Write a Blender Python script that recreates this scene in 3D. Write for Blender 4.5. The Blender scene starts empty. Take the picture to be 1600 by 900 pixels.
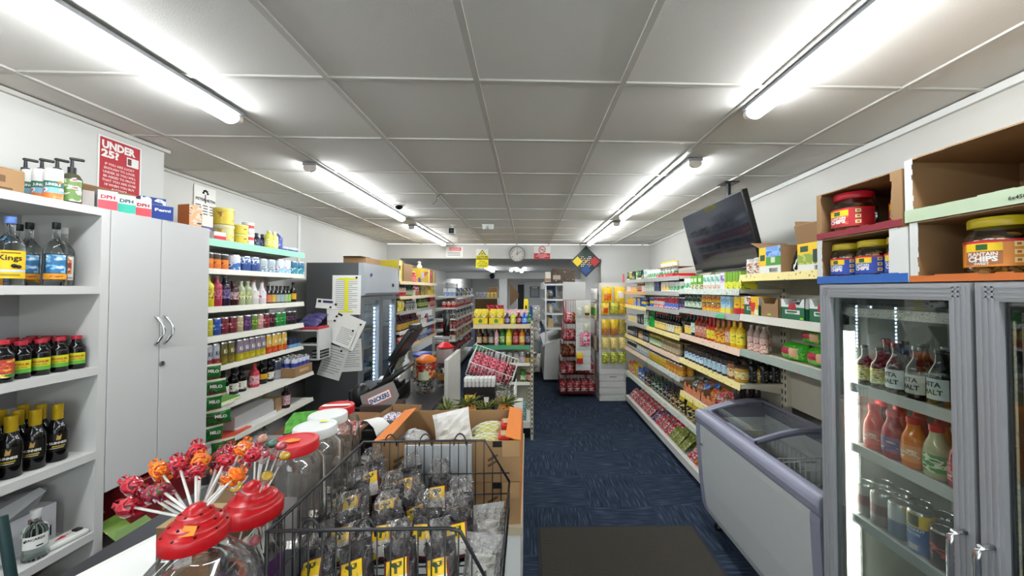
import bpy, bmesh, math, random
from mathutils import Vector, Matrix, Euler

SC = bpy.context.scene
COL = SC.collection
PI = math.pi
R90 = PI / 2

# ------------------------------------------------------------------ camera, world, exposure
cam = bpy.data.cameras.new('camera')
cam.sensor_width = 36.0
cam.lens = 575.0 / 1600.0 * 36.0
cam.shift_x = -44.0 / 1600.0
cam.shift_y = -10.0 / 1600.0
cam.clip_start = 0.02
camo = bpy.data.objects.new('camera', cam)
camo.location = (0, 0, 1.70)
camo.rotation_euler = (R90 + math.atan(12 / 575.0), 0, -math.atan(19 / 575.0))
COL.objects.link(camo)
SC.camera = camo

world = bpy.data.worlds.new('world')
SC.world = world
world.use_nodes = True
world.node_tree.nodes['Background'].inputs[0].default_value = (0.9, 0.95, 1.0, 1)
world.node_tree.nodes['Background'].inputs[1].default_value = 2.6

SC.view_settings.view_transform = 'Standard'
SC.view_settings.look = 'None'
SC.view_settings.exposure = 1.0
SC.view_settings.gamma = 1.0
SC.view_settings.use_curve_mapping = False
SC.cycles.use_denoising = True
SC.cycles.max_bounces = 10
SC.cycles.diffuse_bounces = 4
SC.cycles.glossy_bounces = 4
SC.cycles.transmission_bounces = 8
SC.cycles.transparent_max_bounces = 24
SC.cycles.caustics_reflective = False
SC.cycles.caustics_refractive = False
SC.cycles.sample_clamp_indirect = 6.0
TUBE = 24.0

# ------------------------------------------------------------------ materials
def lin(h):
    h = h.lstrip('#')
    if len(h) == 3: h = ''.join(c + c for c in h)
    out = []
    for i in (0, 2, 4):
        c = int(h[i:i + 2], 16) / 255.0
        out.append(c / 12.92 if c <= 0.04045 else ((c + 0.055) / 1.055) ** 2.4)
    return (*out, 1.0)

_MC = {}
def _new(name):
    m = bpy.data.materials.new(name)
    m.use_nodes = True
    nt = m.node_tree
    for n in list(nt.nodes):
        nt.nodes.remove(n)
    o = nt.nodes.new('ShaderNodeOutputMaterial')
    return m, nt, o

def M(hexc, rough=0.5, metal=0.0, var=0.10, scale=14.0, bump=0.0, trans=0.0, coat=0.0, ior=1.45):
    """plain surface whose colour wanders a little"""
    k = ('M', hexc, rough, metal, var, scale, bump, trans, coat)
    if k in _MC: return _MC[k]
    m, nt, o = _new('surface_' + hexc.lstrip('#'))
    p = nt.nodes.new('ShaderNodeBsdfPrincipled')
    tc = nt.nodes.new('ShaderNodeTexCoord')
    nz = nt.nodes.new('ShaderNodeTexNoise'); nz.inputs['Scale'].default_value = scale
    nz.inputs['Detail'].default_value = 3
    mx = nt.nodes.new('ShaderNodeMix'); mx.data_type = 'RGBA'
    c = lin(hexc)
    mx.inputs[6].default_value = c
    mx.inputs[7].default_value = (c[0] * (1 - var), c[1] * (1 - var), c[2] * (1 - var), 1)
    L = nt.links.new
    L(tc.outputs['Object'], nz.inputs['Vector'])
    L(nz.outputs['Fac'], mx.inputs[0])
    L(mx.outputs[2], p.inputs['Base Color'])
    p.inputs['Roughness'].default_value = rough
    p.inputs['Metallic'].default_value = metal
    p.inputs['Transmission Weight'].default_value = trans
    p.inputs['Coat Weight'].default_value = coat
    p.inputs['IOR'].default_value = ior
    if bump:
        b = nt.nodes.new('ShaderNodeBump'); b.inputs['Strength'].default_value = bump
        b.inputs['Distance'].default_value = 0.01
        L(nz.outputs['Fac'], b.inputs['Height']); L(b.outputs[0], p.inputs['Normal'])
    L(p.outputs[0], o.inputs[0])
    _MC[k] = m
    return m

def PR(c1, c2, c3, scale=45.0, rough=0.4, sx=1.0, sz=1.6, t1=0.52, t2=0.62, metal=0.0, bump=0.0):
    """printed packaging: blocks of three inks"""
    k = ('PR', c1, c2, c3, scale, rough, sx, sz, t1, t2, metal, bump)
    if k in _MC: return _MC[k]
    m, nt, o = _new('print_' + c1.lstrip('#'))
    L = nt.links.new
    p = nt.nodes.new('ShaderNodeBsdfPrincipled')
    tc = nt.nodes.new('ShaderNodeTexCoord')
    mp = nt.nodes.new('ShaderNodeMapping'); mp.inputs['Scale'].default_value = (sx, sx, sz)
    nz = nt.nodes.new('ShaderNodeTexNoise'); nz.inputs['Scale'].default_value = scale
    nz.inputs['Detail'].default_value = 1.5
    cr = nt.nodes.new('ShaderNodeValToRGB'); cr.color_ramp.interpolation = 'CONSTANT'
    e = cr.color_ramp.elements
    e[0].position = 0; e[0].color = lin(c1)
    e[1].position = t1; e[1].color = lin(c2)
    x = e.new(t2); x.color = lin(c3)
    L(tc.outputs['Object'], mp.inputs['Vector']); L(mp.outputs[0], nz.inputs['Vector'])
    L(nz.outputs['Fac'], cr.inputs['Fac']); L(cr.outputs[0], p.inputs['Base Color'])
    p.inputs['Roughness'].default_value = rough
    p.inputs['Metallic'].default_value = metal
    if bump:
        n2 = nt.nodes.new('ShaderNodeTexNoise'); n2.inputs['Scale'].default_value = 60
        b = nt.nodes.new('ShaderNodeBump'); b.inputs['Strength'].default_value = bump
        b.inputs['Distance'].default_value = 0.01
        L(tc.outputs['Object'], n2.inputs['Vector'])
        L(n2.outputs['Fac'], b.inputs['Height']); L(b.outputs[0], p.inputs['Normal'])
    L(p.outputs[0], o.inputs[0])
    _MC[k] = m
    return m

def CLEAR(hexc='#ffffff', base=0.06, gain=0.9, rough=0.03, haze=0.0, bump=0.0, bscale=40.0):
    """thin clear plastic or glass sheet: see-through, with the mirror sheen of a thin wall"""
    k = ('C', hexc, base, gain, rough, haze, bump, bscale)
    if k in _MC: return _MC[k]
    m, nt, o = _new('clear_' + hexc.lstrip('#'))
    L = nt.links.new
    t = nt.nodes.new('ShaderNodeBsdfTransparent'); t.inputs[0].default_value = lin(hexc)
    g = nt.nodes.new('ShaderNodeBsdfGlossy'); g.inputs['Roughness'].default_value = rough
    g.inputs[0].default_value = (1, 1, 1, 1)
    lw = nt.nodes.new('ShaderNodeLayerWeight'); lw.inputs[0].default_value = 0.25
    ma = nt.nodes.new('ShaderNodeMath'); ma.operation = 'MULTIPLY_ADD'; ma.use_clamp = True
    ma.inputs[1].default_value = gain; ma.inputs[2].default_value = base
    mx = nt.nodes.new('ShaderNodeMixShader')
    L(lw.outputs['Fresnel'], ma.inputs[0]); L(ma.outputs[0], mx.inputs[0])
    if bump:
        tc = nt.nodes.new('ShaderNodeTexCoord')
        nz = nt.nodes.new('ShaderNodeTexNoise'); nz.inputs['Scale'].default_value = bscale
        nz.inputs['Detail'].default_value = 4
        b = nt.nodes.new('ShaderNodeBump'); b.inputs['Strength'].default_value = bump
        b.inputs['Distance'].default_value = 0.02
        L(tc.outputs['Object'], nz.inputs['Vector']); L(nz.outputs['Fac'], b.inputs['Height'])
        L(b.outputs[0], g.inputs['Normal']); L(b.outputs[0], lw.inputs['Normal'])
    if haze:
        d = nt.nodes.new('ShaderNodeBsdfDiffuse'); d.inputs[0].default_value = lin('#e8e8e8')
        m2 = nt.nodes.new('ShaderNodeMixShader'); m2.inputs[0].default_value = haze
        L(t.outputs[0], m2.inputs[1]); L(d.outputs[0], m2.inputs[2]); L(m2.outputs[0], mx.inputs[1])
    else:
        L(t.outputs[0], mx.inputs[1])
    L(g.outputs[0], mx.inputs[2]); L(mx.outputs[0], o.inputs[0])
    _MC[k] = m
    return m

def EM(hexc, s):
    k = ('E', hexc, s)
    if k in _MC: return _MC[k]
    m, nt, o = _new('light_' + hexc.lstrip('#'))
    e = nt.nodes.new('ShaderNodeEmission'); e.inputs[0].default_value = lin(hexc); e.inputs[1].default_value = s
    nt.links.new(e.outputs[0], o.inputs[0])
    _MC[k] = m
    return m

WHITE = M('#dcdcd8', 0.45, var=0.05)
WALLP = M('#cbcac5', 0.8, var=0.07, scale=3)
SHELFW = M('#d6d4cc', 0.4, var=0.05)
BEIGE = M('#cfc8b4', 0.45)
STEEL = M('#9a9c9e', 0.35, 0.7)
CHROME = M('#c9cacb', 0.2, 0.95)
BLACK = M('#101012', 0.4)
BLACKG = M('#0c0b0c', 0.12)
CARD = M('#9c7a54', 0.85, var=0.14, scale=9)
CARDI = M('#8a6844', 0.9, var=0.16, scale=9)
PAPER = M('#e6e4de', 0.8, var=0.04)
RED = M('#c81e24', 0.35)
YEL = M('#f0c81e', 0.4)
GREEN = M('#2f8a3a', 0.45)
BLUE = M('#2450a8', 0.4)
INK = M('#151515', 0.6)
GLASSP = CLEAR('#f4f8f6', 0.05, 0.8, 0.02)
PET = CLEAR('#f2f2f0', 0.05, 0.75, 0.05)
FILM = CLEAR('#f4f2f0', 0.10, 1.0, 0.14, haze=0.10, bump=1.0, bscale=55)

# ------------------------------------------------------------------ mesh builder
_TXT = {}
def textmesh(s, bold=0.02):
    k = (s, bold)
    if k in _TXT: return _TXT[k]
    c = bpy.data.curves.new('t', 'FONT')
    c.body = s; c.align_x = 'CENTER'; c.size = 1.0; c.resolution_u = 2; c.offset = bold; c.fill_mode = 'FRONT'
    o = bpy.data.objects.new('t', c)
    COL.objects.link(o)
    dg = bpy.context.evaluated_depsgraph_get()
    me = bpy.data.meshes.new_from_object(o.evaluated_get(dg))
    vs = [tuple(v.co) for v in me.vertices]; fs = [tuple(p.vertices) for p in me.polygons]
    bpy.data.objects.remove(o); bpy.data.curves.remove(c); bpy.data.meshes.remove(me)
    _TXT[k] = (vs, fs)
    return _TXT[k]

class MB:
    def __init__(s):
        s.v = []; s.f = []; s.m = []; s.sm = []; s.mats = []
    def mi(s, mat):
        if mat not in s.mats: s.mats.append(mat)
        return s.mats.index(mat)
    def add(s, vs, fs, mat, smooth=False, mx=None):
        b = len(s.v)
        s.v += [tuple(mx @ Vector(p)) for p in vs] if mx else [tuple(p) for p in vs]
        i = s.mi(mat)
        for f in fs:
            s.f.append(tuple(q + b for q in f)); s.m.append(i); s.sm.append(smooth)
        return s
    def box(s, x0, x1, y0, y1, z0, z1, mat, mx=None):
        vs = [(x0, y0, z0), (x1, y0, z0), (x1, y1, z0), (x0, y1, z0), (x0, y0, z1), (x1, y0, z1), (x1, y1, z1), (x0, y1, z1)]
        return s.add(vs, [(0, 3, 2, 1), (4, 5, 6, 7), (0, 1, 5, 4), (1, 2, 6, 5), (2, 3, 7, 6), (3, 0, 4, 7)], mat, False, mx)
    def rbox(s, x0, x1, y0, y1, z0, z1, r, mat, seg=2, mx=None):
        bm = bmesh.new()
        bmesh.ops.create_cube(bm, size=1)
        for v in bm.verts:
            v.co = Vector(((x0 + x1) / 2 + v.co.x * (x1 - x0), (y0 + y1) / 2 + v.co.y * (y1 - y0), (z0 + z1) / 2 + v.co.z * (z1 - z0)))
        bmesh.ops.bevel(bm, geom=bm.edges[:], offset=r, segments=seg, affect='EDGES', profile=0.6)
        bm.verts.index_update()
        s.add([v.co.copy() for v in bm.verts], [[v.index for v in f.verts] for f in bm.faces], mat, seg > 1, mx)
        bm.free()
        return s
    def quad(s, a, b, c, d, mat, smooth=False):
        return s.add([a, b, c, d], [(0, 1, 2, 3)], mat, smooth)
    def slab(s, pts, n, mat):
        """polygon pts pushed out by vector n: a board with thickness"""
        k = len(pts); n = Vector(n)
        vs = [Vector(p) for p in pts] + [Vector(p) + n for p in pts]
        fs = [tuple(range(k))[::-1], tuple(range(k, 2 * k))] + [(i, (i + 1) % k, k + (i + 1) % k, k + i) for i in range(k)]
        return s.add(vs, fs, mat)
    def lathe(s, prof, n=14, mx=None, cx=0, cy=0, sqx=1, sqy=1):
        """prof: (r, z, mat of the segment that ends here)"""
        rings = []
        for i in range(1, len(prof)):
            (r0, z0, _), (r1, z1, mat) = prof[i - 1], prof[i]
            fresh = True
            if rings and i > 1:
                a = Vector((r0 - prof[i - 2][0], z0 - prof[i - 2][1])); b = Vector((r1 - r0, z1 - z0))
                if a.length > 1e-7 and b.length > 1e-7 and a.angle(b) < 0.7: fresh = False
            if fresh: rings.append([(r0, z0), [], []])
            rings[-1][1].append((r1, z1)); rings[-1][2].append(mat)
        for st, pts, ms in rings:
            allp = [st] + pts
            base = len(s.v)
            for r, z in allp:
                r = max(r, 1e-5)
                for k in range(n):
                    a = 2 * PI * k / n
                    p = Vector((cx + r * math.sin(a) * sqx, cy - r * math.cos(a) * sqy, z))
                    s.v.append(tuple(mx @ p) if mx else tuple(p))
            for j, mat in enumerate(ms):
                mi = s.mi(mat)
                for k in range(n):
                    k2 = (k + 1) % n
                    s.f.append((base + j * n + k, base + j * n + k2, base + (j + 1) * n + k2, base + (j + 1) * n + k))
                    s.m.append(mi); s.sm.append(True)
        return s
    def cyl(s, p0, p1, r, mat, n=10, r1=None):
        p0 = Vector(p0); p1 = Vector(p1); d = p1 - p0
        q = d.to_track_quat('Z', 'Y').to_matrix().to_4x4(); q.translation = p0
        L = d.length; r1 = r if r1 is None else r1
        return s.lathe([(0, 0, mat), (r, 0, mat), (r1, L, mat), (0, L, mat)], n, q)
    def wire(s, pts, r, mat, n=5, closed=False):
        pts = [Vector(p) for p in pts]
        if closed: pts = pts + [pts[0]]
        base = len(s.v); k = len(pts)
        mi = s.mi(mat)
        for i, p in enumerate(pts):
            t = (pts[min(i + 1, k - 1)] - pts[max(i - 1, 0)])
            if t.length < 1e-9: t = Vector((0, 0, 1))
            t.normalize()
            up = Vector((0, 0, 1)) if abs(t.z) < 0.9 else Vector((1, 0, 0))
            a = t.cross(up).normalized(); b = t.cross(a)
            for j in range(n):
                an = 2 * PI * j / n
                s.v.append(tuple(p + a * math.cos(an) * r + b * math.sin(an) * r))
        for i in range(k - 1):
            for j in range(n):
                j2 = (j + 1) % n
                s.f.append((base + i * n + j, base + i * n + j2, base + (i + 1) * n + j2, base + (i + 1) * n + j)); s.m.append(mi); s.sm.append(True)
        s.f.append(tuple(base + j for j in range(n))[::-1]); s.m.append(mi); s.sm.append(False)
        s.f.append(tuple(base + (k - 1) * n + j for j in range(n))); s.m.append(mi); s.sm.append(False)
        return s
    def ball(s, c, r, mat, nu=10, nv=7, sz=1.0, jit=0.0, rnd=None, mx=None, smooth=True):
        vs = []; fs = []
        for j in range(nv + 1):
            th = PI * j / nv
            for i in range(nu):
                ph = 2 * PI * i / nu
                k = r * (1 + (rnd.uniform(-jit, jit) if rnd else 0))
                vs.append((c[0] + k * math.sin(th) * math.cos(ph), c[1] + k * math.sin(th) * math.sin(ph), c[2] + k * sz * math.cos(th)))
        for j in range(nv):
            for i in range(nu):
                i2 = (i + 1) % nu
                fs.append((j * nu + i, (j + 1) * nu + i, (j + 1) * nu + i2, j * nu + i2))
        return s.add(vs, fs, mat, smooth, mx)
    def arc(s, r, z0, z1, a0, a1, mat, n=10):
        vs = []; fs = []
        for i in range(n + 1):
            a = a0 + (a1 - a0) * i / n
            for z in (z0, z1): vs.append((r * math.sin(a), -r * math.cos(a), z))
        for i in range(n): fs.append((2 * i, 2 * i + 2, 2 * i + 3, 2 * i + 1))
        return s.add(vs, fs, mat, True)
    def text(s, txt, size, mat, o, xd=(1, 0, 0), yd=(0, 0, 1), bold=0.02, wid=None):
        vs, fs = textmesh(txt, bold)
        o = Vector(o); xd = Vector(xd); yd = Vector(yd)
        kx = size
        if wid:
            w = max(v[0] for v in vs) - min(v[0] for v in vs); kx = wid / w
        return s.add([o + xd * (v[0] * kx) + yd * (v[1] * size) for v in vs], fs, mat)
    def textcyl(s, txt, size, mat, r, z, a=0.0, wid=None, bold=0.02):
        vs, fs = textmesh(txt, bold)
        kx = size
        if wid:
            w = max(v[0] for v in vs) - min(v[0] for v in vs); kx = wid / w
        return s.add([(r * math.sin(a + v[0] * kx / r), -r * math.cos(a + v[0] * kx / r), z + v[1] * size) for v in vs], fs, mat)
    def pillow(s, w, d, h, mat, zones=(), seed=1, lump=0.12, nu=8, nv=9, z0=0.0, mx=None, smooth=True, sq=0.45, back=None):
        """soft packet standing on z0, front towards -y; zones: (u0,u1,v0,v1,mat) on the front"""
        rd = random.Random(seed)
        for side in (-1, 1):
            vs = []
            for j in range(nv + 1):
                v = j / nv
                for i in range(nu + 1):
                    u = i / nu
                    e = max(0.0, math.sin(PI * u)) ** sq * max(0.0, math.sin(PI * min(max(v, 0.0), 1))) ** sq
                    t = side * d / 2 * e * (1 + rd.uniform(-lump, lump))
                    wob = (0.02 * w * math.sin(v * 9 + seed)) if 0 < i < nu else 0
                    vs.append(((u - 0.5) * w * (1 - 0.06 * math.sin(PI * v)) + wob * 0.3, t, z0 + v * h))
            b = len(s.v)
            s.v += [tuple(mx @ Vector(p)) for p in vs] if mx else vs
            for j in range(nv):
                for i in range(nu):
                    uc = (i + 0.5) / nu; vc = (j + 0.5) / nv; mm = mat if side < 0 or back is None else back
                    if side < 0:
                        for u0, u1, v0, v1, zm in zones:
                            if u0 <= uc <= u1 and v0 <= vc <= v1: mm = zm
                    q = (b + j * (nu + 1) + i, b + j * (nu + 1) + i + 1, b + (j + 1) * (nu + 1) + i + 1, b + (j + 1) * (nu + 1) + i)
                    s.f.append(q if side < 0 else q[::-1]); s.m.append(s.mi(mm)); s.sm.append(smooth)
        return s
    def merge(s, o, mx=None):
        b = len(s.v)
        s.v += [tuple(mx @ Vector(p)) for p in o.v] if mx else o.v
        for f, mi, sm in zip(o.f, o.m, o.sm):
            s.f.append(tuple(q + b for q in f)); s.m.append(s.mi(o.mats[mi])); s.sm.append(sm)
        return s
    def mesh(s, name):
        me = bpy.data.meshes.new(name)
        me.from_pydata(s.v, [], s.f)
        for m in s.mats: me.materials.append(m)
        me.polygons.foreach_set('material_index', s.m)
        me.polygons.foreach_set('use_smooth', s.sm)
        me.update()
        return me

def obj(name, mb, parent=None):
    o = bpy.data.objects.new(name, mb.mesh(name) if isinstance(mb, MB) else mb)
    COL.objects.link(o)
    if parent is not None: o.parent = parent
    return o

def tag(o, label, cat, group=None, kind=None):
    o['label'] = label; o['category'] = cat
    if group: o['group'] = group
    if kind: o['kind'] = kind
    return o

def thing(name, loc, label, cat, rz=0.0, group=None):
    o = bpy.data.objects.new(name, None)
    o.empty_display_size = 0.05
    COL.objects.link(o)
    o.location = loc; o.rotation_euler = (0, 0, rz)
    return tag(o, label, cat, group)

def struct(name, mb, parent=None):
    o = obj(name, mb, parent)
    if parent is None: o['kind'] = 'structure'
    return o

# ------------------------------------------------------------------ product templates
class T:
    """one kind of product: a body mesh and the parts it carries"""
    def __init__(s, name, cat, desc, w, d, h, body, parts=()):
        s.name = name; s.cat = cat; s.desc = desc; s.w = w; s.d = d; s.h = h
        s.body = body.mesh(name)
        s.parts = [(n, b.mesh(n), [(n2, b2.mesh(n2)) for n2, b2 in sub]) for n, b, sub in [(p + ((),))[:3] if len(p) == 2 else p for p in parts]]
    def put(s, loc, rz=0.0, label=None, cat=None, group=None, rx=0.0, ry=0.0, sc=1.0):
        o = bpy.data.objects.new(s.name, s.body)
        o.location = loc; o.rotation_euler = (rx, ry, rz)
        if sc != 1.0: o.scale = (sc, sc, sc)
        COL.objects.link(o)
        for n, me, sub in s.parts:
            c = bpy.data.objects.new(n, me); COL.objects.link(c); c.parent = o
            for n2, me2 in sub:
                c2 = bpy.data.objects.new(n2, me2); COL.objects.link(c2); c2.parent = c
        return tag(o, label or s.desc, cat or s.cat, group)

ORD = ['first', 'second', 'third', 'fourth', 'fifth', 'sixth', 'seventh', 'eighth', 'ninth', 'tenth', 'eleventh', 'twelfth',
       'thirteenth', 'fourteenth', 'fifteenth', 'sixteenth', 'seventeenth', 'eighteenth', 'nineteenth', 'twentieth']
def ordw(i):
    return ORD[i] if i < 20 else '%dth' % (i + 1)
ROWS = {}
BACKS = ['', 'second-row ', 'third-row ', 'fourth-row ', 'fifth-row ']

def world_of(fr, lx, ly):
    ox, oy, rz = fr
    c, s = math.cos(rz), math.sin(rz)
    return (ox + lx * c - ly * s, oy + lx * s + ly * c)

RND = random.Random(7)
def run(fr, lx, z, specs, where, end, group, ly0=0.012, share=False):
    """set products along a shelf; fr = (x, y, rz) of the shelf front; specs: (template, count[, deep, stack, gap, jitter])"""
    for sp in specs:
        if isinstance(sp, (int, float)):
            lx += sp; continue
        t, n = sp[0], sp[1]
        deep = sp[2] if len(sp) > 2 else 1
        stack = sp[3] if len(sp) > 3 else 1
        gap = sp[4] if len(sp) > 4 else 0.006
        for i in range(n):
            lx += t.w / 2 + gap / 2
            for k in range(deep):
                for q in range(stack):
                    x, y = world_of(fr, lx, ly0 + t.d / 2 + k * (t.d + 0.005) + (RND.uniform(0, 0.008) if k == 0 and deep == 1 else 0))
                    o = t.put((x, y, z + 0.0005 + q * (t.h + 0.0005)), fr[2] + RND.uniform(-0.03, 0.03), group=group)
                    if share: o['label'] = t.desc + ', ' + where
                    else: ROWS.setdefault((BACKS[k] + (['', 'upper ', 'topmost '][q] if stack > 1 else '') + t.desc, where, end), []).append(o)
            lx += t.w / 2 + gap / 2
    return lx

def finish_rows():
    for (d, w, e), os_ in ROWS.items():
        for i, o in enumerate(os_):
            l = f'{d}, {w}' if len(os_) == 1 else f'{d}, {w}, {ordw(i)} from {e}'
            if len(l.split()) > 16: l = l.replace(' shelf of long shelving', ' long shelf')
            if len(l.split()) > 16: l = l.replace(' from the ', ' from ').replace(' sauce bottle', ' bottle')
            o['label'] = l

# --- builders of kinds
def bprof(h, r, nr, s0, s1, bands, body, z0=0.0):
    """profile of a bottle without its cap; bands = [(za, zb, mat)] as fractions of the straight wall"""
    pr = [(0, z0, body), (r * 0.9, z0, body), (r, z0 + h * 0.025, body)]
    for a, b, m in bands:
        pr.append((r, h * a, body)); pr.append((r * 1.004, h * b, m))
    pr.append((r, h * s0, body))
    for i in range(1, 5):
        t = i / 4; e = 0.5 - 0.5 * math.cos(PI * t)
        pr.append((r + (nr - r) * e, h * (s0 + (s1 - s0) * t), body))
    return pr

def bottle(name, desc, h, r, body, cap, bands=(), nr=None, s0=0.55, s1=0.78, caph=0.07, n=12, cat='bottle', big=False, label=None, liquid=None, capr=1.18):
    nr = nr or r * 0.38
    pr = bprof(h, r, nr, s0, s1, bands if not big else (), body)
    pr.append((nr, h * (1 - caph), body))
    cp = [(nr * capr, h * (1 - caph), cap), (nr * capr, h * 0.995, cap), (nr * capr * 0.85, h, cap), (0, h, cap)]
    b = MB()
    if not big:
        b.lathe(pr + cp, n)
        return T(name, cat, desc, 2 * r, 2 * r, h, b)
    pr.append((0, h * (1 - caph), body))
    b.lathe(pr, n)
    c = MB().lathe([(nr, h * (1 - caph) - 0.002, cap)] + cp, n)
    parts = [('cap', c)]
    if liquid:
        k = 0.93
        lq = MB().lathe([(a * k, 0.004 + z * 0.97, liquid) for a, z, _ in bprof(h, r, nr, s0, s1, (), liquid)] + [(nr * k, h * 0.80, liquid), (0, h * 0.80, liquid)], n)
        parts.append(('liquid', lq))
    if label: parts.append(('label', label))
    return T(name, cat, desc, 2 * r, 2 * r, h, b, parts)

def jar(name, desc, h, r, body, lid, bands=(), lidh=0.16, n=12, cat='jar', big=False, label=None, neck=0.9, shoulder=0.75):
    b = MB()
    pr = [(0, 0, body), (r * 0.9, 0, body), (r, h * 0.04, body)]
    if not big:
        for a, c, m in bands: pr += [(r, h * a, body), (r * 1.004, h * c, m)]
    pr += [(r, h * shoulder, body), (r * neck, h * (1 - lidh), body)]
    lp = [(r * neck * 1.06, h * (1 - lidh), lid), (r * neck * 1.06, h * 0.99, lid), (r * neck, h, lid), (0, h, lid)]
    if not big:
        b.lathe(pr + lp, n)
        return T(name, cat, desc, 2 * r, 2 * r, h, b)
    b.lathe(pr, n)
    parts = [('lid', MB().lathe([(r * neck, h * (1 - lidh) - 0.002, lid)] + lp, n))]
    if label: parts.append(('label', label))
    return T(name, cat, desc, 2 * r, 2 * r, h, b, parts)

def can(name, desc, h, r, mats, n=12, cat='can', rim=None):
    """mats: bottom-to-top coloured bands"""
    rim = rim or CHROME
    b = MB(); pr = [(0, 0.001, rim), (r * 0.85, 0.001, rim), (r, h * 0.04, rim)]
    k = len(mats)
    for i, m in enumerate(mats): pr.append((r, h * (0.04 + 0.90 * (i + 1) / k), m))
    pr += [(r * 0.93, h * 0.98, rim), (r * 0.93, h, rim), (r * 0.86, h, rim), (r * 0.84, h * 0.985, rim), (0, h * 0.985, rim)]
    b.lathe(pr, n)
    return T(name, cat, desc, 2 * r, 2 * r, h, b)

def carton(name, desc, w, d, h, side, zones=(), cat='box', texts=(), top=None):
    """closed carton; zones = (x0,x1,z0,z1,mat) as fractions of the front; each also wraps the sides when it spans the width"""
    b = MB().box(-w / 2, w / 2, -d / 2, d / 2, 0, h, side)
    for zi, (x0, x1, z0, z1, m) in enumerate(zones):
        e = 0.0006 + 0.0002 * zi
        if x1 - x0 > 0.99: b.box(-w / 2 - e, w / 2 + e, -d / 2 - e, d / 2 + e, h * z0, h * z1, m)
        else: b.box(-w / 2 + w * x0, -w / 2 + w * x1, -d / 2 - e * 1.6, -d / 2 + e, h * z0, h * z1, m)
    for s, size, m, fx, fz in texts:
        b.text(s, size, m, (-w / 2 + w * fx, -d / 2 - 0.0022, h * fz))
    if top: b.box(-w / 2, w / 2, -d / 2, d / 2, h, h + 0.0008, top)
    return T(name, cat, desc, w + 0.002, d + 0.002, h + 0.001, b)

def packet(name, desc, w, d, h, mat, zones=(), seed=1, cat='packet', lump=0.15, sq=0.45, nu=7, nv=8):
    return T(name, cat, desc, w, d, h, MB().pillow(w, d, h, mat, zones, seed, lump, nu=nu, nv=nv, sq=sq))

# --- shelving bays: local x along the bay, front at y = 0, goods face -y
def shelving(name, label, cat, loc, rz, width, depth, shelves, height, back=None, group=None, frame=None, base=None, posts=True, zlo=0.0, basex=None):
    """shelves: (z, strip material, front offset, strip height)"""
    frame = frame or BEIGE; back = back or M('#b9b3a2', 0.6)
    r = thing(name, loc, label, cat, rz, group)
    obj('back_panel', MB().box(0.012, width - 0.012, depth - 0.015, depth, max(zlo, 0.06), height, back), r)
    if posts:
        for x in (0.001, width - 0.029):
            u = MB().box(x, x + 0.028, depth - 0.045, depth + 0.01, zlo, height, frame)
            for k in range(int((height - 0.1) / 0.05)):
                if 0.08 + k * 0.05 > zlo: u.box(x + 0.009, x + 0.019, depth - 0.0462, depth - 0.044, 0.08 + k * 0.05, 0.105 + k * 0.05, BLACK)
            obj('upright', u, r)
    for sp in shelves:
        z, strip = sp[0], sp[1]; fo = sp[2] if len(sp) > 2 else 0.0; sh = sp[3] if len(sp) > 3 else 0.042
        x1 = sp[4] if len(sp) > 4 else width - 0.003
        x0 = sp[5] if len(sp) > 5 else 0.003
        s = obj('shelf', MB().box(x0, x1, fo + 0.004, depth - 0.016, z - 0.028, z, frame), r)
        g = MB()
        g.slab([(x0, fo + 0.004, z + 0.004), (x0, fo - 0.001, z + 0.004), (x0, fo - 0.010, z - sh), (x0, fo - 0.005, z - sh)], (x1 - x0, 0, 0), strip)
        obj('price_strip', g, s)
        for x in (x0 + 0.03, x1 - 0.03):
            obj('bracket', MB().slab([(x, fo + 0.06, z - 0.029), (x, depth - 0.046, z - 0.029), (x, depth - 0.046, z - 0.075)], (0.003, 0, 0), frame), s)
    if base is not None:
        z, fo = base; width = basex or width
        b = obj('base_deck', MB().box(0.002, width - 0.002, fo, depth - 0.016, z - 0.07, z, SHELFW), r)
        obj('plinth', MB().box(0.004, width - 0.004, fo + 0.06, depth - 0.016, 0.0, z - 0.071, BLACK), r)
    return r

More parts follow.
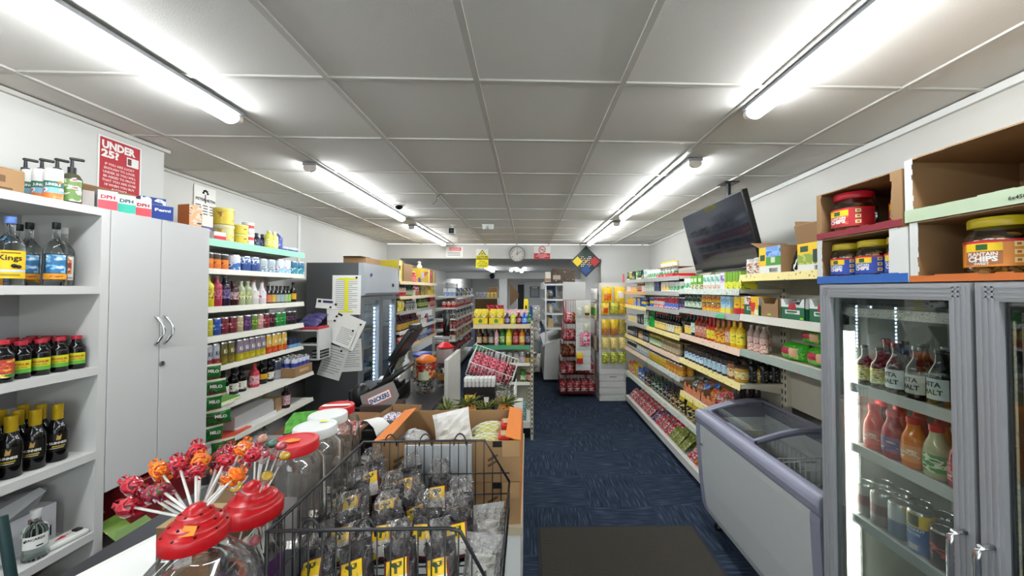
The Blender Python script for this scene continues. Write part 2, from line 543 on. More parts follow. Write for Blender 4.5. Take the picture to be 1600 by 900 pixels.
# ================================================================== THE ROOM
H = 2.564
def carpet():
    m, nt, o = _new('blue_carpet_tiles'); L = nt.links.new
    p = nt.nodes.new('ShaderNodeBsdfPrincipled'); p.inputs['Roughness'].default_value = 0.95
    p.inputs['Specular IOR Level'].default_value = 0.1
    tc = nt.nodes.new('ShaderNodeTexCoord')
    ck = nt.nodes.new('ShaderNodeTexChecker'); ck.inputs['Scale'].default_value = 2.0
    ck.inputs[1].default_value = (0, 0, 0, 1); ck.inputs[2].default_value = (1, 1, 1, 1)
    mo = nt.nodes.new('ShaderNodeMapping'); mo.inputs['Location'].default_value = (0.03, 0.11, 0.013)
    L(tc.outputs['Object'], mo.inputs[0]); L(mo.outputs[0], ck.inputs[0])
    fac = []
    for sx, sy in ((95, 6), (6, 95)):
        mp = nt.nodes.new('ShaderNodeMapping'); mp.inputs['Scale'].default_value = (sx, sy, 1)
        n = nt.nodes.new('ShaderNodeTexNoise'); n.inputs['Scale'].default_value = 1; n.inputs['Detail'].default_value = 2
        L(tc.outputs['Object'], mp.inputs[0]); L(mp.outputs[0], n.inputs['Vector']); fac.append(n.outputs['Fac'])
    mx = nt.nodes.new('ShaderNodeMix'); L(ck.outputs['Color'], mx.inputs[0]); L(fac[0], mx.inputs[2]); L(fac[1], mx.inputs[3])
    big = nt.nodes.new('ShaderNodeTexNoise'); big.inputs['Scale'].default_value = 1.6; big.inputs['Detail'].default_value = 4
    L(tc.outputs['Object'], big.inputs['Vector'])
    cr = nt.nodes.new('ShaderNodeValToRGB'); e = cr.color_ramp.elements
    e[0].position = 0.34; e[0].color = lin('#242c39'); e[1].position = 0.74; e[1].color = lin('#4e5a6c')
    x = e.new(0.55); x.color = lin('#323d4f')
    L(mx.outputs[0], cr.inputs[0])
    m2 = nt.nodes.new('ShaderNodeMix'); m2.data_type = 'RGBA'; m2.blend_type = 'MULTIPLY'; m2.inputs[0].default_value = 0.35
    L(cr.outputs[0], m2.inputs[6]); L(big.outputs['Fac'], m2.inputs[7])
    L(m2.outputs[2], p.inputs['Base Color'])
    b = nt.nodes.new('ShaderNodeBump'); b.inputs['Strength'].default_value = 0.5; b.inputs['Distance'].default_value = 0.004
    L(mx.outputs[0], b.inputs['Height']); L(b.outputs[0], p.inputs['Normal'])
    L(p.outputs[0], o.inputs[0])
    return m
struct('floor', MB().box(-3.2, 2.9, -2.6, 20.3, -0.12, 0.0, carpet()))

TILE = M('#d8d5cf', 0.9, var=0.06, scale=260, bump=0.12)
GRID = M('#bcb9b2', 0.5, var=0.04)
cl = struct('ceiling', MB().box(-2.85, 2.6, -2.6, 7.12, H + 0.006, H + 0.10, TILE))
g = MB()
xs = [-0.213 + 0.61 * k for k in range(-4, 5)]
ys = [1.52 + 0.61 * k for k in range(-6, 10)]
for x in xs:
    if -2.6 < x < 2.4: g.box(x - 0.012, x + 0.012, -2.5, 7.1, H - 0.003, H + 0.007, GRID)
for y in ys:
    if y < 7.05: g.box(-2.7, 2.4, y - 0.010, y + 0.010, H - 0.0015, H + 0.007, GRID)
obj('ceiling_grid', g, cl)

def wallx(y): return 1.986 + 0.068 * (y - 1.39)
WR = M('#c6c4bd', 0.75, var=0.08, scale=4)
w = MB(); w.slab([(wallx(-2.6), -2.6, 0), (wallx(7.3), 7.3, 0), (wallx(7.3), 7.3, H), (wallx(-2.6), -2.6, H)], (0.12, 0, 0), WR)
struct('wall_right', w)
w = MB(); w.slab([(wallx(-2.5), -2.5, H - 0.035), (wallx(7.1), 7.1, H - 0.035), (wallx(7.1), 7.1, H), (wallx(-2.5), -2.5, H)], (-0.022, 0, 0), WHITE)
struct('trim_1', w)
w = MB(); w.slab([(-2.585, 2.30, 0), (-2.70, 7.3, 0), (-2.70, 7.3, H), (-2.585, 2.30, H)], (-0.12, 0, 0), WALLP)
struct('wall_left', w)
struct('wall_left_near', MB().box(-2.75, -2.25, -2.6, 2.335, 0, H, WALLP))
w = MB(); w.slab([(-2.585, 2.335, H - 0.02), (-2.70, 7.1, H - 0.02), (-2.70, 7.1, H), (-2.585, 2.335, H)], (0.02, 0, 0), GRID)
struct('trim_2', w)
struct('trim_3', MB().box(-2.25, -2.23, -2.5, 2.355, H - 0.02, H, GRID))
# end wall: a beam over the wide opening and the piers beside it
struct('wall_back', MB().box(-2.72, -2.44, 7.1, 7.36, 0, H, WALLP).box(1.42, 2.5, 7.1, 7.36, 0, H, WALLP))
struct('beam', MB().box(-2.44, 1.42, 7.1, 7.36, 2.29, H, WALLP))
# unseen shop front behind the camera: window opening added to let in fill daylight
fr = M('#4a4c50', 0.4, 0.5)
struct('wall_front', MB().box(-2.6, 2.1, -2.6, -2.5, 0, 0.55, WALLP).box(-2.6, 2.1, -2.6, -2.5, 2.3, H, WALLP).box(-2.6, -2.2, -2.6, -2.5, 0.55, 2.3, WALLP).box(1.5, 2.1, -2.6, -2.5, 0.55, 2.3, WALLP))
wf = struct('fill_window', MB().box(-2.2, -2.14, -2.59, -2.51, 0.55, 2.3, fr).box(1.44, 1.5, -2.59, -2.51, 0.55, 2.3, fr).box(-0.4, -0.34, -2.59, -2.51, 0.55, 2.3, fr).box(-2.14, 1.44, -2.59, -2.51, 0.55, 0.6, fr).box(-2.14, 1.44, -2.59, -2.51, 2.25, 2.3, fr))
obj('window_glass', MB().box(-2.14, 1.44, -2.556, -2.55, 0.6, 2.25, GLASSP), wf)

# second and third zones beyond the opening
Z2 = 2.33
struct('ceiling_beyond', MB().box(-3.1, 2.6, 7.36, 20.2, Z2, Z2 + 0.1, M('#c9c8c4', 0.85, var=0.04)))
struct('wall_left_beyond', MB().box(-3.15, -3.0, 7.3, 20.2, 0, Z2, WALLP))
struct('wall_right_beyond', MB().box(1.95, 2.1, 7.36, 20.2, 0, Z2, WALLP))
struct('wall_end', MB().box(-3.1, 2.1, 20.0, 20.15, 0, Z2, WALLP))
struct('beam_beyond', MB().box(-3.0, 1.95, 13.6, 13.95, 2.09, Z2, WALLP))
struct('column', MB().box(-1.04, -0.76, 13.3, 13.59, 0, 2.085, M('#b9b7b2', 0.7)))

# doors at the far end
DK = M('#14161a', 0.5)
d = struct('door_1', MB().box(-0.10, 0.80, 19.94, 19.995, 0, 2.02, M('#d8d8d6', 0.4)))
obj('notice_board', MB().box(0.10, 0.62, 19.92, 19.945, 1.25, 1.85, M('#6b6e74', 0.5)).box(0.15, 0.57, 19.915, 19.925, 1.30, 1.72, M('#a8abb0', 0.5)).box(0.2, 0.52, 19.91, 19.92, 1.75, 1.82, PAPER), d)
obj('door_frame', MB().box(-0.16, -0.10, 19.93, 19.995, 0, 2.08, WHITE).box(0.80, 0.86, 19.93, 19.995, 0, 2.08, WHITE).box(-0.16, 0.86, 19.93, 19.995, 2.02, 2.08, WHITE), d)
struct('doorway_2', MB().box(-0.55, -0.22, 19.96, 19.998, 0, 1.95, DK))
d = struct('door_3', MB().box(0.95, 1.62, 19.93, 19.995, 0, 2.0, M('#2b4a78', 0.5)))
obj('door_frame', MB().box(0.88, 0.95, 19.92, 19.995, 0, 2.07, M('#9dbfe0', 0.5)).box(1.62, 1.69, 19.92, 19.995, 0, 2.07, M('#9dbfe0', 0.5)), d)

# ------------------------------------------------------------------ ceiling lights
OPAL = EM('#f6fbff', TUBE)
CAPM = M('#d8cfc6', 0.4)
def batten(loc, length, label, group, wide=0.075, hz=0.055):
    r = thing('ceiling_light', loc, label, 'light', 0, group)
    b = MB().box(-wide / 2 - 0.008, wide / 2 + 0.008, 0, length, -0.016, 0, M('#8d9094', 0.4))
    obj('housing', b, r)
    pf = [(-wide * .46, -0.017), (-wide * .49, -.026), (-wide / 2, -.036)] + [(wide / 2 * math.cos(a), -0.036 - (hz - 0.030) * math.sin(a)) for a in [PI - PI * i / 8 for i in range(1, 8)]] + [(wide / 2, -.036), (wide * .49, -.026), (wide * .46, -0.017)]
    d = MB().slab([(x, 0.025, z) for x, z in pf], (0, length - 0.05, 0), OPAL)
    obj('diffuser', d, r)
    for y in (0.0, length - 0.024):
        e = MB().slab([(x * 1.06, y, z * 1.02 + 0.0005) for x, z in pf], (0, 0.024, 0), CAPM)
        obj('end_cap', e, r)
    return r
g_ = 'battens along the shop ceiling'
batten((-1.432, 0.02, H - 0.004), 1.81, 'long lit tube light above the white cupboard and bottles', None)
batten((-1.485, 2.53, H - 0.004), 1.86, 'lit tube light above the till counter, before the dome camera', None)
batten((-1.555, 4.95, H - 0.004), 1.90, 'lit tube light ending by the small sign on the beam', None)
batten((1.062, -0.10, H - 0.004), 1.80, 'long lit tube light above the chest freezer', None)
batten((1.10, 2.36, H - 0.004), 1.87, 'lit tube light beside the hanging television', None)
batten((1.125, 4.62, H - 0.004), 2.10, 'short-looking lit tube light near the diamond game board', None)
batten((-1.432, -2.3, H - 0.004), 1.8, 'unseen tube light added behind the camera on the counter side', None)  # unseen fitting, added to give light from behind the camera
batten((1.062, -2.3, H - 0.004), 1.8, 'unseen tube light added behind the camera on the fridge side', None)  # second added fitting out of view, lighting the fridge side
batten((-1.16, 10.0, Z2 - 0.002), 2.2, 'lit tube light behind the yellow camera warning sign', None, 0.11)
batten((-0.22, 10.4, Z2 - 0.002), 2.2, 'lit tube light beyond the opening below the clock', None, 0.11)
batten((-2.3, 14.6, Z2 - 0.002), 2.0, 'lit tube light over the far white shelves, before the end wall', None, 0.11)
batten((-1.62, 14.6, Z2 - 0.002), 2.0, 'lit tube light beside the far column, deep in the shop', None, 0.11)
batten((0.42, 14.6, Z2 - 0.002), 2.0, 'lit tube light before the blue doorway', None, 0.11)

# ------------------------------------------------------------------ things on the ceiling
r = thing('dome_camera', (-1.283, 3.68, H - 0.004), 'white dome security camera on the ceiling beside the tube light', 'security camera')
obj('base', MB().lathe([(0, 0, WHITE), (0.055, 0, WHITE), (0.058, -0.03, WHITE), (0, -0.03, WHITE)][::-1], 20), r)
obj('lens_dome', MB().ball((0, 0, -0.03), 0.042, BLACKG, 16, 10), r)
r = thing('bullet_camera', (-1.0, 4.92, H - 0.004), 'white bullet security camera with black face hanging below the ceiling', 'security camera')
obj('mount', MB().cyl((0, 0, 0), (0, 0, -0.012), 0.035, WHITE).cyl((0, 0, -0.01), (0, -0.02, -0.06), 0.012, WHITE), r)
obj('housing', MB().rbox(-0.04, 0.04, -0.10, 0.05, -0.135, -0.055, 0.012, WHITE), r)
obj('lens', MB().box(-0.033, 0.033, -0.103, -0.099, -0.128, -0.062, BLACKG).cyl((0, -0.106, -0.095), (0, -0.10, -0.095), 0.02, BLACK, 14), r)
r = thing('twin_spot_light', (-0.53, 4.88, H - 0.004), 'small white twin emergency lamp on the ceiling between the tile lines', 'emergency light')
obj('base', MB().rbox(-0.075, 0.075, -0.035, 0.035, -0.03, 0, 0.008, WHITE), r)
for x in (-0.04, 0.04):
    l = obj('lamp_head', MB().lathe([(0.034, 0.0, WHITE), (0.03, -0.04, WHITE)], 14, Matrix.Translation((x, -0.01, -0.028))), r)
    obj('lens', MB().lathe([(0, -0.036, M('#444a50', 0.2)), (0.028, -0.036, M('#444a50', 0.2))], 14, Matrix.Translation((x, -0.01, -0.028))), l)
r = thing('twin_spot_light', (-0.42, 10.9, Z2), 'small white twin emergency lamp beyond the opening, below the clock', 'emergency light')
obj('base', MB().rbox(-0.13, 0.13, -0.04, 0.04, -0.05, 0, 0.01, WHITE), r)
for x in (-0.08, 0.08): obj('lamp_head', MB().ball((x, 0, -0.08), 0.06, WHITE), r)
r = thing('dome_camera', (-1.3, 13.4, 2.14), 'small dark-eyed security camera on the second beam', 'security camera')
obj('base', MB().cyl((0, 0.20, 0.06), (0, 0.02, 0.06), 0.09, WHITE), r)
obj('lens_dome', MB().ball((0, 0.0, 0.04), 0.10, BLACKG), r)
tag(obj('loose_wire', MB().wire([(-0.80, 3.37, H), (-0.82, 3.33, H - 0.03), (-0.83, 3.36, H - 0.06), (-0.88, 3.40, H - 0.085)], 0.003, BLACK)), 'short black loose wire hanging from the ceiling', 'wire')

# ------------------------------------------------------------------ signs, clock, posters
def sign(name, label, cat, x0, x1, z0, z1, y, mat, t=0.006):
    r = thing(name, ((x0 + x1) / 2, y, z0), label, cat)
    hw = (x1 - x0) / 2
    b = MB().box(-hw, hw, -t, 0, 0, z1 - z0, mat)
    return r, b, hw, z1 - z0
r, b, hw, hh = sign('wall_notice', 'white notice with red heading on the beam beside the yellow sign', 'notice', -1.57, -1.25, 2.315, 2.51, 7.099, PAPER)
b.box(-hw * .6, hw * .8, -0.008, -0.005, hh * .62, hh * .95, RED)
b.box(-hw * .45, hw * .65, -.0095, -.0082, hh * .74, hh * .83, M('#e8b8b8', .7))
for k in range(3): b.box(-hw * .8, hw * .7, -0.0075, -0.005, hh * (.42 - .14 * k), hh * (.48 - .14 * k), M('#8a8c90', 0.8))
obj('notice_sheet', b, r)
r, b, hw, hh = sign('warning_sign', 'yellow camera warning sign with black triangle hanging on the beam', 'sign', -1.0, -0.76, 2.115, 2.475, 7.098, M('#f2e40c', 0.5))
b.box(-hw, hw, -0.0075, -0.0055, hh * .66, hh, PAPER)
b.add([(-0.075, -0.010, hh * .68), (0.075, -0.010, hh * .68), (0, -0.010, hh * .95)], [(0, 1, 2)], INK)
b.add([(-0.055, -0.011, hh * .695), (0.055, -0.011, hh * .695), (0, -0.011, hh * .90)], [(0, 1, 2)], M('#f2e40c', 0.5))
b.box(-0.022, 0.018, -0.0125, -0.0112, hh * .73, hh * .77, INK)
for i, (s, z, sz) in enumerate([('CCTV IN', .53, .052), ('OPERATION', .42, .046)]):
    b.text(s, sz, INK, (0, -0.008, hh * z), bold=0.035)
for z, k_ in ((.31, .5), (.22, .8), (.12, .85), (.05, .6)): b.box(-hw * k_, hw * k_, -.0085, -.0072, hh * z, hh * (z + .045), PR('#3a3808', '#f2e40c', '#3a3808', 90, .6, 1, 1, .42, .52))
obj('sign_board', b, r)
r, b, hw, hh = sign('prohibition_sign', 'white and red prohibition sign on the beam beside the clock', 'sign', 0.11, 0.435, 2.285, 2.53, 7.099, PAPER)
b.box(-hw * .96, hw * .96, -0.008, -0.005, 0.0, hh * .45, M('#c9343a', 0.5))
for z, k_ in ((.31, .55), (.19, .8), (.08, .35)): b.box(-hw * k_, hw * k_, -.0095, -.0082, hh * z, hh * (z + .07), PR('#e8c8c8', '#c9343a', '#e8c8c8', 90, .6, 1, 1, .45, .55))
b.lathe([(0.055, 0, RED), (0.068, 0.0005, RED)], 20, Matrix.Translation((0, -0.009, hh * .73)) @ Matrix.Rotation(R90, 4, 'X'))
b.slab([(-0.045, -0.009, hh * .73 + 0.038), (-0.038, -0.009, hh * .73 + 0.045), (0.045, -0.009, hh * .73 - 0.038), (0.038, -0.009, hh * .73 - 0.045)], (0, -0.001, 0), RED)
b.box(-0.035, 0.03, -0.0085, -0.0065, hh * .71, hh * .75, INK)
obj('sign_board', b, r)
r = thing('wall_clock', (-0.21, 7.098, 2.38), 'round grey-rimmed wall clock on the white beam', 'clock')
FACE = M('#d9d6cf', 0.6, var=0.03)
rot = Matrix.Rotation(R90, 4, 'X')
obj('rim', MB().lathe([(0.150, 0, M('#8a8a88', 0.4)), (0.152, 0.035, M('#8a8a88', 0.4)), (0.135, 0.038, M('#8a8a88', 0.4)), (0.132, 0.022, M('#8a8a88', 0.4))], 32, rot), r)
f_ = MB().lathe([(0.134, 0.02, FACE), (0, 0.02, FACE)], 32, rot)
for k in range(12):
    a = 2 * PI * k / 12
    f_.text(str(12 if k == 0 else k), 0.034, INK, (0.105 * math.sin(a), -0.0215, 0.105 * math.cos(a) - 0.012), bold=0.03)
obj('dial', f_, r)
def hand(a, l, w_):
    s, c = math.sin(a), math.cos(a)
    return MB().slab([(-c * w_ - s * .02, -0.024, s * w_ - c * .02), (c * w_ - s * .02, -0.024, -s * w_ - c * .02), (s * l + c * w_ * .5, -0.024, c * l - s * w_ * .5), (s * l - c * w_ * .5, -0.024, c * l + s * w_ * .5)], (0, -0.002, 0), INK)
obj('hour_hand', hand(math.radians(5), 0.075, 0.006), r)
obj('minute_hand', hand(math.radians(60), 0.105, 0.005), r)

# diamond game board standing out from the pier
r = thing('game_board', (1.118, 7.06, 2.235), 'square game board hung as a diamond, four coloured corners', 'game board')
s_ = 0.285
LB = MB()
BKG = M('#1c2a24', 0.45); 
def dia(u, v): return (u, -0.014, v)
LB.slab([(0, 0, -s_), (s_, 0, 0), (0, 0, s_), (-s_, 0, 0)], (0, -0.012, 0), BKG)
def dq(cx, cz, k, m, y=-0.0135): LB.slab([(cx, y, cz - k), (cx + k, y, cz), (cx, y, cz + k), (cx - k, y, cz)], (0, -0.001, 0), m)
q = s_ * .35
dq(0, s_ - q - 0.02, q, M('#17352b', 0.5)); dq(s_ - q - 0.02, 0, q, M('#b02a2e', 0.5)); dq(0, -s_ + q + 0.02, q, M('#1f4a86', 0.5)); dq(-s_ + q + 0.02, 0, q, M('#e0c51c', 0.5))
dq(0, 0, s_ * .11, M('#e09a2c', 0.5))
cc = [PAPER, M('#e0c51c', 0.5), PAPER, M('#b02a2e', 0.5)]
for ai, (ux, uz) in enumerate([(1, 1), (-1, 1), (-1, -1), (1, -1)]):
    for i in range(5):
        for j in (-1, 0, 1):
            if (i + j) % 2: continue
            t = s_ * (.12 + .075 * i); o_ = j * s_ * .075
            dq(ux * t * .75 + o_ * uz * .75 * (1 if ux == uz else -1) * (1 if ux > 0 else 1), uz * t * .75 - o_ * ux * .75 * (1 if ux == uz else -1), s_ * .042, cc[(i + ai) % 4] if j == 0 else PAPER, -0.0145)
obj('board', LB, r)
obj('board_frame', MB().slab([(0, 0.001, -s_ - .015), (s_ + .015, 0.001, 0), (0, 0.001, s_ + .015), (-s_ - .015, 0.001, 0)], (0, -0.011, 0), BLACK).box(-0.004, 0.004, 0, 0.04, s_ * .9, s_ * .95, BLACK), r)

def poster_left(label, x, y0, y1, z0, z1, mat):
    r = thing('wall_poster', (x, (y0 + y1) / 2, z0), label, 'poster')
    return r, MB().box(0, 0.0015, -(y1 - y0) / 2, (y1 - y0) / 2, 0, z1 - z0, mat), (y1 - y0) / 2, z1 - z0
PRED = M('#b8323a', 0.7)
r, b, hw, hh = poster_left('red age-check poster with white lettering above the white cupboard', -2.249, 1.985, 2.20, 2.19, 2.515, PAPER)
b.box(0.0012, 0.0022, -hw + .008, hw - .008, .008, hh - .008, PRED)
def tl(s, z, size, w_=None, c=0.0, m=PAPER, bold=0.03): b.text(s, size, m, (0.0032, c, z), (0, 1, 0), (0, 0, 1), bold, w_)
tl('UNDER', hh - .062, .055, .165, -.012, bold=.05); tl('25?', hh - .108, .052, .085, -.052, bold=.05)
b.box(0.0022, 0.0026, .03, .092, hh - .125, hh - .075, PAPER).box(0.0026, 0.003, .034, .054, hh - .118, hh - .082, M('#6a3a34', .6))
for i, s in enumerate(['IF YOU ARE LUCKY', 'ENOUGH TO LOOK', 'UNDER 25 YOU WILL', 'BE ASKED TO PROVE', 'THAT YOU ARE OVER', '18 WHEN YOU BUY', 'ALCOHOL']):
    tl(s, hh - .15 - .022 * i, .017, None, -.004, M('#e8c9c6', .7))
obj('sheet', b, r)
r, b, hw, hh = poster_left('white notice with black lettering and tree emblem on the wall above yellow tubs', -2.598, 2.93, 3.13, 2.26, 2.52, PAPER)
r.location.x = -2.594
tl('PETER', hh - .115, .03, .085, -.045, INK); tl('HILTON', hh - .115, .03, .085, .05, INK)
b.box(.002, .003, -.004, .004, hh - .13, hh - .06, INK)
for y_, z_ in ((-.02, -.05), (.02, -.05), (0, -.03), (-.012, -.035), (.012, -.035)): b.ball((.003, y_, hh + z_), .009, INK, 6, 4)
for i in range(4):
    for k in range(3): b.box(.002, .003, -.085 + k * .062 + (i % 2) * .006, -.04 + k * .062, hh - .155 - i * .022, hh - .148 - i * .022, INK)
obj('sheet', b, r)
tag(obj('cable_trunking', MB().box(-2.64, -2.615, 4.27, 4.31, 1.99, H - .02, WHITE)), 'thin white cable trunking running down the wall above the steel fridge', 'trunking')

# ================================================================== LONG SHELVING ON THE WALL SIDE
RF = (1.46, 5.50, -R90)
STW = M('#d5d2c6', 0.4); STBE = M('#d6c39c', 0.5, var=0.15, scale=40); STM = M('#a9aaa4', 0.4, 0.2, var=0.2, scale=30)
STY = PR('#e6d48c', '#e6d48c', '#6b7a3a', 55, 0.5, 1, 1, 0.60, 0.66)
STP = PR('#dcc0a8', '#dcc0a8', '#c08a78', 60, 0.5, 1, 1, 0.58, 0.64)
STL = PR('#b9c0b4', '#c9cec6', '#7d8a80', 60, 0.4, 1, 1, 0.5, 0.62)
STG = PR('#93a096', '#93a096', '#c07a80', 45, 0.4, 1, 1, 0.60, 0.66)
STO = M('#c99a6c', 0.5, var=0.15, scale=40)
gs = 'bays of the long wall shelving'
def rbay(lx0, lx1, label, shelves, height, base=True, **kw):
    x, y = world_of(RF, lx0, 0)
    return shelving('shelving_bay', label, 'shelving', (x, y, 0), -R90, lx1 - lx0, 0.345, shelves, height, group=None, base=(0.125, -0.004) if base else None, **kw)
rbay(0, 1.0, 'far-end bay of the long beige shelving, beside the hanging packets', [(1.83, STM), (1.67, STO), (1.475, STY), (1.243, STM), (1.037, STY), (0.85, STP), (0.485, STL)], 1.92)
rbay(1.0, 2.0, 'second bay along the long beige shelving, dark sauce bottles on it', [(1.83, STM), (1.675, STM), (1.495, STM), (1.247, STY), (1.035, STP), (0.85, STL), (0.485, STL)], 1.92)
rbay(2.0, 3.01, 'third bay of the long beige shelving, just beyond the chest freezer', [(1.70, STL), (1.522, STM), (1.28, STP), (1.045, STY), (0.735, STY, 0, .042, .785), (0.485, STL, 0, .042, .785)], 1.92, basex=.79)
rbay(3.01, 4.0, 'bay of beige shelving over the chest freezer beside the glass fridge', [(1.795, STY), (1.528, STW), (1.29, STG)], 1.86, base=False, zlo=.90)
tag(obj('price_ticket', MB().box(1.435, 1.4385, 2.66, 2.78, 1.485, 1.513, PR('#5ad08a', '#5ad08a', '#1f5a3a', 90, .5, 1, 1, .5, .60))), 'green price ticket clipped to the metal shelf edge', 'price ticket')
tag(obj('shelf_flag', MB().box(1.43, 1.436, 5.44, 5.52, 1.80, 1.93, RED)), 'red flag sign sticking out at the far end of the top shelf', 'flag sign')

C_ = {}
def mk(key, t): C_[key] = t; return t
k1, k2, k3 = '#1d5c2c', '#e9e6d8', '#c62026'
# small goods
mk('tea_dk', carton('tea_box', 'dark green tea box', .062, .11, .115, M('#17402a'), [(0.1, .9, .5, .9, PR('#2f8a3c', '#e8e6d8', '#111')), (0, 1, 0, .2, M('#e4e0d0'))]))
mk('tea_or', carton('tea_box', 'green tea box with orange picture', .062, .11, .115, M('#2c7a34'), [(0.1, .9, .3, .75, PR('#e88a1e', '#f0c040', '#c03a10')), (0, 1, .85, 1, M('#e8e2c0'))]))
mk('tea_bk', carton('tea_box', 'black and green tea box', .062, .11, .118, M('#191c18'), [(0.1, .9, .1, .5, PR('#d8d4c0', '#2f8a3c', '#222'))]))
mk('tea_gr', carton('tea_box', 'light green tea box', .066, .11, .118, M('#6cae3a'), [(0, 1, 0, .35, PR('#d8d8b8', '#8a6a3a', '#3a7a2a')), (.2, .8, .55, .8, M('#e6efcf'))]))
mk('tea_gy', carton('tea_box', 'green and yellow tea box', .068, .11, .125, M('#7fae2e'), [(0, 1, 0, .45, PR('#e4d53a', '#c9d83c', '#5a8a22')), (.45, .55, .45, 1, M('#4a7a1e'))]))
mk('tea_wh', carton('tea_box', 'white herbal tea box with teal print', .062, .11, .118, M('#dfe4dd'), [(0.1, .9, .5, .85, PR('#4fa890', '#dfe4dd', '#2f7a6a')), (0, 1, .05, .3, PR('#c9a890', '#e0d8cc', '#8a5a4a'))]))
mk('tea_vi', carton('tea_box', 'white and violet tea box', .062, .11, .125, M('#e2dfe2'), [(0.1, .9, .4, .85, PR('#7a5aa0', '#e2dfe2', '#b08ac0'))]))
mk('navy', carton('tea_box', 'plain navy box', .075, .11, .115, M('#3a4266'), [(.2, .8, .5, .8, M('#6a7296'))]))
mk('grnw', carton('tea_box', 'pale green and white box', .06, .11, .118, M('#c7d2bf'), [(.1, .9, .2, .8, PR('#d9ddd2', '#7f9a72', '#e8e8e0'))]))
mk('pinkbx', carton('sweet_box', 'white box with pink round print', .085, .10, .075, M('#e8dfe0'), [(.1, .9, .1, .9, PR('#e6a0b8', '#f0e8ea', '#c04a78'))]))
mk('yelbx', carton('sweet_box', 'white and yellow box', .085, .10, .075, M('#e8e2d0'), [(0, 1, 0, .45, M('#e8b82a')), (.2, .8, .5, .9, PR('#c04a78', '#f0e8ea', '#e8b82a'))]))
mk('cup_pot', jar('noodle_pot', 'white pot with green print', .10, .036, M('#dfe2dc'), M('#e6e8e6'), [(.1, .6, PR('#2f9a5a', '#e2e6e0', '#1f6a3a'))], cat='pot'))
mk('cup_yel', jar('noodle_pot', 'white pot with yellow lid', .062, .036, PR('#e4e0d4', '#c9b890', '#b07a5a'), M('#e2c230'), (), lidh=.3, cat='pot'))
mk('gold_jar', jar('spread_jar', 'white jar with gold flower label', .105, .036, M('#dedad0'), M('#d8d4c8'), [(.1, .7, PR('#d8b040', '#e8e2d0', '#a8782a'))]))
mk('red_jar', jar('spread_jar', 'brown jar with red label', .115, .036, M('#6a3a24', .25), M('#b89a5a', .3, .5), [(.15, .7, PR('#b83a2a', '#e2d2b8', '#7a2a1a'))]))
mk('or_tin', can('food_tin', 'orange and yellow food tin', .11, .037, [PR('#e8b020', '#e87a1e', '#b03a14'), M('#e8c23a')]))
mk('yb_box', carton('biscuit_box', 'yellow and blue wide box', .16, .10, .11, M('#2a5ab0'), [(0, .7, .55, .95, PR('#f0c81e', '#2a5ab0', '#f0c81e')), (0, .7, .05, .5, PR('#3a6ac0', '#e8e4d8', '#2450a8'))]))
mk('blue_tin', can('food_tin', 'blue tin with yellow band', .105, .037, [M('#2a5ab0'), M('#e8c22a'), M('#2450a0')]))
mk('redw_tin', can('food_tin', 'red and white tin', .115, .037, [PR('#c83038', '#ece4e0', '#8a1a22'), M('#d8c8c4'), M('#b82830')]))
mk('rb_tin', can('food_tin', 'blue and red milk tin', .125, .042, [PR('#2a62c0', '#e8e8ec', '#c8242a'), M('#c22a30')]))
mk('pur_tin', can('food_tin', 'dark violet tin', .125, .04, [PR('#3a2f5a', '#8a7ab0', '#1c1830'), M('#2a2440')]))
mk('dk_jar', jar('pickle_jar', 'dark green jar with pale label', .14, .038, M('#1f3a2a', .15), M('#20402a', .35), [(.12, .5, PR('#cfd8c8', '#3a8a4a', '#e8ecdf'))]))
mk('yr_tin', can('food_tin', 'small yellow and red tin', .068, .037, [PR('#e8c22a', '#e8c22a', '#b8321e', 70, .35), PR('#b8321e', '#e8c22a', '#c8422a', 60), M('#a88a4a')]))
mk('lb_box', carton('cereal_box', 'light blue and yellow box', .062, .10, .125, M('#a8cfe0'), [(0, 1, 0, .3, M('#e8d24a')), (.15, .85, .4, .85, PR('#5aa0d0', '#e8e8d8', '#3a7a5a'))]))
mk('yr_can', can('food_tin', 'tall yellow can with red figure', .13, .037, [M('#c8242a'), PR('#f0c81e', '#f0c81e', '#d8342a', 30, .35), M('#f0c81e')]))
mk('red_can', can('food_tin', 'tall dark red can', .13, .034, [M('#8a1a1e'), PR('#9a2024', '#e0c090', '#7a1418')]))
mk('yr_box', carton('cereal_box', 'yellow box with red wave', .075, .10, .13, M('#f0bc20'), [(.0, .6, .25, .7, M('#d83a24')), (.5, 1, .1, .35, M('#e8e2d0'))]))
mk('pot_y', jar('mustard_pot', 'white pot with yellow band', .09, .036, M('#d8d2c0'), M('#cfc8b4'), [(.15, .65, PR('#d8b83a', '#e4dcc0', '#a89040'))], cat='pot'))
mk('dk_box', carton('sachet_box', 'dark blue sachet box', .08, .10, .12, M('#262e3c'), [(.15, .85, .2, .7, PR('#3a4a66', '#c8c8c0', '#1a2230'))]))
mk('grn_btl', bottle('cordial_bottle', 'bright green cordial bottle', .20, .034, M('#0e7a2e', .12), M('#1a8a3a'), [(.02, .5, M('#129a3c', .2))]))
mk('wg_btl', bottle('oil_bottle', 'white bottle with green band', .20, .028, M('#d0d4ca', .3), M('#2a7a3a'), [(.1, .5, PR('#3a9a4a', '#e0e4da', '#2a6a3a'))]))
mk('soy_y', bottle('soy_bottle', 'dark sauce bottle with yellow label', .185, .029, BLACKG, M('#c83024', .35), [(.06, .48, PR('#e2c24a', '#f0e0a0', '#3a2a14', 60))]))
mk('soy_w', bottle('soy_bottle', 'dark sauce bottle with cream label', .19, .029, BLACKG, M('#1c1c1c', .35), [(.06, .45, PR('#d8d2b8', '#e8e4d0', '#6a5a34', 60))]))
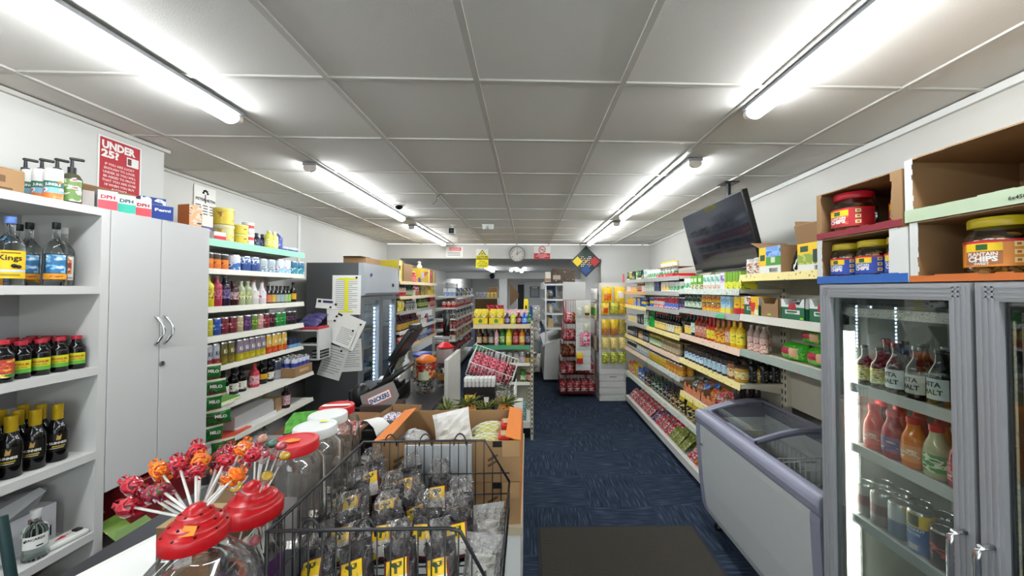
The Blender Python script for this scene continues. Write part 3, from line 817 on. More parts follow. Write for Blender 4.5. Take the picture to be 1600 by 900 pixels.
mk('soy_r', bottle('soy_bottle', 'dark bottle with yellow label, red cap', .19, .031, BLACKG, M('#b8202a', .35), [(.05, .45, PR('#e8c030', '#e8dca0', '#a83a1e', 60))]))
mk('grn_pch', bottle('lemon_bottle', 'dark bottle with white and green label', .20, .033, M('#14241a', .15), M('#1f8a4a'), [(.15, .6, PR('#e6ebe4', '#5ab88a', '#e6ebe4', 40))]))
mk('br_sauce', bottle('chilli_bottle', 'tall red-brown chilli sauce bottle', .205, .032, M('#7a2414', .12), M('#a8281e', .35), [(.08, .5, PR('#b8624a', '#e0c8b0', '#7a1e14', 60))], s0=.62, s1=.8))
mk('hot_red', bottle('hot_sauce_bottle', 'red hot sauce bottle with yellow label', .19, .029, M('#b8201a', .12), M('#c81e1e', .3), [(.10, .48, PR('#e4d02a', '#e4d02a', '#3a8a3a', 40))], s0=.55, s1=.72))
mk('hot_yel', bottle('pepper_sauce_bottle', 'brown pepper sauce bottle with yellow label', .185, .033, M('#a86a1e', .12), M('#a81e24', .3), [(.05, .5, PR('#e8c42a', '#c83a1e', '#7a3a14', 50))], s0=.58, s1=.74))
mk('hot_or', bottle('pepper_sauce_bottle', 'orange sauce bottle with pale red label', .195, .031, M('#b8661c', .12), M('#b02420', .3), [(.12, .55, PR('#d8a890', '#e8d8c0', '#a83a24', 60))], s0=.62, s1=.76))
mk('must_y', bottle('mustard_bottle', 'yellow mustard bottle with red cap', .20, .033, M('#e0b01c', .25), M('#c0202a', .3), [(.14, .55, PR('#ecd83a', '#ecd83a', '#4a7a2a', 45))], s0=.62, s1=.78))
mk('sqz_y', bottle('mustard_bottle', 'yellow squeeze bottle with dark badge', .165, .030, M('#e8b41a', .35), M('#e8b41a', .35), [(.2, .45, PR('#e8b41a', '#3a3020', '#3a3020', 30))], s0=.66, s1=.92))
mk('br_must', bottle('mustard_bottle', 'brown and yellow squeeze bottle', .17, .030, M('#8a5a20', .25), M('#5a2a18', .35), [(.1, .5, PR('#c89a30', '#5a3a1a', '#e0c870', 40))], s0=.62, s1=.85))
mk('jar_dk', jar('curry_jar', 'dark jar with grey label', .12, .035, M('#241c18', .15), M('#2c3038', .3), [(.15, .6, PR('#5a6478', '#c8c8c8', '#2a2a34'))]))
mk('jar_gr', jar('pickle_jar', 'green pickle jar with white label', .13, .035, M('#5a6a28', .15), M('#caa850', .3, .5), [(.15, .6, PR('#d8dcc8', '#7aa03a', '#3a6a24', 50))]))
mk('jar_tp', jar('paste_jar', 'taupe paste jar with gold lid', .125, .037, M('#8a7656', .15), M('#b09a62', .3, .5), [(.15, .55, PR('#b8a888', '#8a7450', '#d8ccb0', 50))]))
mk('olive', jar('olive_jar', 'jar with blue-and-white label', .125, .034, M('#3a281c', .12), M('#4a3a30', .3), [(.14, .62, PR('#cfe0e8', '#5a9ac0', '#3a3a44', 55))]))
mk('olive2', jar('olive_jar', 'jar with pale blue label, dark lid', .125, .034, M('#2c2420', .12), M('#38302c', .3), [(.14, .66, PR('#a8c4d0', '#6a90a8', '#e0e4e0', 55))]))
mk('br_jar', jar('nut_jar', 'brown nut spread jar', .13, .040, M('#8a5a2e', .15), M('#3a2a20', .3), [(.15, .6, PR('#d8c8a0', '#b87a3a', '#5a3418', 50))]))
mk('yel_jar', jar('honey_jar', 'squat yellow jar with cream label', .115, .048, M('#b88a2a', .12), M('#3a2c20', .3), [(.2, .65, PR('#e2d8a8', '#d8b83a', '#8a6a2a', 50))]))
mk('blk_btl', bottle('syrup_bottle', 'black flat bottle with white print', .165, .036, M('#141414', .25), M('#1a1a1a', .3), [(.1, .5, PR('#1c1c1c', '#1c1c1c', '#c8b8a8', 50, .3))], s0=.68, s1=.82))
mk('tin_wb', can('food_tin', 'black and white food tin', .10, .036, [PR('#d8d6cc', '#2a2c30', '#8a9aa8'), M('#2a2a2c')]))
mk('tin_gw', can('food_tin', 'white and blue-green food tin', .10, .036, [PR('#c8d0d0', '#4a7a90', '#2a4a4a'), M('#d4d4cc')]))
mk('tin_y', can('food_tin', 'yellow food tin with dark picture', .10, .036, [PR('#d8b02a', '#8a6a2a', '#3a2a1a'), M('#e0bc34')]))
mk('tin_ry', can('food_tin', 'yellow and red food tin', .105, .037, [PR('#e0b030', '#b83a20', '#e8d070'), M('#c8822a')]))

sh = [(1.83, 'top shelf of long shelving'), (1.672, 'second shelf of long shelving'), (1.485, 'third shelf of long shelving'), (1.245, 'fourth shelf of long shelving'),
      (1.036, 'fifth shelf of long shelving'), (0.85, 'sixth shelf of long shelving')]
G_ = lambda i: ['goods', 'tea and pot noodles', 'tins', 'sauces', 'jars', 'tins low down'][i] + ' on the long wall shelving'
E_ = 'the far end'
c = C_
run(RF, .05, 1.83, [(c['tea_dk'], 2), (c['tea_or'], 2), (c['tea_bk'], 2), .04, (c['tea_gr'], 1), (c['tea_dk'], 2), .03, (c['tea_bk'], 1), (c['tea_wh'], 2), .03,
                    (c['cup_pot'], 5), .03], 'top shelf of long shelving', E_, G_(0))
# tray of pots and the yellow-lidded pots stacked above it
trx = MB().box(-.24, .24, -.12, .12, 0, .004, RED).box(-.24, .24, -.12, -.117, 0, .035, PR('#c8242e', '#c8242e', '#e8d8d4', 25)).box(-.24, .24, .117, .12, 0, .035, RED).box(-.24, -.237, -.12, .12, 0, .035, RED).box(.237, .24, -.12, .12, 0, .035, RED)
r = thing('pot_tray', (1.60, 3.96, 1.8305), 'red cardboard tray holding noodle pots beside the television', 'tray', -R90)
obj('tray_wall', trx, r)
run((1.46, 4.19, -R90), 0, 1.835, [(c['cup_pot'], 5, 1, 1, .012)], 'in the red tray', E_, 'pots in the red tray', .04)
sht = MB().box(0, .45, 0, .22, 0, .004, CARD)
tag(obj('card_sheet', sht), 'brown card sheet lying across the pots in the red tray', 'card sheet')
o = [q for q in bpy.data.objects if q.name == 'card_sheet'][0]; o.location = (1.49, 4.185, 1.9355); o.rotation_euler = (0, 0, -R90)
run((1.49, 4.18, -R90), 0, 1.9395, [(c['cup_yel'], 5, 1, 1, .008)], 'stacked over the red tray', E_, 'yellow pots over the red tray', .02)
run(RF, .05, 1.67, [(c['pinkbx'], 2, 1, 1), (c['yelbx'], 3), .02, (c['red_jar'], 3), (c['pinkbx'], 1), .03, (c['grnw'], 2)], sh[1][1], E_, G_(1))
run(RF, 1.04, 1.675, [(c['grnw'], 3), (c['navy'], 2), .02, (c['gold_jar'], 3), (c['cup_pot'], 4), .02], sh[1][1], E_, G_(1))
run(RF, 2.04, 1.70, [(c['cup_pot'], 2), (c['tea_gr'], 3), .012, (c['tea_wh'], 4), (c['tea_vi'], 1), (c['tea_gy'], 3)], sh[1][1], E_, G_(1))
run(RF, .05, 1.475, [(c['or_tin'], 4, 2), .02, (c['yb_box'], 2), (c['blue_tin'], 2), .02], sh[2][1], E_, G_(2))
run(RF, 1.04, 1.495, [(c['blue_tin'], 2), (c['redw_tin'], 4), .01, (c['rb_tin'], 4), (c['pur_tin'], 2)], sh[2][1], E_, G_(2))
run(RF, 2.04, 1.522, [(c['dk_jar'], 4), .02, (c['yr_tin'], 4, 1, 2), .015, (c['lb_box'], 2), .01, (c['yr_can'], 2), (c['red_can'], 1), (c['yr_box'], 1)], sh[2][1], E_, G_(2))
run(RF, .05, 1.243, [(c['pot_y'], 6), .02, (c['dk_box'], 3), .02, (c['wg_btl'], 2)], sh[3][1], E_, G_(3))
run(RF, 1.04, 1.247, [(c['grn_btl'], 2), .02, (c['soy_y'], 6), (c['soy_w'], 3), .01, (c['soy_y'], 2)], sh[3][1], E_, G_(3))
run(RF, 2.04, 1.28, [(c['soy_r'], 2), (c['grn_pch'], 1), .015, (c['br_sauce'], 3), (c['hot_red'], 2), (c['hot_yel'], 2), .006, (c['hot_or'], 1), (c['must_y'], 2)], sh[3][1], E_, G_(3))
run(RF, .05, 1.037, [(c['jar_dk'], 4, 2), .02, (c['dk_box'], 2), .02, (c['br_jar'], 2), .02, (c['jar_dk'], 3)], sh[4][1], E_, G_(4))
run(RF, 1.04, 1.035, [(c['jar_gr'], 5, 2), .01, (c['jar_tp'], 6, 2)], sh[4][1], E_, G_(4))
run(RF, 2.04, 1.045, [(c['olive'], 5, 3), (c['olive2'], 5, 3), (c['br_jar'], 1, 2)], sh[4][1], E_, G_(4))
run(RF, 2.87, 1.045, [(c['yel_jar'], 1, 2)], sh[4][1], E_, G_(4))
for i, (x, y) in enumerate([(1.575, 2.555), (1.652, 2.55), (1.729, 2.548)]):
    ROWS.setdefault(('black flat bottle with white print', 'end of the jar shelf', 'the aisle'), []).append(c['blk_btl'].put((x, y, 1.0455), 0, group='black bottles at the shelf end'))
run(RF, .04, .85, [(c['tin_wb'], 6, 2), (c['tin_gw'], 6, 2)], sh[5][1], E_, G_(5))
run(RF, 1.02, .85, [(c['tin_y'], 7, 2), (c['tin_ry'], 5, 2)], sh[5][1], E_, G_(5))
# small squeeze bottles under the yellow price strip of the third bay (white caps)
mk('wcap', bottle('water_bottle', 'dark bottle with white cap', .255, .03, M('#3a3030', .15), M('#e4e4e0', .4), (), s0=.7, s1=.85, caph=.16, nr=.024))
for i in range(3):
    ROWS.setdefault(('dark bottle with white cap', 'under the jar shelf', 'the aisle'), []).append(c['wcap'].put((1.595 + .07 * i, 2.757, .7355), 0, group='white-capped bottles behind the freezer'))

# packets lying in trays on the low shelves
SN = [('#c8202e', '#e8d8d4', '#7a1420', 'red snack bag'), ('#b82838', '#e0b0b0', '#5a1018', 'dark red snack bag'), ('#8a3a2a', '#d8b890', '#4a1e14', 'brown dried-food bag'),
      ('#7a8a2e', '#c8c878', '#3a4a1a', 'olive green bag'), ('#c83a2a', '#f0d040', '#7a1a14', 'red and yellow bag'), ('#5a2a5a', '#c8a8c0', '#2a142a', 'violet bag')]
bag = {}
for i, (a, b_, c2, d_) in enumerate(SN):
    bag[i] = packet('snack_bag', d_, .125, .045, .155, PR(a, b_, c2, 40, .22, bump=.4), (), seed=11 + i, lump=.25)
pch = {}
for i, (a, b_, c2, d_) in enumerate([('#1f3a2c', '#c8ccc0', '#3a6a4a', 'dark green pouch'), ('#262a3c', '#b8a890', '#7a4a2a', 'dark blue pouch'), ('#3a2c20', '#e0c890', '#8a4a20', 'brown pouch'),
                                     ('#1c2440', '#e0c23a', '#e8e0d0', 'navy pouch with yellow top'), ('#d8b020', '#2a4a9a', '#e8e0c8', 'yellow pouch'), ('#2a62b0', '#e8e8e8', '#c8a83a', 'blue pouch'),
                                     ('#c86a2a', '#f0dcb0', '#7a2a14', 'orange pouch')]):
    pch[i] = packet('food_pouch', d_, .105, .045, .17, PR(a, b_, c2, 42, .22, bump=.3), [(0, 1, .86, 1, M(a, .3))] if i != 3 else [(0, 1, .72, 1, M('#e0c22a', .3))], seed=31 + i)
# sixth-shelf pouches stand in short files at the front
def files(lx0, seq, z, where, end, group, deep=3, lean=-.18, step=.05, ly=.05):
    lx = lx0
    for t, n in seq:
        for i in range(n):
            lx += t.w / 2 + .006
            for k in range(deep):
                x, y = world_of(RF, lx, ly + k * step)
                o = t.put((x, y, z + .001), -R90 + RND.uniform(-.08, .08), group=group, rx=0)
                ROWS.setdefault((BACKS[k] + t.desc, where, end), []).append(o)
            lx += t.w / 2 + .006
files(.04, [(pch[6], 2), (pch[4], 2), (pch[5], 2), (pch[1], 2)], .486, 'low shelf of long shelving', E_, 'pouches on the low shelf', 2, step=.06)
files(1.04, [(pch[0], 3), (pch[1], 2), (pch[2], 2), (pch[3], 1)], .486, 'low shelf of long shelving', E_, 'pouches on the low shelf', 3, step=.055)
files(2.03, [(pch[3], 3), (pch[2], 3)], .486, 'low shelf of long shelving', E_, 'pouches on the low shelf', 2, step=.06)
# bottom deck: bags slumped in files, leaning back
def slump(lx0, lx1, seq, z, rows, where, group):
    lx = lx0; i = 0
    while lx < lx1 - .06:
        t = bag[seq[i % len(seq)]]
        for k in range(rows):
            x, y = world_of(RF, lx + .068, .045 + k * .10)
            o = t.put((x, y, z + .004), -R90 + RND.uniform(-.05, .05), group=group, rx=-math.radians(46 + RND.uniform(-4, 4)))
            ROWS.setdefault((BACKS[k] + t.desc, where, E_), []).append(o)
        lx += .136; i += 1
slump(.03, .99, [0, 0, 1, 0, 1, 0], .125, 2, 'bottom deck of long shelving', 'bags on the bottom deck')
slump(1.03, 1.55, [5, 1, 0, 0], .125, 2, 'bottom deck of long shelving', 'bags on the bottom deck')
slump(1.56, 1.99, [3, 3, 3], .125, 2, 'bottom deck of long shelving', 'bags on the bottom deck')
slump(2.03, 2.79, [0, 4, 4, 0, 1, 0], .125, 2, 'bottom deck of long shelving', 'bags on the bottom deck')
# two cut-down cartons of bags under the yellow strip
for n, (lx, lab, tn) in enumerate([(2.185, 'cut-down brown carton of dark bags under the jars', 1), (2.535, 'cut-down brown carton of reddish bags beside the chest freezer', 4)]):
    x, y = world_of(RF, lx, .16)
    r = thing('display_carton', (x, y, .7358), lab, 'carton', -R90)
    w_, d_, h_ = .34, .27, .10
    b = MB().box(-w_ / 2, w_ / 2, -d_ / 2, d_ / 2, 0, .004, CARD).box(-w_ / 2, -w_ / 2 + .004, -d_ / 2, d_ / 2, 0, h_, CARD).box(w_ / 2 - .004, w_ / 2, -d_ / 2, d_ / 2, 0, h_, CARD)
    b.box(-w_ / 2, w_ / 2, d_ / 2 - .004, d_ / 2, 0, h_ + .03, CARD)
    obj('carton_wall', b, r)
    fl = MB(); nn = 14
    for i in range(nn):
        x0 = -w_ / 2 + w_ * i / nn; x1 = x0 + w_ / nn
        hz = .062 + .02 * math.sin(i * 1.7)
        fl.slab([(x0, -d_ / 2, 0), (x1, -d_ / 2, 0), (x1, -d_ / 2, hz), ((x0 + x1) / 2, -d_ / 2, hz + .012), (x0, -d_ / 2, hz)], (0, .004, 0), PR('#c8623a', '#e0b088', '#a83a24', 60))
    obj('torn_front', fl, r)
    for i in range(3):
        for k in range(2):
            t = [pch[0], bag[2], pch[5]][i] if n == 0 else [bag[4], bag[0], bag[2]][i]
            xx, yy = world_of((x, y, -R90), -.105 + .105 * i, -.085 + .085 * k)
            o = t.put((xx, yy, .742), -R90 + RND.uniform(-.04, .04), group='bags in the cut-down cartons', rx=-math.radians(24), sc=.82)
            ROWS.setdefault((BACKS[k] + t.desc, 'in the ' + ('first' if n == 0 else 'second') + ' cut-down carton', E_), []).append(o)

# ------------------------------------------------------------------ goods over the freezer
where0 = 'top shelf by fridge'
mk('wtin', jar('spread_tub', 'white tub with red and green print', .105, .036, M('#d8d4c8'), M('#d0ccc0', .4), [(.1, .7, PR('#d8d4c8', '#b04a3a', '#5a8a4a', 45))]))
run((1.46, 2.49, -R90), .03, 1.7955, [(C_['wtin'], 2, 2)], where0, E_, 'white tubs on the top shelf')
def carton_open(name, label, loc, rz, w, d, h, side, zones, flaps, texts=(), inner=CARDI):
    r = thing(name, loc, label, 'carton', rz)
    t = .003
    b = MB().box(-w / 2, w / 2, -d / 2, -d / 2 + t, 0, h, side).box(-w / 2, w / 2, d / 2 - t, d / 2, 0, h, side).box(-w / 2, -w / 2 + t, -d / 2 + t, d / 2 - t, 0, h, side).box(w / 2 - t, w / 2, -d / 2 + t, d / 2 - t, 0, h, side).box(-w / 2, w / 2, -d / 2, d / 2, 0, t, side)
    for zi, (x0, x1, z0, z1, m) in enumerate(zones): b.box(-w / 2 + w * x0, -w / 2 + w * x1, -d / 2 - .0008 - .0004 * zi, -d / 2 + .0003, h * z0, h * z1, m)
    for s, size, m, fx, fz in texts: b.text(s, size, m, (-w / 2 + w * fx, -d / 2 - .0022, h * fz), bold=.035)
    obj('carton_wall', b, r)
    obj('carton_inside', MB().box(-w / 2 + t, w / 2 - t, -d / 2 + t, d / 2 - t, t, t + .001, inner), r)
    for side_, ang, ln in flaps:
        q = MB(); a = math.radians(ang); ca, sa = math.cos(a) * ln, math.sin(a) * ln
        if side_ == 'f': q.slab([(-w / 2, -d / 2, h), (w / 2, -d / 2, h), (w / 2 * .97, -d / 2 - ca, h + sa), (-w / 2 * .97, -d / 2 - ca, h + sa)], (0, .001, .003), CARD)
        if side_ == 'b': q.slab([(-w / 2, d / 2, h), (w / 2, d / 2, h), (w / 2 * .97, d / 2 + ca, h + sa), (-w / 2 * .97, d / 2 + ca, h + sa)], (0, -.001, .003), CARD)
        if side_ == 'l': q.slab([(-w / 2, -d / 2, h), (-w / 2, d / 2, h), (-w / 2 - ca, d / 2 * .97, h + sa), (-w / 2 - ca, -d / 2 * .97, h + sa)], (.001, 0, .003), CARD)
        if side_ == 'r': q.slab([(w / 2, -d / 2, h), (w / 2, d / 2, h), (w / 2 + ca, d / 2 * .97, h + sa), (w / 2 + ca, -d / 2 * .97, h + sa)], (-.001, 0, .003), CARD)
        obj('flap', q, r)
    return r
YG = M('#f0c81e', .5)
carton_open('crisp_carton', 'open green and yellow carton with coconut picture, flaps up', (1.60, 2.205, 1.7955), -R90, .20, .24, .165, CARD,
            [(0, 1, 0, 1, M('#e4e4de')), (0, .34, .3, 1, YG), (.34, 1, .3, .62, M('#4f9a34')), (.48, .92, .8, .9, PAPER), (.34, 1, .62, 1, PR('#6a9ad8', '#8ab4e0', '#3a6ab8', 20)), (.06, .28, .5, .72, M('#2a4a24')), (.58, .76, .4, .6, M('#d8dcc0')), (.5, .85, .06, .2, PR('#222222', '#e4e4de', '#222222', 160, .6, 4, .1))],
            [('l', 25, .10), ('b', 75, .09), ('f', -20, .0001)])
tag(obj('small_box', MB().rbox(1.48, 1.55, 2.325, 2.36, 1.7955, 1.905, .003, M('#e2e0da'), 1)), 'small plain white box between the tubs and coconut carton', 'box')
t = packet('chip_pouch', 'striped black and white pouch leaning', .10, .05, .17, PR('#23302a', '#e8e8e8', '#101412', 22, .2, 1, .35, .5, .58, bump=.4), (), 77)
t.put((1.53, 2.045, 1.7965), -R90, 'black and white striped pouch leaning between two cartons', 'pouch', None, rx=-.3, ry=.0)
carton_open('crisp_carton', 'tall open brown carton with yellow and green front beside the jar boxes', (1.60, 1.86, 1.7955), -R90, .22, .24, .15, CARD,
            [(0, 1, 0, 1, M('#e2e2dc')), (0, 1, .62, 1, YG), (0, 1, .25, .62, PR('#8aa03a', '#c8c850', '#4a7a2a', 20)), (.5, .95, .3, .75, M('#26382a')), (.1, .35, .7, .9, M('#2a4a24')), (.55, .9, .04, .2, PR('#222222', '#e4e4de', '#222222', 160, .6, 4, .1))],
            [('l', 80, .13), ('b', 85, .12), ('f', 78, .10), ('r', 70, .1)])
def tray_box(label, y, w, mats, brown=False, full=True):
    r = thing('display_box', (1.56, y, 1.5285), label, 'display box', -R90)
    h = .118; d = .17; base, top = (CARD, CARD) if brown else (M('#1f6a44', .5), M('#e2e4e0', .5))
    b = MB().box(-w / 2, w / 2, -d / 2, d / 2, 0, .003, base)
    b.box(-w / 2, -w / 2 + .003, -d / 2, d / 2, 0, h * .55, base).box(-w / 2, -w / 2 + .003, -d / 2, d / 2, h * .55, h, top)
    b.box(w / 2 - .003, w / 2, -d / 2, d / 2, 0, h * .55, base).box(w / 2 - .003, w / 2, -d / 2, d / 2, h * .55, h, top)
    b.box(-w / 2, w / 2, d / 2 - .003, d / 2, 0, h, top)
    obj('box_wall', b, r)
    q = MB().slab([(-w / 2, -d / 2, 0), (w / 2, -d / 2, 0), (w / 2, -d / 2, h * .6), (-w / 2, -d / 2, h * .6)], (0, .003, 0), base)
    q.slab([(-w / 2, -d / 2, h * .6), (w / 2, -d / 2, h * .6), (w / 2, -d / 2, h), (w / 2 * .8, -d / 2, h * .98), (w * .28, -d / 2, h * .7), (-w * .28, -d / 2, h * .7), (-w / 2 * .8, -d / 2, h * .98), (-w / 2, -d / 2, h)], (0, .003, 0), top)
    if not brown:
        q.lathe([(.030, .0, M('#b02838', .4)), (0, .001, M('#b02838', .4))], 16, Matrix.Translation((0, -d / 2 - .001, h * .58)) @ Matrix.Rotation(R90, 4, 'X'))
        q.box(-w * .3, w * .3, -d / 2 - .0015, -d / 2, h * .28, h * .47, M('#e6e8e2', .5))
        q.box(-w * .24, w * .2, -d / 2 - .0022, -d / 2 - .0016, h * .35, h * .43, M('#1f6a44', .5)).box(-w * .18, w * .1, -d / 2 - .0022, -d / 2 - .0016, h * .30, h * .33, M('#6a8a7a', .5))
        q.box(w * .32, w * .44, -d / 2 - .0015, -d / 2, h * .05, h * .14, M('#9ad83a', .5))
    else:
        q.box(-w * .1, w * .1, -d / 2 - .0015, -d / 2, h * .1, h * .2, M('#a8c83a', .5))
    obj('box_front', q, r)
    return r
BK = packet('seed_pouch', 'black and silver pouch', .10, .035, .105, PR('#18181c', '#d8dce0', '#4a4a78', 30, .15, bump=.5), (), 91)
VK = packet('seed_pouch', 'violet and white pouch', .10, .035, .105, PR('#5a4a8a', '#d8dce8', '#2a2a4a', 30, .15, bump=.5), (), 92)
tray_box('white and green display box of black pouches, beyond the brown tray', 2.385, .165, None)
tray_box('half-empty brown display tray between two white and green boxes', 2.205, .165, None, True)
tray_box('white and green display box of black pouches, on the fridge side of brown tray', 2.01, .185, None)
tray_box('white and green display box half hidden by the fridge frame', 1.80, .175, None)
for i, (y, t_, l) in enumerate([(2.385, BK, 'black and silver pouch in the display box farther from the fridge'), (2.165, VK, 'violet and white pouch in the half-empty brown tray'), (2.04, BK, 'black and silver pouch in the box beside the brown tray'), (1.965, VK, 'violet and white pouch in the box past the brown tray'), (1.80, packet('seed_pouch', 'lime and white pouch', .10, .035, .105, PR('#b8d84a', '#e8ecd8', '#4a8a2a', 30, .2), (), 93), 'lime and white pouch in the display box touching the fridge')]):
    t_.put((1.53 if i != 3 else 1.59, y, 1.533), -R90, l, 'pouch', 'pouches in display boxes', rx=-.12)
# green multipacks
GP = T('snack_multipack', 'multipack', 'green multipack with red oval', .17, .14, .10, MB().pillow(.17, .14, .10, PR('#3fae2a', '#3fae2a', '#7fd04a', 25, .18, bump=.5), [(.15, .6, .35, .75, M('#b02a44', .25)), (.62, .85, .3, .75, M('#e0b088', .3)), (.02, .2, .05, .2, M('#e8d23a', .3))], 51, .05, 10, 8, sq=.25, back=M('#2a8a24', .25)))
GP.put((1.56, 2.085, 1.2905), -R90, 'bright green multipack with red oval, in front on the lower shelf', 'multipack', 'green multipacks')
GP.put((1.56, 1.885, 1.2905), -R90, 'bright green multipack against the fridge frame', 'multipack', 'green multipacks')
GP.put((1.60, 1.985, 1.392), -R90, 'bright green multipack lying on top of the other two', 'multipack', 'green multipacks', sc=.9)
CUP = bottle('drink_bottle', 'pinkish drink bottle with clear shoulder', .17, .026, M('#9a8478', .15), M('#a8988c', .3), [(.03, .3, PR('#e0d0c0', '#c84a44', '#e8e0d0', 50)), (.32, .55, PR('#c09a90', '#d8bcb0', '#6a3a34', 60))], s0=.66, s1=.9)
for i in range(5):
    ROWS.setdefault(('pinkish drink bottle with clear shoulder', 'beside the green multipacks', E_), []).append(CUP.put((1.505 + .065 * (i % 2), 2.44 - .066 * (i // 2) - .004, 1.2905), -R90, group='pinkish bottles'))
t = packet('crisp_bag', 'red, black and white bag', .12, .06, .15, PR('#b8202c', '#e8e0e0', '#161616', 35, .2, bump=.4), (), 95)
t.put((1.50, 1.735, 1.2905), -R90, 'red, black and white bag beside the fridge, under the display boxes', 'bag')

# ------------------------------------------------------------------ hanging television
r = thing('television', (1.52, 2.91, 2.113), 'black flat television hung tilted from the ceiling above the shelving', 'television', -R90)
tm = Matrix.Rotation(math.radians(14.3), 4, 'X')
b = MB().rbox(-.485, .485, -.012, .03, -.275, .275, .006, BLACK, 2, tm).box(-.25, .25, .03, .06, -.2, .1, BLACK, tm)
obj('casing', b, r)
def scr():
    m, nt, o = _new('switched_off_screen'); L = nt.links.new
    p = nt.nodes.new('ShaderNodeBsdfPrincipled'); p.inputs['Base Color'].default_value = lin('#0a0f1c')
    p.inputs['IOR'].default_value = 2.0; p.inputs['Coat Weight'].default_value = 0.6; p.inputs['Coat Roughness'].default_value = 0.03
    tc = nt.nodes.new('ShaderNodeTexCoord'); n = nt.nodes.new('ShaderNodeTexNoise'); n.inputs['Scale'].default_value = 9
    mr = nt.nodes.new('ShaderNodeMapRange'); mr.inputs[3].default_value = .05; mr.inputs[4].default_value = .13
    L(tc.outputs['Object'], n.inputs[0]); L(n.outputs[0], mr.inputs[0]); L(mr.outputs[0], p.inputs['Roughness'])
    L(p.outputs[0], o.inputs[0]); return m
obj('screen', MB().box(-.472, .472, -.0135, -.0118, -.262, .262, scr(), tm), r)
b = MB().box(-.472, .472, -.015, -.012, .262, .27, M('#3a3c40', .3), tm)
obj('bezel', b, r)
obj('ceiling_mount', MB().cyl((0, .10, .05), (0, .10, .444), .018, BLACK).box(-.06, .06, .04, .16, .438, .446, BLACK).cyl((0, .03, 0), (0, .11, .06), .02, BLACK), r)

# ================================================================== GLASS-DOOR FRIDGE AT THE NEAR END
ALU = M('#9c9da0', 0.42, 0.2, var=0.06, scale=60)
FD = Matrix  # shorthand
FX, FY0, FY1, FZ = 1.20, 0.43, 1.478, 1.722
r = thing('glass_fridge', (FX, (FY0 + FY1) / 2, 0), 'tall grey double glass-door drinks fridge on the aisle, jars boxed on top', 'fridge', 0)
oy = -(FY0 + FY1) / 2
def FB(mb, x0, x1, y0, y1, z0, z1, m): return mb.box(x0 - FX, x1 - FX, y0 + oy, y1 + oy, z0, z1, m)
INW = M('#b9bab4', .5, var=.12, scale=20)
b = MB()
FB(b, 1.245, 1.80, FY0, FY0 + .03, .09, FZ, ALU); FB(b, 1.245, 1.80, FY1 - .03, FY1, .09, FZ, ALU)
FB(b, 1.245, 1.80, FY0 + .03, FY1 - .03, FZ - .035, FZ, ALU); FB(b, 1.77, 1.80, FY0 + .03, FY1 - .03, .09, FZ - .035, ALU); FB(b, 1.245, 1.77, FY0 + .03, FY1 - .03, .09, .16, ALU)
obj('cabinet_body', b, r)
b = MB()
FB(b, 1.76, 1.769, FY0 + .031, FY1 - .031, .161, FZ - .036, INW)
FB(b, 1.25, 1.76, FY1 - .036, FY1 - .031, .161, FZ - .036, INW)
FB(b, 1.25, 1.76, FY0 + .031, FY0 + .036, .161, FZ - .036, INW)
obj('inner_lining', b, r)
b = MB()
for x in (1.30, 1.70):
    FB(b, x, x + .02, FY1 - .046, FY1 - .037, .18, FZ - .06, M('#8f918f', .4))
    for k in range(28): FB(b, x + .006, x + .014, FY1 - .0468, FY1 - .0458, .2 + .052 * k, .222 + .052 * k, BLACK)
obj('shelf_rail', b, r)
obj('plinth', FB(MB(), 1.26, 1.79, FY0 + .01, FY1 - .01, 0, .089, BLACK), r)
obj('light_bar', FB(MB(), 1.262, 1.30, FY0 + .05, FY1 - .05, 1.595, 1.628, PR('#b8b4aa', '#d8d2c4', '#8c887e', 120, .5)), r)
t = obj('light_tube', FB(MB(), 1.2505, 1.28, FY1 - .072, FY1 - .038, .24, 1.535, EM('#fbfff2', 7.0)), r)
obj('tube_cap', FB(FB(MB(), 1.2505, 1.283, FY1 - .075, FY1 - .037, 1.536, 1.56, WHITE), 1.252, 1.27, FY1 - .06, FY1 - .05, 1.56, 1.60, BLACK), t)
SHZ = [1.335, 1.105, .835, .40]
for z in SHZ:
    b = FB(MB(), 1.258, 1.755, FY0 + .045, FY1 - .075, z - .012, z - .002, M('#a9aaa6', .45, .2))
    s = obj('shelf', b, r)
    obj('shelf_lip', FB(MB(), 1.248, 1.2575, FY0 + .045, FY1 - .075, z - .03, z + .006, M('#c4c6c0', .35)), s)
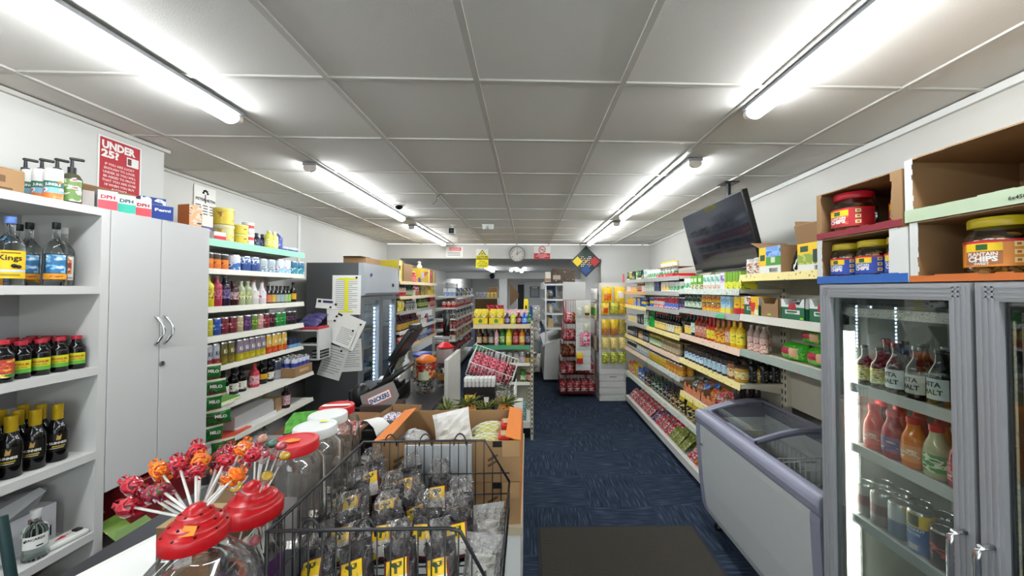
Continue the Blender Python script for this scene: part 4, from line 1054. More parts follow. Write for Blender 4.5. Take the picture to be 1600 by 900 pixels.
def fdoor(y0, y1, hinge_far, handle):
    d = MB(); w = .05
    for z0, z1, a, b_ in ((.10, FZ - .004, y0, y0 + w), (.10, FZ - .004, y1 - w, y1), (FZ - .004 - w, FZ - .004, y0 + w, y1 - w), (.10, .10 + w + .02, y0 + w, y1 - w)):
        FB(d, FX, 1.243, a, b_, z0, z1, ALU)
        ho = (b_ - a) < .06
        for k in range(3):
            g = .010 + .013 * k
            if ho: FB(d, FX - .002, FX + .001, a + g, a + g + .005, z0 + .01, z1 - .01, ALU)
            else: FB(d, FX - .002, FX + .001, a - .03, b_ + .03, z0 + g, z0 + g + .005, ALU)
    dd = obj('door', d, r)
    obj('glass_pane', FB(MB(), 1.215, 1.219, y0 + w, y1 - w, .10 + w + .02, FZ - .004 - w, CLEAR('#f2f6f4', .035, .45, .015)), dd)
    g = MB()
    for a, b_ in ((y0 + w, y0 + w + .012), (y1 - w - .012, y1 - w)): FB(g, 1.2195, 1.2425, a, b_, .12 + w, FZ - w, BLACK)
    FB(g, 1.2195, 1.2425, y0 + w + .013, y1 - w - .013, FZ - w - .03, FZ - w - .005, BLACK)
    obj('gasket', g, dd)
    if handle is not None:
        h0 = .36; h1 = 1.035
        yy = handle + oy
        hb = MB().wire([(.001, yy, h1), (-.035, yy, h1), (-.043, yy, h1 - .008), (-.045, yy, h1 - .03), (-.045, yy, h0 + .03), (-.035, yy, h0), (.001, yy, h0)], .0075, CHROME, 8)
        obj('handle', hb, dd)
fdoor(.962, FY1 - .002, True, .985)
fdoor(FY0 + .002, .950, False, .925)
# printed edge strip inside the nearer door
b = MB(); FB(b, 1.2195, 1.2222, .884, .892, .2, 1.62, PR('#c8b89a', '#a8a49a', '#d8c8a8', 60, .5, 1, 1))
obj('edge_strip', b, r)

# --- drinks inside
def lab_arc(r_, z0, z1, m, a=1.2, txt=None, tm=None, size=.012, tz=None, n=10):
    q = MB().arc(r_ + .0008, z0, z1, -a, a, m, n)
    if txt:
        for i, s in enumerate(txt if isinstance(txt, list) else [txt]):
            q.textcyl(s, size, tm, r_ + .0016, (tz if tz is not None else (z0 + z1) / 2) - i * size * 1.15, bold=.03)
    return q
malt = bottle('malt_bottle', 'dark malt bottle with pale label', .175, .031, M('#1c1410', .1), M('#8a8c8c', .3, .6), big=True, s0=.55, s1=.80, n=18,
              label=lab_arc(.031, .02, .082, M('#c9c2b4', .5), 1.3, ['VITA', 'MALT'], M('#24324a'), .021, .058))
malt2 = bottle('malt_bottle', 'dark green bottle with white label', .175, .031, M('#15221c', .1), M('#1c1c1c', .3), big=True, s0=.5, s1=.82, n=18,
               label=lab_arc(.031, .02, .085, M('#cfd4d2', .5), 1.3, ['VITA', 'MALT'], M('#1c3a30'), .021, .06))
smb = bottle('stout_bottle', 'small dark bottle with yellow-green label', .15, .027, M('#1a1612', .1), M('#3a3a34', .3), big=True, n=16,
             label=lab_arc(.027, .02, .075, PR('#a8a84a', '#d8d4a8', '#6a6a2a', 50), 1.3))
RE = 'the light tube'
def frow(specs, z, x, y, where, group, dy=None):
    for t, n in specs:
        for i in range(n):
            y -= t.d / 2 + .003
            ROWS.setdefault((t.desc, where, RE), []).append(t.put((x, y, z + .0005), -R90, group=group))
            y -= t.d / 2 + .003
    return y
frow([(smb, 2), (malt2, 1), (malt, 1), (malt2, 1), (malt, 1)], SHZ[0], 1.296, 1.410, 'top shelf in the glass fridge', 'malt bottles in the fridge')
frow([(malt2, 3), (malt, 3)], SHZ[0], 1.372, 1.405, 'second file, top fridge shelf', 'malt bottles in the fridge')
def juice(desc, liq, lab, txt=None, cap='#c8242c'):
    return bottle('juice_bottle', desc, .165, .032, M(liq, .12, var=.05), M(cap, .35), big=True, s0=.52, s1=.84, caph=.12, nr=.017, n=18, capr=1.1,
                  label=lab_arc(.0322, .022, .075, lab, 1.5, txt, PAPER, .014, .045))
J = [juice('dark juice bottle with red cap', '#2a1a1c', M('#d8d4cc')), juice('bright red juice bottle', '#d8361e', PR('#e0503a', '#e0503a', '#f0d8c0', 35), 'TROPICAL'),
     juice('crimson juice bottle with blue label edge', '#a82434', PR('#8a5a78', '#3a4a8a', '#d8b8a8', 35)), juice('orange juice bottle', '#dc7414', PR('#e08a3a', '#e08a3a', '#f0d8b0', 35), 'TROPICAL'),
     juice('milky green guava bottle with green label', '#b9b48a', PR('#3a8a2a', '#d8e0c0', '#2a6a1e', 35)), juice('pink juice bottle with rose label', '#b8505a', PR('#e88a90', '#c83a4a', '#f0c8c0', 35))]
y = frow([(J[1], 1), (J[2], 1), (J[3], 1), (J[4], 1), (J[5], 1)], SHZ[1], 1.296, 1.380, 'front of middle fridge shelf', 'juice bottles in the fridge')
frow([(J[0], 1), (J[1], 1), (J[2], 1), (J[3], 1), (J[4], 1), (J[2], 1)], SHZ[1], 1.368, 1.425, 'second file, middle fridge shelf', 'juice bottles in the fridge')
cs = can('drink_can', 'dim silver drink can', .122, .031, [M('#8c8a88', .3, .4), M('#7a4a50', .3, .3), M('#a8a6a2', .3, .4)], 18)
cb = can('drink_can', 'silver and blue drink can', .122, .031, [M('#4a6a8a', .3, .4), M('#b0b8c0', .3, .4)], 18)
bk = MB(); bk.lathe([(.031, 0.001, CHROME), (.033, .006, M('#1f5aa8', .3, .3)), (.033, .085, M('#2a6ab8', .3, .3)), (.033, .088, YG), (.033, .128, YG), (.030, .136, CHROME), (0, .134, CHROME)], 20)
coco = T('drink_can', 'can', 'tall blue and yellow coconut water can', .066, .066, .136, bk,
         [('label', MB().arc(.0336, .090, .126, -.5, .5, M('#3a4a2a', .4)).textcyl('COCONUT', .012, PAPER, .0342, .074, 0, None, .03).textcyl('WATER', .012, PAPER, .0342, .060).arc(.0336, .012, .03, -.4, .4, M('#d8d4c8', .4)))])
bkc = can('drink_can', 'black and red drink can', .118, .032, [M('#1a1214', .3), PR('#1c1416', '#c8404a', '#1c1416', 35, .3), M('#2a1a1c', .3)], 20)
rdc = T('drink_can', 'can', 'red cola can with white script', .064, .064, .118, MB().lathe([(.027, .001, CHROME), (.032, .007, M('#a8283a', .3, .3)), (.032, .108, M('#a8283a', .3, .3)), (.029, .116, CHROME), (.027, .118, CHROME), (.026, .115, CHROME), (0, .115, CHROME)], 20),
        [('label', MB().textcyl('Cola', .03, PAPER, .0326, .06, 0, None, .02).arc(.0326, .015, .035, .1, .7, M('#c8bcb8', .5)))])
frow([(cs, 2), (cb, 1)], SHZ[2], 1.30, 1.432, 'front of lower fridge shelf', 'silver cans in the fridge')
for i in range(4):
    ROWS.setdefault(('dim silver drink can', 'second file, lower fridge shelf', RE), []).append(cs.put((1.372, 1.392 - .068 * i, SHZ[2] + .0005), -R90, group='silver cans in the fridge'))
coco.put((1.297, 1.19, SHZ[2] + .0005), -R90 + .1, 'tall blue and yellow coconut water can on the lower fridge shelf')
bkc.put((1.295, 1.121, SHZ[2] + .0005), -R90, 'black and red drink can between the coconut water and red can')
rdc.put((1.293, 1.053, SHZ[2] + .0005), -R90, 'red cola can with white script beside the door handle')
for i in range(2): ROWS.setdefault(('dark red drink can', 'behind the red cola can', RE), []).append(can('drink_can', 'dark red drink can', .118, .031, [M('#5a1c28', .3), M('#8a2a3a', .3)], 16).put((1.369, 1.09 - .068 * i, SHZ[2] + .0005), -R90, group='dark red cans'))
# behind the nearer door
sm = bottle('malt_bottle', 'dark malt bottle with round yellow badge', .175, .032, M('#16100c', .1), M('#c8a83a', .3, .5), big=True, n=18, s0=.6, s1=.8,
            label=MB().lathe([(.0, .0, YG), (.024, .0004, YG)], 18, Matrix.Translation((0, -.0335, .055)) @ Matrix.Rotation(R90, 4, 'X')).textcyl('MIGHTY', .009, INK, .0345, .058).textcyl('MALT', .011, INK, .0345, .046))
frow([(sm, 3)], SHZ[0], 1.34, .885, 'nearer fridge door', 'yellow-badged malt bottles')
tag(obj('price_card', MB().box(1.262, 1.265, .72, .895, 1.21, 1.302, M('#8a2034', .5)).lathe([(.0, 0, M('#e09a4a', .5)), (.024, .0005, M('#e09a4a', .5))], 18, Matrix.Translation((1.2615, .865, 1.268)) @ Matrix.Rotation(-R90, 4, 'Y')).text('£1', .026, M('#8a2034'), (1.2605, .865, 1.259), (0, -1, 0), (0, 0, 1), .04).text('DRINK CANS', .014, PAPER, (1.261, .84, 1.228), (0, -1, 0))), 'dark red price card with orange roundel hung inside the fridge door', 'price card')
o = tag(obj('can_multipack', MB().rbox(1.29, 1.42, .72, .893, SHZ[1] + .001, SHZ[1] + .105, .012, PR('#2a2030', '#4a3a5a', '#8a3a5a', 18, .2, bump=.3))), 'dark violet wrapped multipack behind the nearer fridge door', 'multipack')
gc = can('drink_can', 'gold-rimmed drink can', .115, .032, [M('#2a2620', .3), PR('#b08a2a', '#2a2418', '#d8b84a', 30, .3, metal=.4)], 18, rim=M('#c8a84a', .25, .9))
frow([(gc, 3)], SHZ[2], 1.33, .90, 'nearer fridge door, upper of two shelves', 'gold cans')
frow([(gc, 3)], SHZ[3], 1.33, .90, 'nearer fridge door, lowest shelf', 'gold cans')

# ------------------------------------------------------------------ cartons of jars on the fridge
WCARD = M('#d6d6d2', .7)
def jar_box(label, y1, y0, z, h, wall, lip, lipm, flap=0.0, mark=None, x0=1.215, x1=1.60):
    r = thing('jar_carton', (x0, (y0 + y1) / 2, z), label, 'carton')
    w = (y1 - y0) / 2; d = x1 - x0; t = .004
    rd = random.Random(int(z * 1000) + int(y0 * 100))
    b = MB().box(0, d, -w, -w + t, 0, h, CARD).box(0, d, w - t, w, 0, h, CARD).box(d - t, d, -w + t, w - t, 0, h, CARD).box(0, d, -w + t, w - t, 0, t, CARD).box(.01, d, -w + t, w - t, h - t, h, CARD)
    obj('carton_wall', b, r)
    n = 12
    for s_, e_ in ((1, .022), (-1, max(.022, flap))):
        obj('printed_side', MB().box(0.0, d, min(s_ * w, s_ * (w + .001)), max(s_ * w, s_ * (w + .001)), 0, h, wall), r)
        f = MB()
        for i in range(n):
            z0 = h * i / n; z1 = h * (i + 1) / n
            a = e_ + rd.uniform(-.003, .003)
            y_o = s_ * w; y_i = s_ * (w - a)
            f.box(-.002, .001, min(y_o, y_i), max(y_o, y_i), z0, z1, wall)
        obj('front_flap', f, r)
    l = MB()
    for i in range(n):
        ya = -w + 2 * w * i / n; yb = ya + 2 * w / n
        l.box(-.004, -.002, ya, yb, 0, lip + rd.uniform(-.002, .002), lipm)
    if mark: l.text(mark, .014, INK, (-.0048, -w * .2, lip * .3), (0, -1, 0))
    obj('front_lip', l, r)
    tp = MB()
    for i in range(n):
        ya = -w + 2 * w * i / n; yb = ya + 2 * w / n
        tp.box(-.003 + rd.uniform(0, .008), .012, ya, yb, h - .003, h + .001, CARD)
    obj('torn_edge', tp, r)
    return r
def chip_jar(desc, main, side, lid, sweet):
    h, rr = .152, .055
    body = MB().lathe([(0, 0, PET), (rr * .93, 0, PET), (rr, .006, PET), (rr, .095, PET), (rr * .98, .108, PET), (rr * .86, .122, PET), (rr * .84, .130, PET)], 26)
    lidm = MB().lathe([(rr * .88, .128, lid), (rr * .90, .130, lid), (rr * .90, .147, lid), (rr * .86, .152, lid), (0, .152, lid)], 26)
    lb = MB().arc(rr + .0008, .030, .094, -1.7, 1.7, main, 20)
    lb.arc(rr + .0012, .088, .0945, -1.7, 1.7, RED, 20)
    lb.arc(rr + .0014, .068, .088, -.62, .5, YG, 8).arc(rr + .0017, .071, .085, -.22, .12, M('#2f5a24', .5), 4)
    lb.arc(rr + .0014, .036, .068, -.62, .5, side, 8)
    lb.textcyl('PLANTAIN', .0125, PAPER, rr + .0022, .0565, -.06, .050, .03).textcyl('CHIPS', .017, PAPER, rr + .0022, .043, -.06, .050, .05)
    if sweet: lb.textcyl('SWEET', .008, PAPER, rr + .0022, .0345, -.06, None, .03)
    for k in range(3):
        lb.arc(rr + .0016, .038 + .019 * k, .050 + .019 * k, .78, 1.02, M('#f0d8a0', .5), 4).arc(rr + .002, .041 + .019 * k, .047 + .019 * k, .84, .96, M('#b06a1e', .5), 3)
    ch = MB(); rd = random.Random(5)
    for i in range(60):
        a = rd.uniform(0, 2 * PI); q = rr * .78 * rd.uniform(.75, 1); z = rd.uniform(.010, .112) if i > 24 else rd.uniform(.01, .03)
        if z > .10: q *= .8
        mx = Matrix.Translation((q * math.sin(a), -q * math.cos(a), z)) @ Euler((rd.uniform(-1, 1), rd.uniform(-1, 1), a)).to_matrix().to_4x4()
        ch.lathe([(0, 0, M('#c89a4a', .6)), (.010, .001, M('#c89a4a', .6)), (.0115, .003, M('#a8742e', .6)), (.009, .002, M('#d8b070', .6)), (0, .0012, M('#d8b070', .6))], 7, mx)
    return T('plantain_chip_jar', 'jar', desc, 2 * rr + .004, 2 * rr + .004, h, body, [('lid', lidm), ('label', lb), ('chips', ch)])
YL = M('#c8b01e', .35)
ZF = FZ + .001
jar_box('white carton with blue edge holding three blue-labelled chip jars', 1.502, 1.135, ZF, .180, WCARD, .030, M('#2a62b0', .5), flap=.06)
jar_box('brown-sided carton with dark red edge holding red-labelled chip jars', 1.502, 1.15, ZF + .183, .186, CARD, .024, M('#8a2030', .5), flap=.035)
jar_box('white carton with orange edge holding one orange-labelled chip jar', 1.128, .70, ZF, .186, WCARD, .020, M('#c86a2a', .5))
jar_box('empty white carton with pale green lip, topmost over the fridge', 1.140, .68, ZF + .189, .200, WCARD, .040, M('#b8c8a8', .5), mark='6x450g')
bj = chip_jar('blue-labelled plantain chip jar with olive lid', M('#2a4ab0', .4), M('#2a4ab0', .4), YL, False)
rj = chip_jar('red-labelled plantain chip jar with red lid', M('#b82430', .4), PR('#b82430', '#d86a30', '#b82430', 40), M('#c01a2a', .35), False)
oj = chip_jar('orange-labelled plantain chip jar with olive lid', M('#e08a2a', .4), M('#a8683a', .4), YL, True)
for i, y in enumerate((1.432, 1.318, 1.203)): bj.put((1.282, y, ZF + .005), -R90 + .15, ['blue-labelled plantain chip jar beside the open crisp carton', 'middle blue-labelled plantain chip jar in the white carton', 'blue-labelled plantain chip jar half behind the carton flap'][i])
rj.put((1.295, 1.415, ZF + .188), -R90 + .1, 'red-labelled plantain chip jar at the front of the brown carton').scale = (1.3, 1.3, 1.1)
rj.put((1.385, 1.262, ZF + .188), -R90 + .1, 'red-labelled plantain chip jar set back in shadow beside another').scale = (1.3, 1.3, 1.1)
oj.put((1.295, .965, ZF + .005), -R90 + .2, 'orange-labelled sweet plantain chip jar alone in its carton').scale = (1.22, 1.22, 1.1)

# ================================================================== CHEST FREEZER
LIL = M('#8a8b9c', .38, var=.06); FRW = M('#b9bcbc', .42, var=.05); FIN = M('#e6eaea', .4)
r = thing('chest_freezer', (1.53, 2.11, 0), 'white and lilac-grey chest freezer with curved sliding glass lids', 'freezer')
Y0, Y1 = -.585, .565        # about its centre, along the aisle
b = MB()
fx = -.27; bx = .215
fp = [(fx + .035, .10), (fx + .012, .16), (fx - .010, .34), (fx - .022, .52), (fx - .030, .70), (fx - .028, .735)]
b.slab([(x, Y0 + .06, z) for x, z in fp] + [(fx + .01, Y0 + .06, .735), (fx + .05, Y0 + .06, .10)], (0, Y1 - Y0 - .12, 0), FRW)
b.box(fx + .05, bx, Y0 + .02, Y0 + .05, .10, .80, FRW).box(fx + .05, bx, Y1 - .05, Y1 - .02, .10, .80, FRW).box(bx - .03, bx, Y0 + .05, Y1 - .05, .10, .82, FRW).box(fx + .05, bx - .03, Y0 + .05, Y1 - .05, .10, .13, FRW)
obj('body', b, r)
for ya, yb in ((Y0 + .004, Y0 + .06), (Y1 - .06, Y1 - .004)):
    q = MB().slab([(x - .003, ya, z) for x, z in fp] + [(fx + .07, ya, .735), (fx + .09, ya, .10)], (0, yb - ya, 0), LIL)
    obj('corner_post', q, r)
b = MB()
b.box(fx + .03, fx + .05, Y0 + .05, Y1 - .05, .13, .74, FIN).box(fx + .05, bx - .031, Y0 + .051, Y0 + .056, .13, .78, FIN).box(fx + .05, bx - .031, Y1 - .056, Y1 - .051, .13, .78, FIN).box(bx - .036, bx - .031, Y0 + .056, Y1 - .056, .13, .82, FIN).box(fx + .05, bx - .036, Y0 + .056, Y1 - .056, .13, .30, FIN)
obj('inner_lining', b, r)
# rolled top rail: front tube, end cheeks following the dome
def dome(x):  # lid height over the width
    t = (x - fx) / (bx - fx)
    return .815 + .075 * math.sin(min(1, max(0, t)) * PI * .62)
b = MB()
pr = [(fx - .030, .735), (fx - .042, .755), (fx - .046, .785), (fx - .040, .812), (fx - .022, .828), (fx + .005, .832), (fx + .03, .824), (fx + .035, .74)]
b.slab([(x, Y0, z) for x, z in pr], (0, Y1 - Y0, 0), LIL)
for ya, yb in ((Y0, Y0 + .055), (Y1 - .055, Y1)):
    xs_ = [fx + .02 + (bx - fx - .02) * i / 12 for i in range(13)]
    b.slab([(x, ya, dome(x) + .012) for x in xs_] + [(x, ya, .76) for x in xs_[::-1]], (0, yb - ya, 0), LIL)
b.box(bx - .045, bx + .01, Y0, Y1, .80, .875, LIL)
tr = obj('top_rail', b, r)
for i in range(len(tr.data.polygons)): tr.data.polygons[i].use_smooth = False
bv = tr.modifiers.new('soft', 'BEVEL'); bv.width = .012; bv.segments = 3; bv.limit_method = 'ANGLE'
def lid(ya, yb, dz, lab):
    n = 12; xs_ = [fx + .03 + (bx - .05 - fx - .03) * i / n for i in range(n + 1)]
    f = MB()
    for a, c_ in ((ya, ya + .022), (yb - .022, yb)):
        f.slab([(x, a, dome(x) + dz + .010) for x in xs_] + [(x, a, dome(x) + dz - .006) for x in xs_[::-1]], (0, c_ - a, 0), LIL)
    f.box(xs_[0] - .006, xs_[0] + .012, ya, yb, dome(xs_[0]) + dz - .006, dome(xs_[0]) + dz + .010, LIL).box(xs_[-1] - .012, xs_[-1] + .006, ya, yb, dome(xs_[-1]) + dz - .006, dome(xs_[-1]) + dz + .010, LIL)
    o = obj('sliding_lid', f, r)
    g = MB()
    vs = []; fs = []
    for x in xs_: vs += [(x, ya + .02, dome(x) + dz + .004), (x, yb - .02, dome(x) + dz + .004)]
    for i in range(n): fs.append((2 * i, 2 * i + 2, 2 * i + 3, 2 * i + 1))
    g.add(vs, fs, CLEAR('#f8fbfa', .10, .45, .05), True)
    obj('glass_pane', g, o)
    if lab: obj('grip', MB().rbox(xs_[0] - .004, xs_[0] + .02, yb - .25, yb - .06, dome(fx) + dz + .011, dome(fx) + dz + .022, .004, M('#3a2c34', .4)), o)
lid(-.04, Y1 - .058, .004, True)
lid(Y0 + .058, .0, -.022, False)
obj('lock_badge', MB().rbox(fx - .040, fx - .030, .46, .49, .60, .612, .002, CHROME), r)
for x in (fx + .08, bx - .06):
    for y in (Y0 + .09, Y1 - .09):
        c_ = obj('caster', MB().lathe([(0, -.011, BLACK), (.028, -.011, BLACK), (.028, .011, BLACK), (0, .011, BLACK)], 14, Matrix.Translation((x, y, .029)) @ Matrix.Rotation(R90, 4, 'X')), r)
        obj('bracket', MB().box(x - .012, x + .012, y - .016, y - .012, .025, .099, STEEL).box(x - .012, x + .012, y + .012, y + .016, .025, .099, STEEL), c_)
# baskets inside, each a thing, with frozen packets
for i, (ya, yb, lab) in enumerate([(-.50, -.03, 'white wire basket of frozen bags inside the freezer, nearer half'), (.01, .49, 'white wire basket inside the far half of the chest freezer')]):
    q = thing('freezer_basket', (1.53, 2.11, .33 if i else .42), lab, 'basket')
    x0, x1 = fx + .075, bx - .06; zt_ = .36 if i else .31; W_ = M('#d8dad8', .35)
    f = MB()
    f.wire([(x0, ya, zt_), (x1, ya, zt_), (x1, yb, zt_), (x0, yb, zt_)], .004, W_, 5, True)
    obj('rim', f, q)
    f = MB()
    for k in range(12):
        x = x0 + (x1 - x0) * k / 11; f.wire([(x, ya, zt_), (x, ya + .01, .01), (x, yb - .01, .01), (x, yb, zt_)], .002, W_, 4)
    for k in range(13):
        y = ya + (yb - ya) * k / 12; f.wire([(x0, y, zt_), (x0 + .01, y, .01), (x1 - .01, y, .01), (x1, y, zt_)], .002, W_, 4)
    for z in (.12, .24): f.wire([(x0 + .004, ya + .004, z), (x1 - .004, ya + .004, z), (x1 - .004, yb - .004, z), (x0 + .004, yb - .004, z)], .002, W_, 4, True)
    obj('mesh', f, q)
FZB = [packet('frozen_bag', d_, .15, .05, .17, PR(a, b_, c2, 30, .25, bump=.5), (), 60 + i, lump=.25) for i, (a, b_, c2, d_) in enumerate([('#5a4a38', '#c8c0b0', '#2a2420', 'brown frozen bag'), ('#8a8478', '#d8d4cc', '#4a4438', 'grey frozen bag'), ('#6a3028', '#c8b0a0', '#3a1814', 'dark red frozen bag')])]
for i in range(2):
    for j in range(4):
        for k in range(2):
            y = 2.11 - .44 + .11 * j if i == 0 else 2.11 + .06 + .11 * j
            ROWS.setdefault((FZB[(j + k) % 3].desc, 'in the ' + ('nearer' if i == 0 else 'far') + ' freezer basket', 'the fridge'), []).append(
                FZB[(j + k) % 3].put((1.53 - .10 + .17 * k, y, (.44 if i == 0 else .352)), RND.uniform(-.03, .03), group='frozen bags in the chest freezer', rx=-.18))

# ================================================================== SLATTED DISPLAY AT THE END OF THE LONG SHELVING
SLW = M('#d2d2ce', .45, var=.04)
r = thing('slatwall_stand', (1.30, 5.60, 0), 'white slatted display stand hung with yellow packets at the end of the aisle', 'display stand')
b = MB()
b.box(-.20, .195, .012, .40, .06, 1.80, SLW)
for k in range(17): b.box(-.20, .195, 0, .011, .108 + .1 * k, .196 + .1 * k, SLW)
obj('slat_panel', b, r)
b = MB()
for k in range(17): b.box(-.211, -.201, .012, .40, .108 + .1 * k, .196 + .1 * k, SLW)
obj('side_slats', b, r)
obj('plinth', MB().box(-.21, .2, .005, .40, 0, .059, SLW), r)
obj('drawer_pull', MB().box(-.06, .05, -.004, .0, .36, .372, STEEL), r)
HK = []
def hook(x, y, z, side=False):
    if side: obj('hook', MB().wire([(-.205, y, z), (-.30, y, z), (-.306, y, z + .012)], .0022, CHROME, 4), r)
    else: obj('hook', MB().wire([(x, .004, z), (x, -.13, z), (x, -.136, z + .012)], .0022, CHROME, 4), r)
def hpk(key, desc, w, h, m, zones=(), seed=1): return packet('snack_packet', desc, w, .045, h, m, zones, seed, lump=.2, nu=6, nv=7)
YP = PR('#e8c01a', '#e8c01a', '#d8d0a0', 30, .25, bump=.3)
hp = [hpk(0, 'large yellow packet with red panel', .155, .235, YP, [(.1, .9, .12, .5, PR('#d8421e', '#f0a020', '#d8421e', 30, .3))], 3), hpk(1, 'large yellow packet with white figure', .155, .235, YP, [(.3, .75, .35, .65, M('#e8e4dc', .4))], 4),
      hpk(2, 'yellow and red packet', .11, .175, YP, [(.15, .9, .15, .5, M('#d84a22', .3))], 5), hpk(3, 'olive green packet', .12, .16, PR('#a8a82a', '#d8d05a', '#6a7a1e', 30, .25), [(0, 1, .7, 1, M('#c8c84a', .3))], 6),
      hpk(4, 'mustard yellow packet', .11, .165, PR('#c89a1e', '#e0c040', '#9a7018', 30, .25), [], 7), hpk(5, 'yellow packet with brown contents', .115, .23, PR('#dcb41e', '#e8c83a', '#b88a1a', 30, .25), [(.08, .92, .05, .42, PR('#a8602a', '#d89a5a', '#7a3a1a', 50, .3))], 8),
      hpk(6, 'brown and green packet', .105, .22, PR('#8a7a2a', '#c8b050', '#4a4a1e', 40, .25), [], 9), hpk(7, 'yellow and cream packet', .105, .17, PR('#d8b82a', '#e8dca8', '#b8941e', 25, .25), [(.1, .9, .1, .45, M('#d8cda0', .4))], 10),
      hpk(8, 'green and yellow packet', .105, .165, PR('#8a9a2a', '#d8d060', '#4a6a1e', 30, .25), [], 11)]
rows_ = [(1.735, [(0, -.105), (1, .085)]), (1.495, [(2, -.135), (3, .0), (4, .128)]), (1.245, [(5, -.13), (5, .0), (6, .125)]), (.975, [(7, -.13), (7, -.005), (7, .125)]), (.755, [(8, -.13), (8, -.005), (8, .12)])]
for ri, (zt, ps) in enumerate(rows_):
    for i, x in ps:
        t = hp[i]
        hook(x, 0, zt - .012)
        for k in range(2):
            ROWS.setdefault((BACKS[k] + t.desc, ['top', 'second', 'third', 'fourth', 'lowest'][ri] + ' row of white stand', 'the red rack'), []).append(t.put((1.30 + x, 5.60 - .095 + .052 * k, zt - t.h), RND.uniform(-.06, .06), group='packets on the white slatted stand'))
# goods on the stand's aisle side
wb = packet('clear_bag', 'white and clear bag', .13, .06, .20, PR('#d8d6d0', '#e8e6e2', '#b8b4a8', 30, .2, bump=.6), (), 21)
gp = packet('bean_pouch', 'slim green and cream pouch', .085, .035, .27, PR('#c8c09a', '#d8d0b0', '#a8a078', 30, .3), [(.1, .9, .3, .75, M('#4a9a3a', .3))], 22)
bp = packet('spice_pouch', 'slim brown pouch', .085, .035, .24, PR('#8a7a6a', '#b8a890', '#4a3a30', 40, .3), (), 23)
for z, t, n, nm in ((1.735, wb, 3, 'top'), (1.505, gp, 4, 'middle'), (1.005, bp, 4, 'lower')):
    for i in range(n):
        yy = .06 + .09 * i
        hook(0, yy, z - .012, True)
        ROWS.setdefault((t.desc, nm + ' hooks on stand side', 'the aisle'), []).append(t.put((1.30 - .262, 5.60 + yy, z - t.h), -R90 + .45, group='pouches on the side of the stand', sc=.88))

# ------------------------------------------------------------------ red wire rack
RW = M('#7c1f28', .4)
def wire_basket(mb, x0, x1, y0, y1, z0, zf, zb, m, n=9, r_=.0025):
    mb.wire([(x0, y0, zf), (x1, y0, zf), (x1, y1, zb), (x0, y1, zb)], r_ * 1.6, m, 5, True)
    mb.wire([(x0, y0, z0), (x1, y0, z0), (x1, y1, z0), (x0, y1, z0)], r_ * 1.4, m, 5, True)
    for k in range(n + 1):
        x = x0 + (x1 - x0) * k / n
        mb.wire([(x, y0, zf), (x, y0, z0), (x, y1, z0), (x, y1, zb)], r_, m, 4)
    for k in range(1, 7):
        y = y0 + (y1 - y0) * k / 7; zz = zf + (zb - zf) * k / 7
        mb.wire([(x0, y, zz), (x0, y, z0), (x1, y, z0), (x1, y, zz)], r_, m, 4)
rk = thing('wire_rack', (.77, 5.98, 0), 'dark red wire rack of sweets with five tilted baskets', 'rack')
bars = []
for bi, (z0, zf, zb, x0, x1) in enumerate([(1.16, 1.30, 1.52, -.18, .20), (.89, 1.02, 1.19, -.21, .22), (.64, .76, .90, -.23, .23), (.36, .48, .62, -.25, .28), (.07, .20, .34, -.26, .29)]):
    w_ = MB(); wire_basket(w_, x0, x1, -.20, .20, z0, zf, zb, RW)
    obj('basket', w_, rk)
    obj('basket_tray', MB().box(x0 + .005, x1 - .005, -.195, .195, z0 - .006, z0 - .003, M('#6a1a22', .5)), rk)
for x in (-.17, .19):
    for y in (-.19, .19): obj('post', MB().wire([(x * 1.0, y, 0), (x * 1.0, y, 1.52)], .006, RW, 6), rk)
cb_ = packet('sweet_bag', 'red sweet bag', .095, .05, .15, PR('#b81e2e', '#e0c0c0', '#7a1220', 38, .2, bump=.4), (), 41)
cw = packet('sweet_bag', 'red and white striped sweet bag', .095, .05, .15, PR('#d8c8c4', '#b82a34', '#8a1a28', 30, .25, .3, 1.2, .48, .6, bump=.3), (), 42)
cd = packet('sweet_bag', 'dark red and brown sweet bag', .095, .05, .15, PR('#6a2420', '#c89a50', '#3a1414', 38, .2, bump=.4), (), 43)
for bi, (z0, x0, x1, seq) in enumerate([(1.16, -.18, .20, [cb_, cd, cb_]), (.89, -.21, .22, [cb_, cb_, cb_, cb_]), (.64, -.23, .23, [cd, cd, cb_, cd]), (.36, -.25, .28, [cw, cb_, cd, cb_, cw]), (.07, -.26, .29, [cw, cw, cw, cw, cw])]):
    n = len(seq)
    for i, t in enumerate(seq):
        for k in range(3):
            x = x0 + (x1 - x0) * (i + .5) / n
            ROWS.setdefault((BACKS[k] + t.desc, ['top', 'second', 'third', 'fourth', 'lowest'][bi] + ' red basket', 'the aisle side'), []).append(
                t.put((.77 + x, 5.98 - .13 + .11 * k, z0 + .014), RND.uniform(-.05, .05), group='sweets in the red wire rack', rx=-.30))
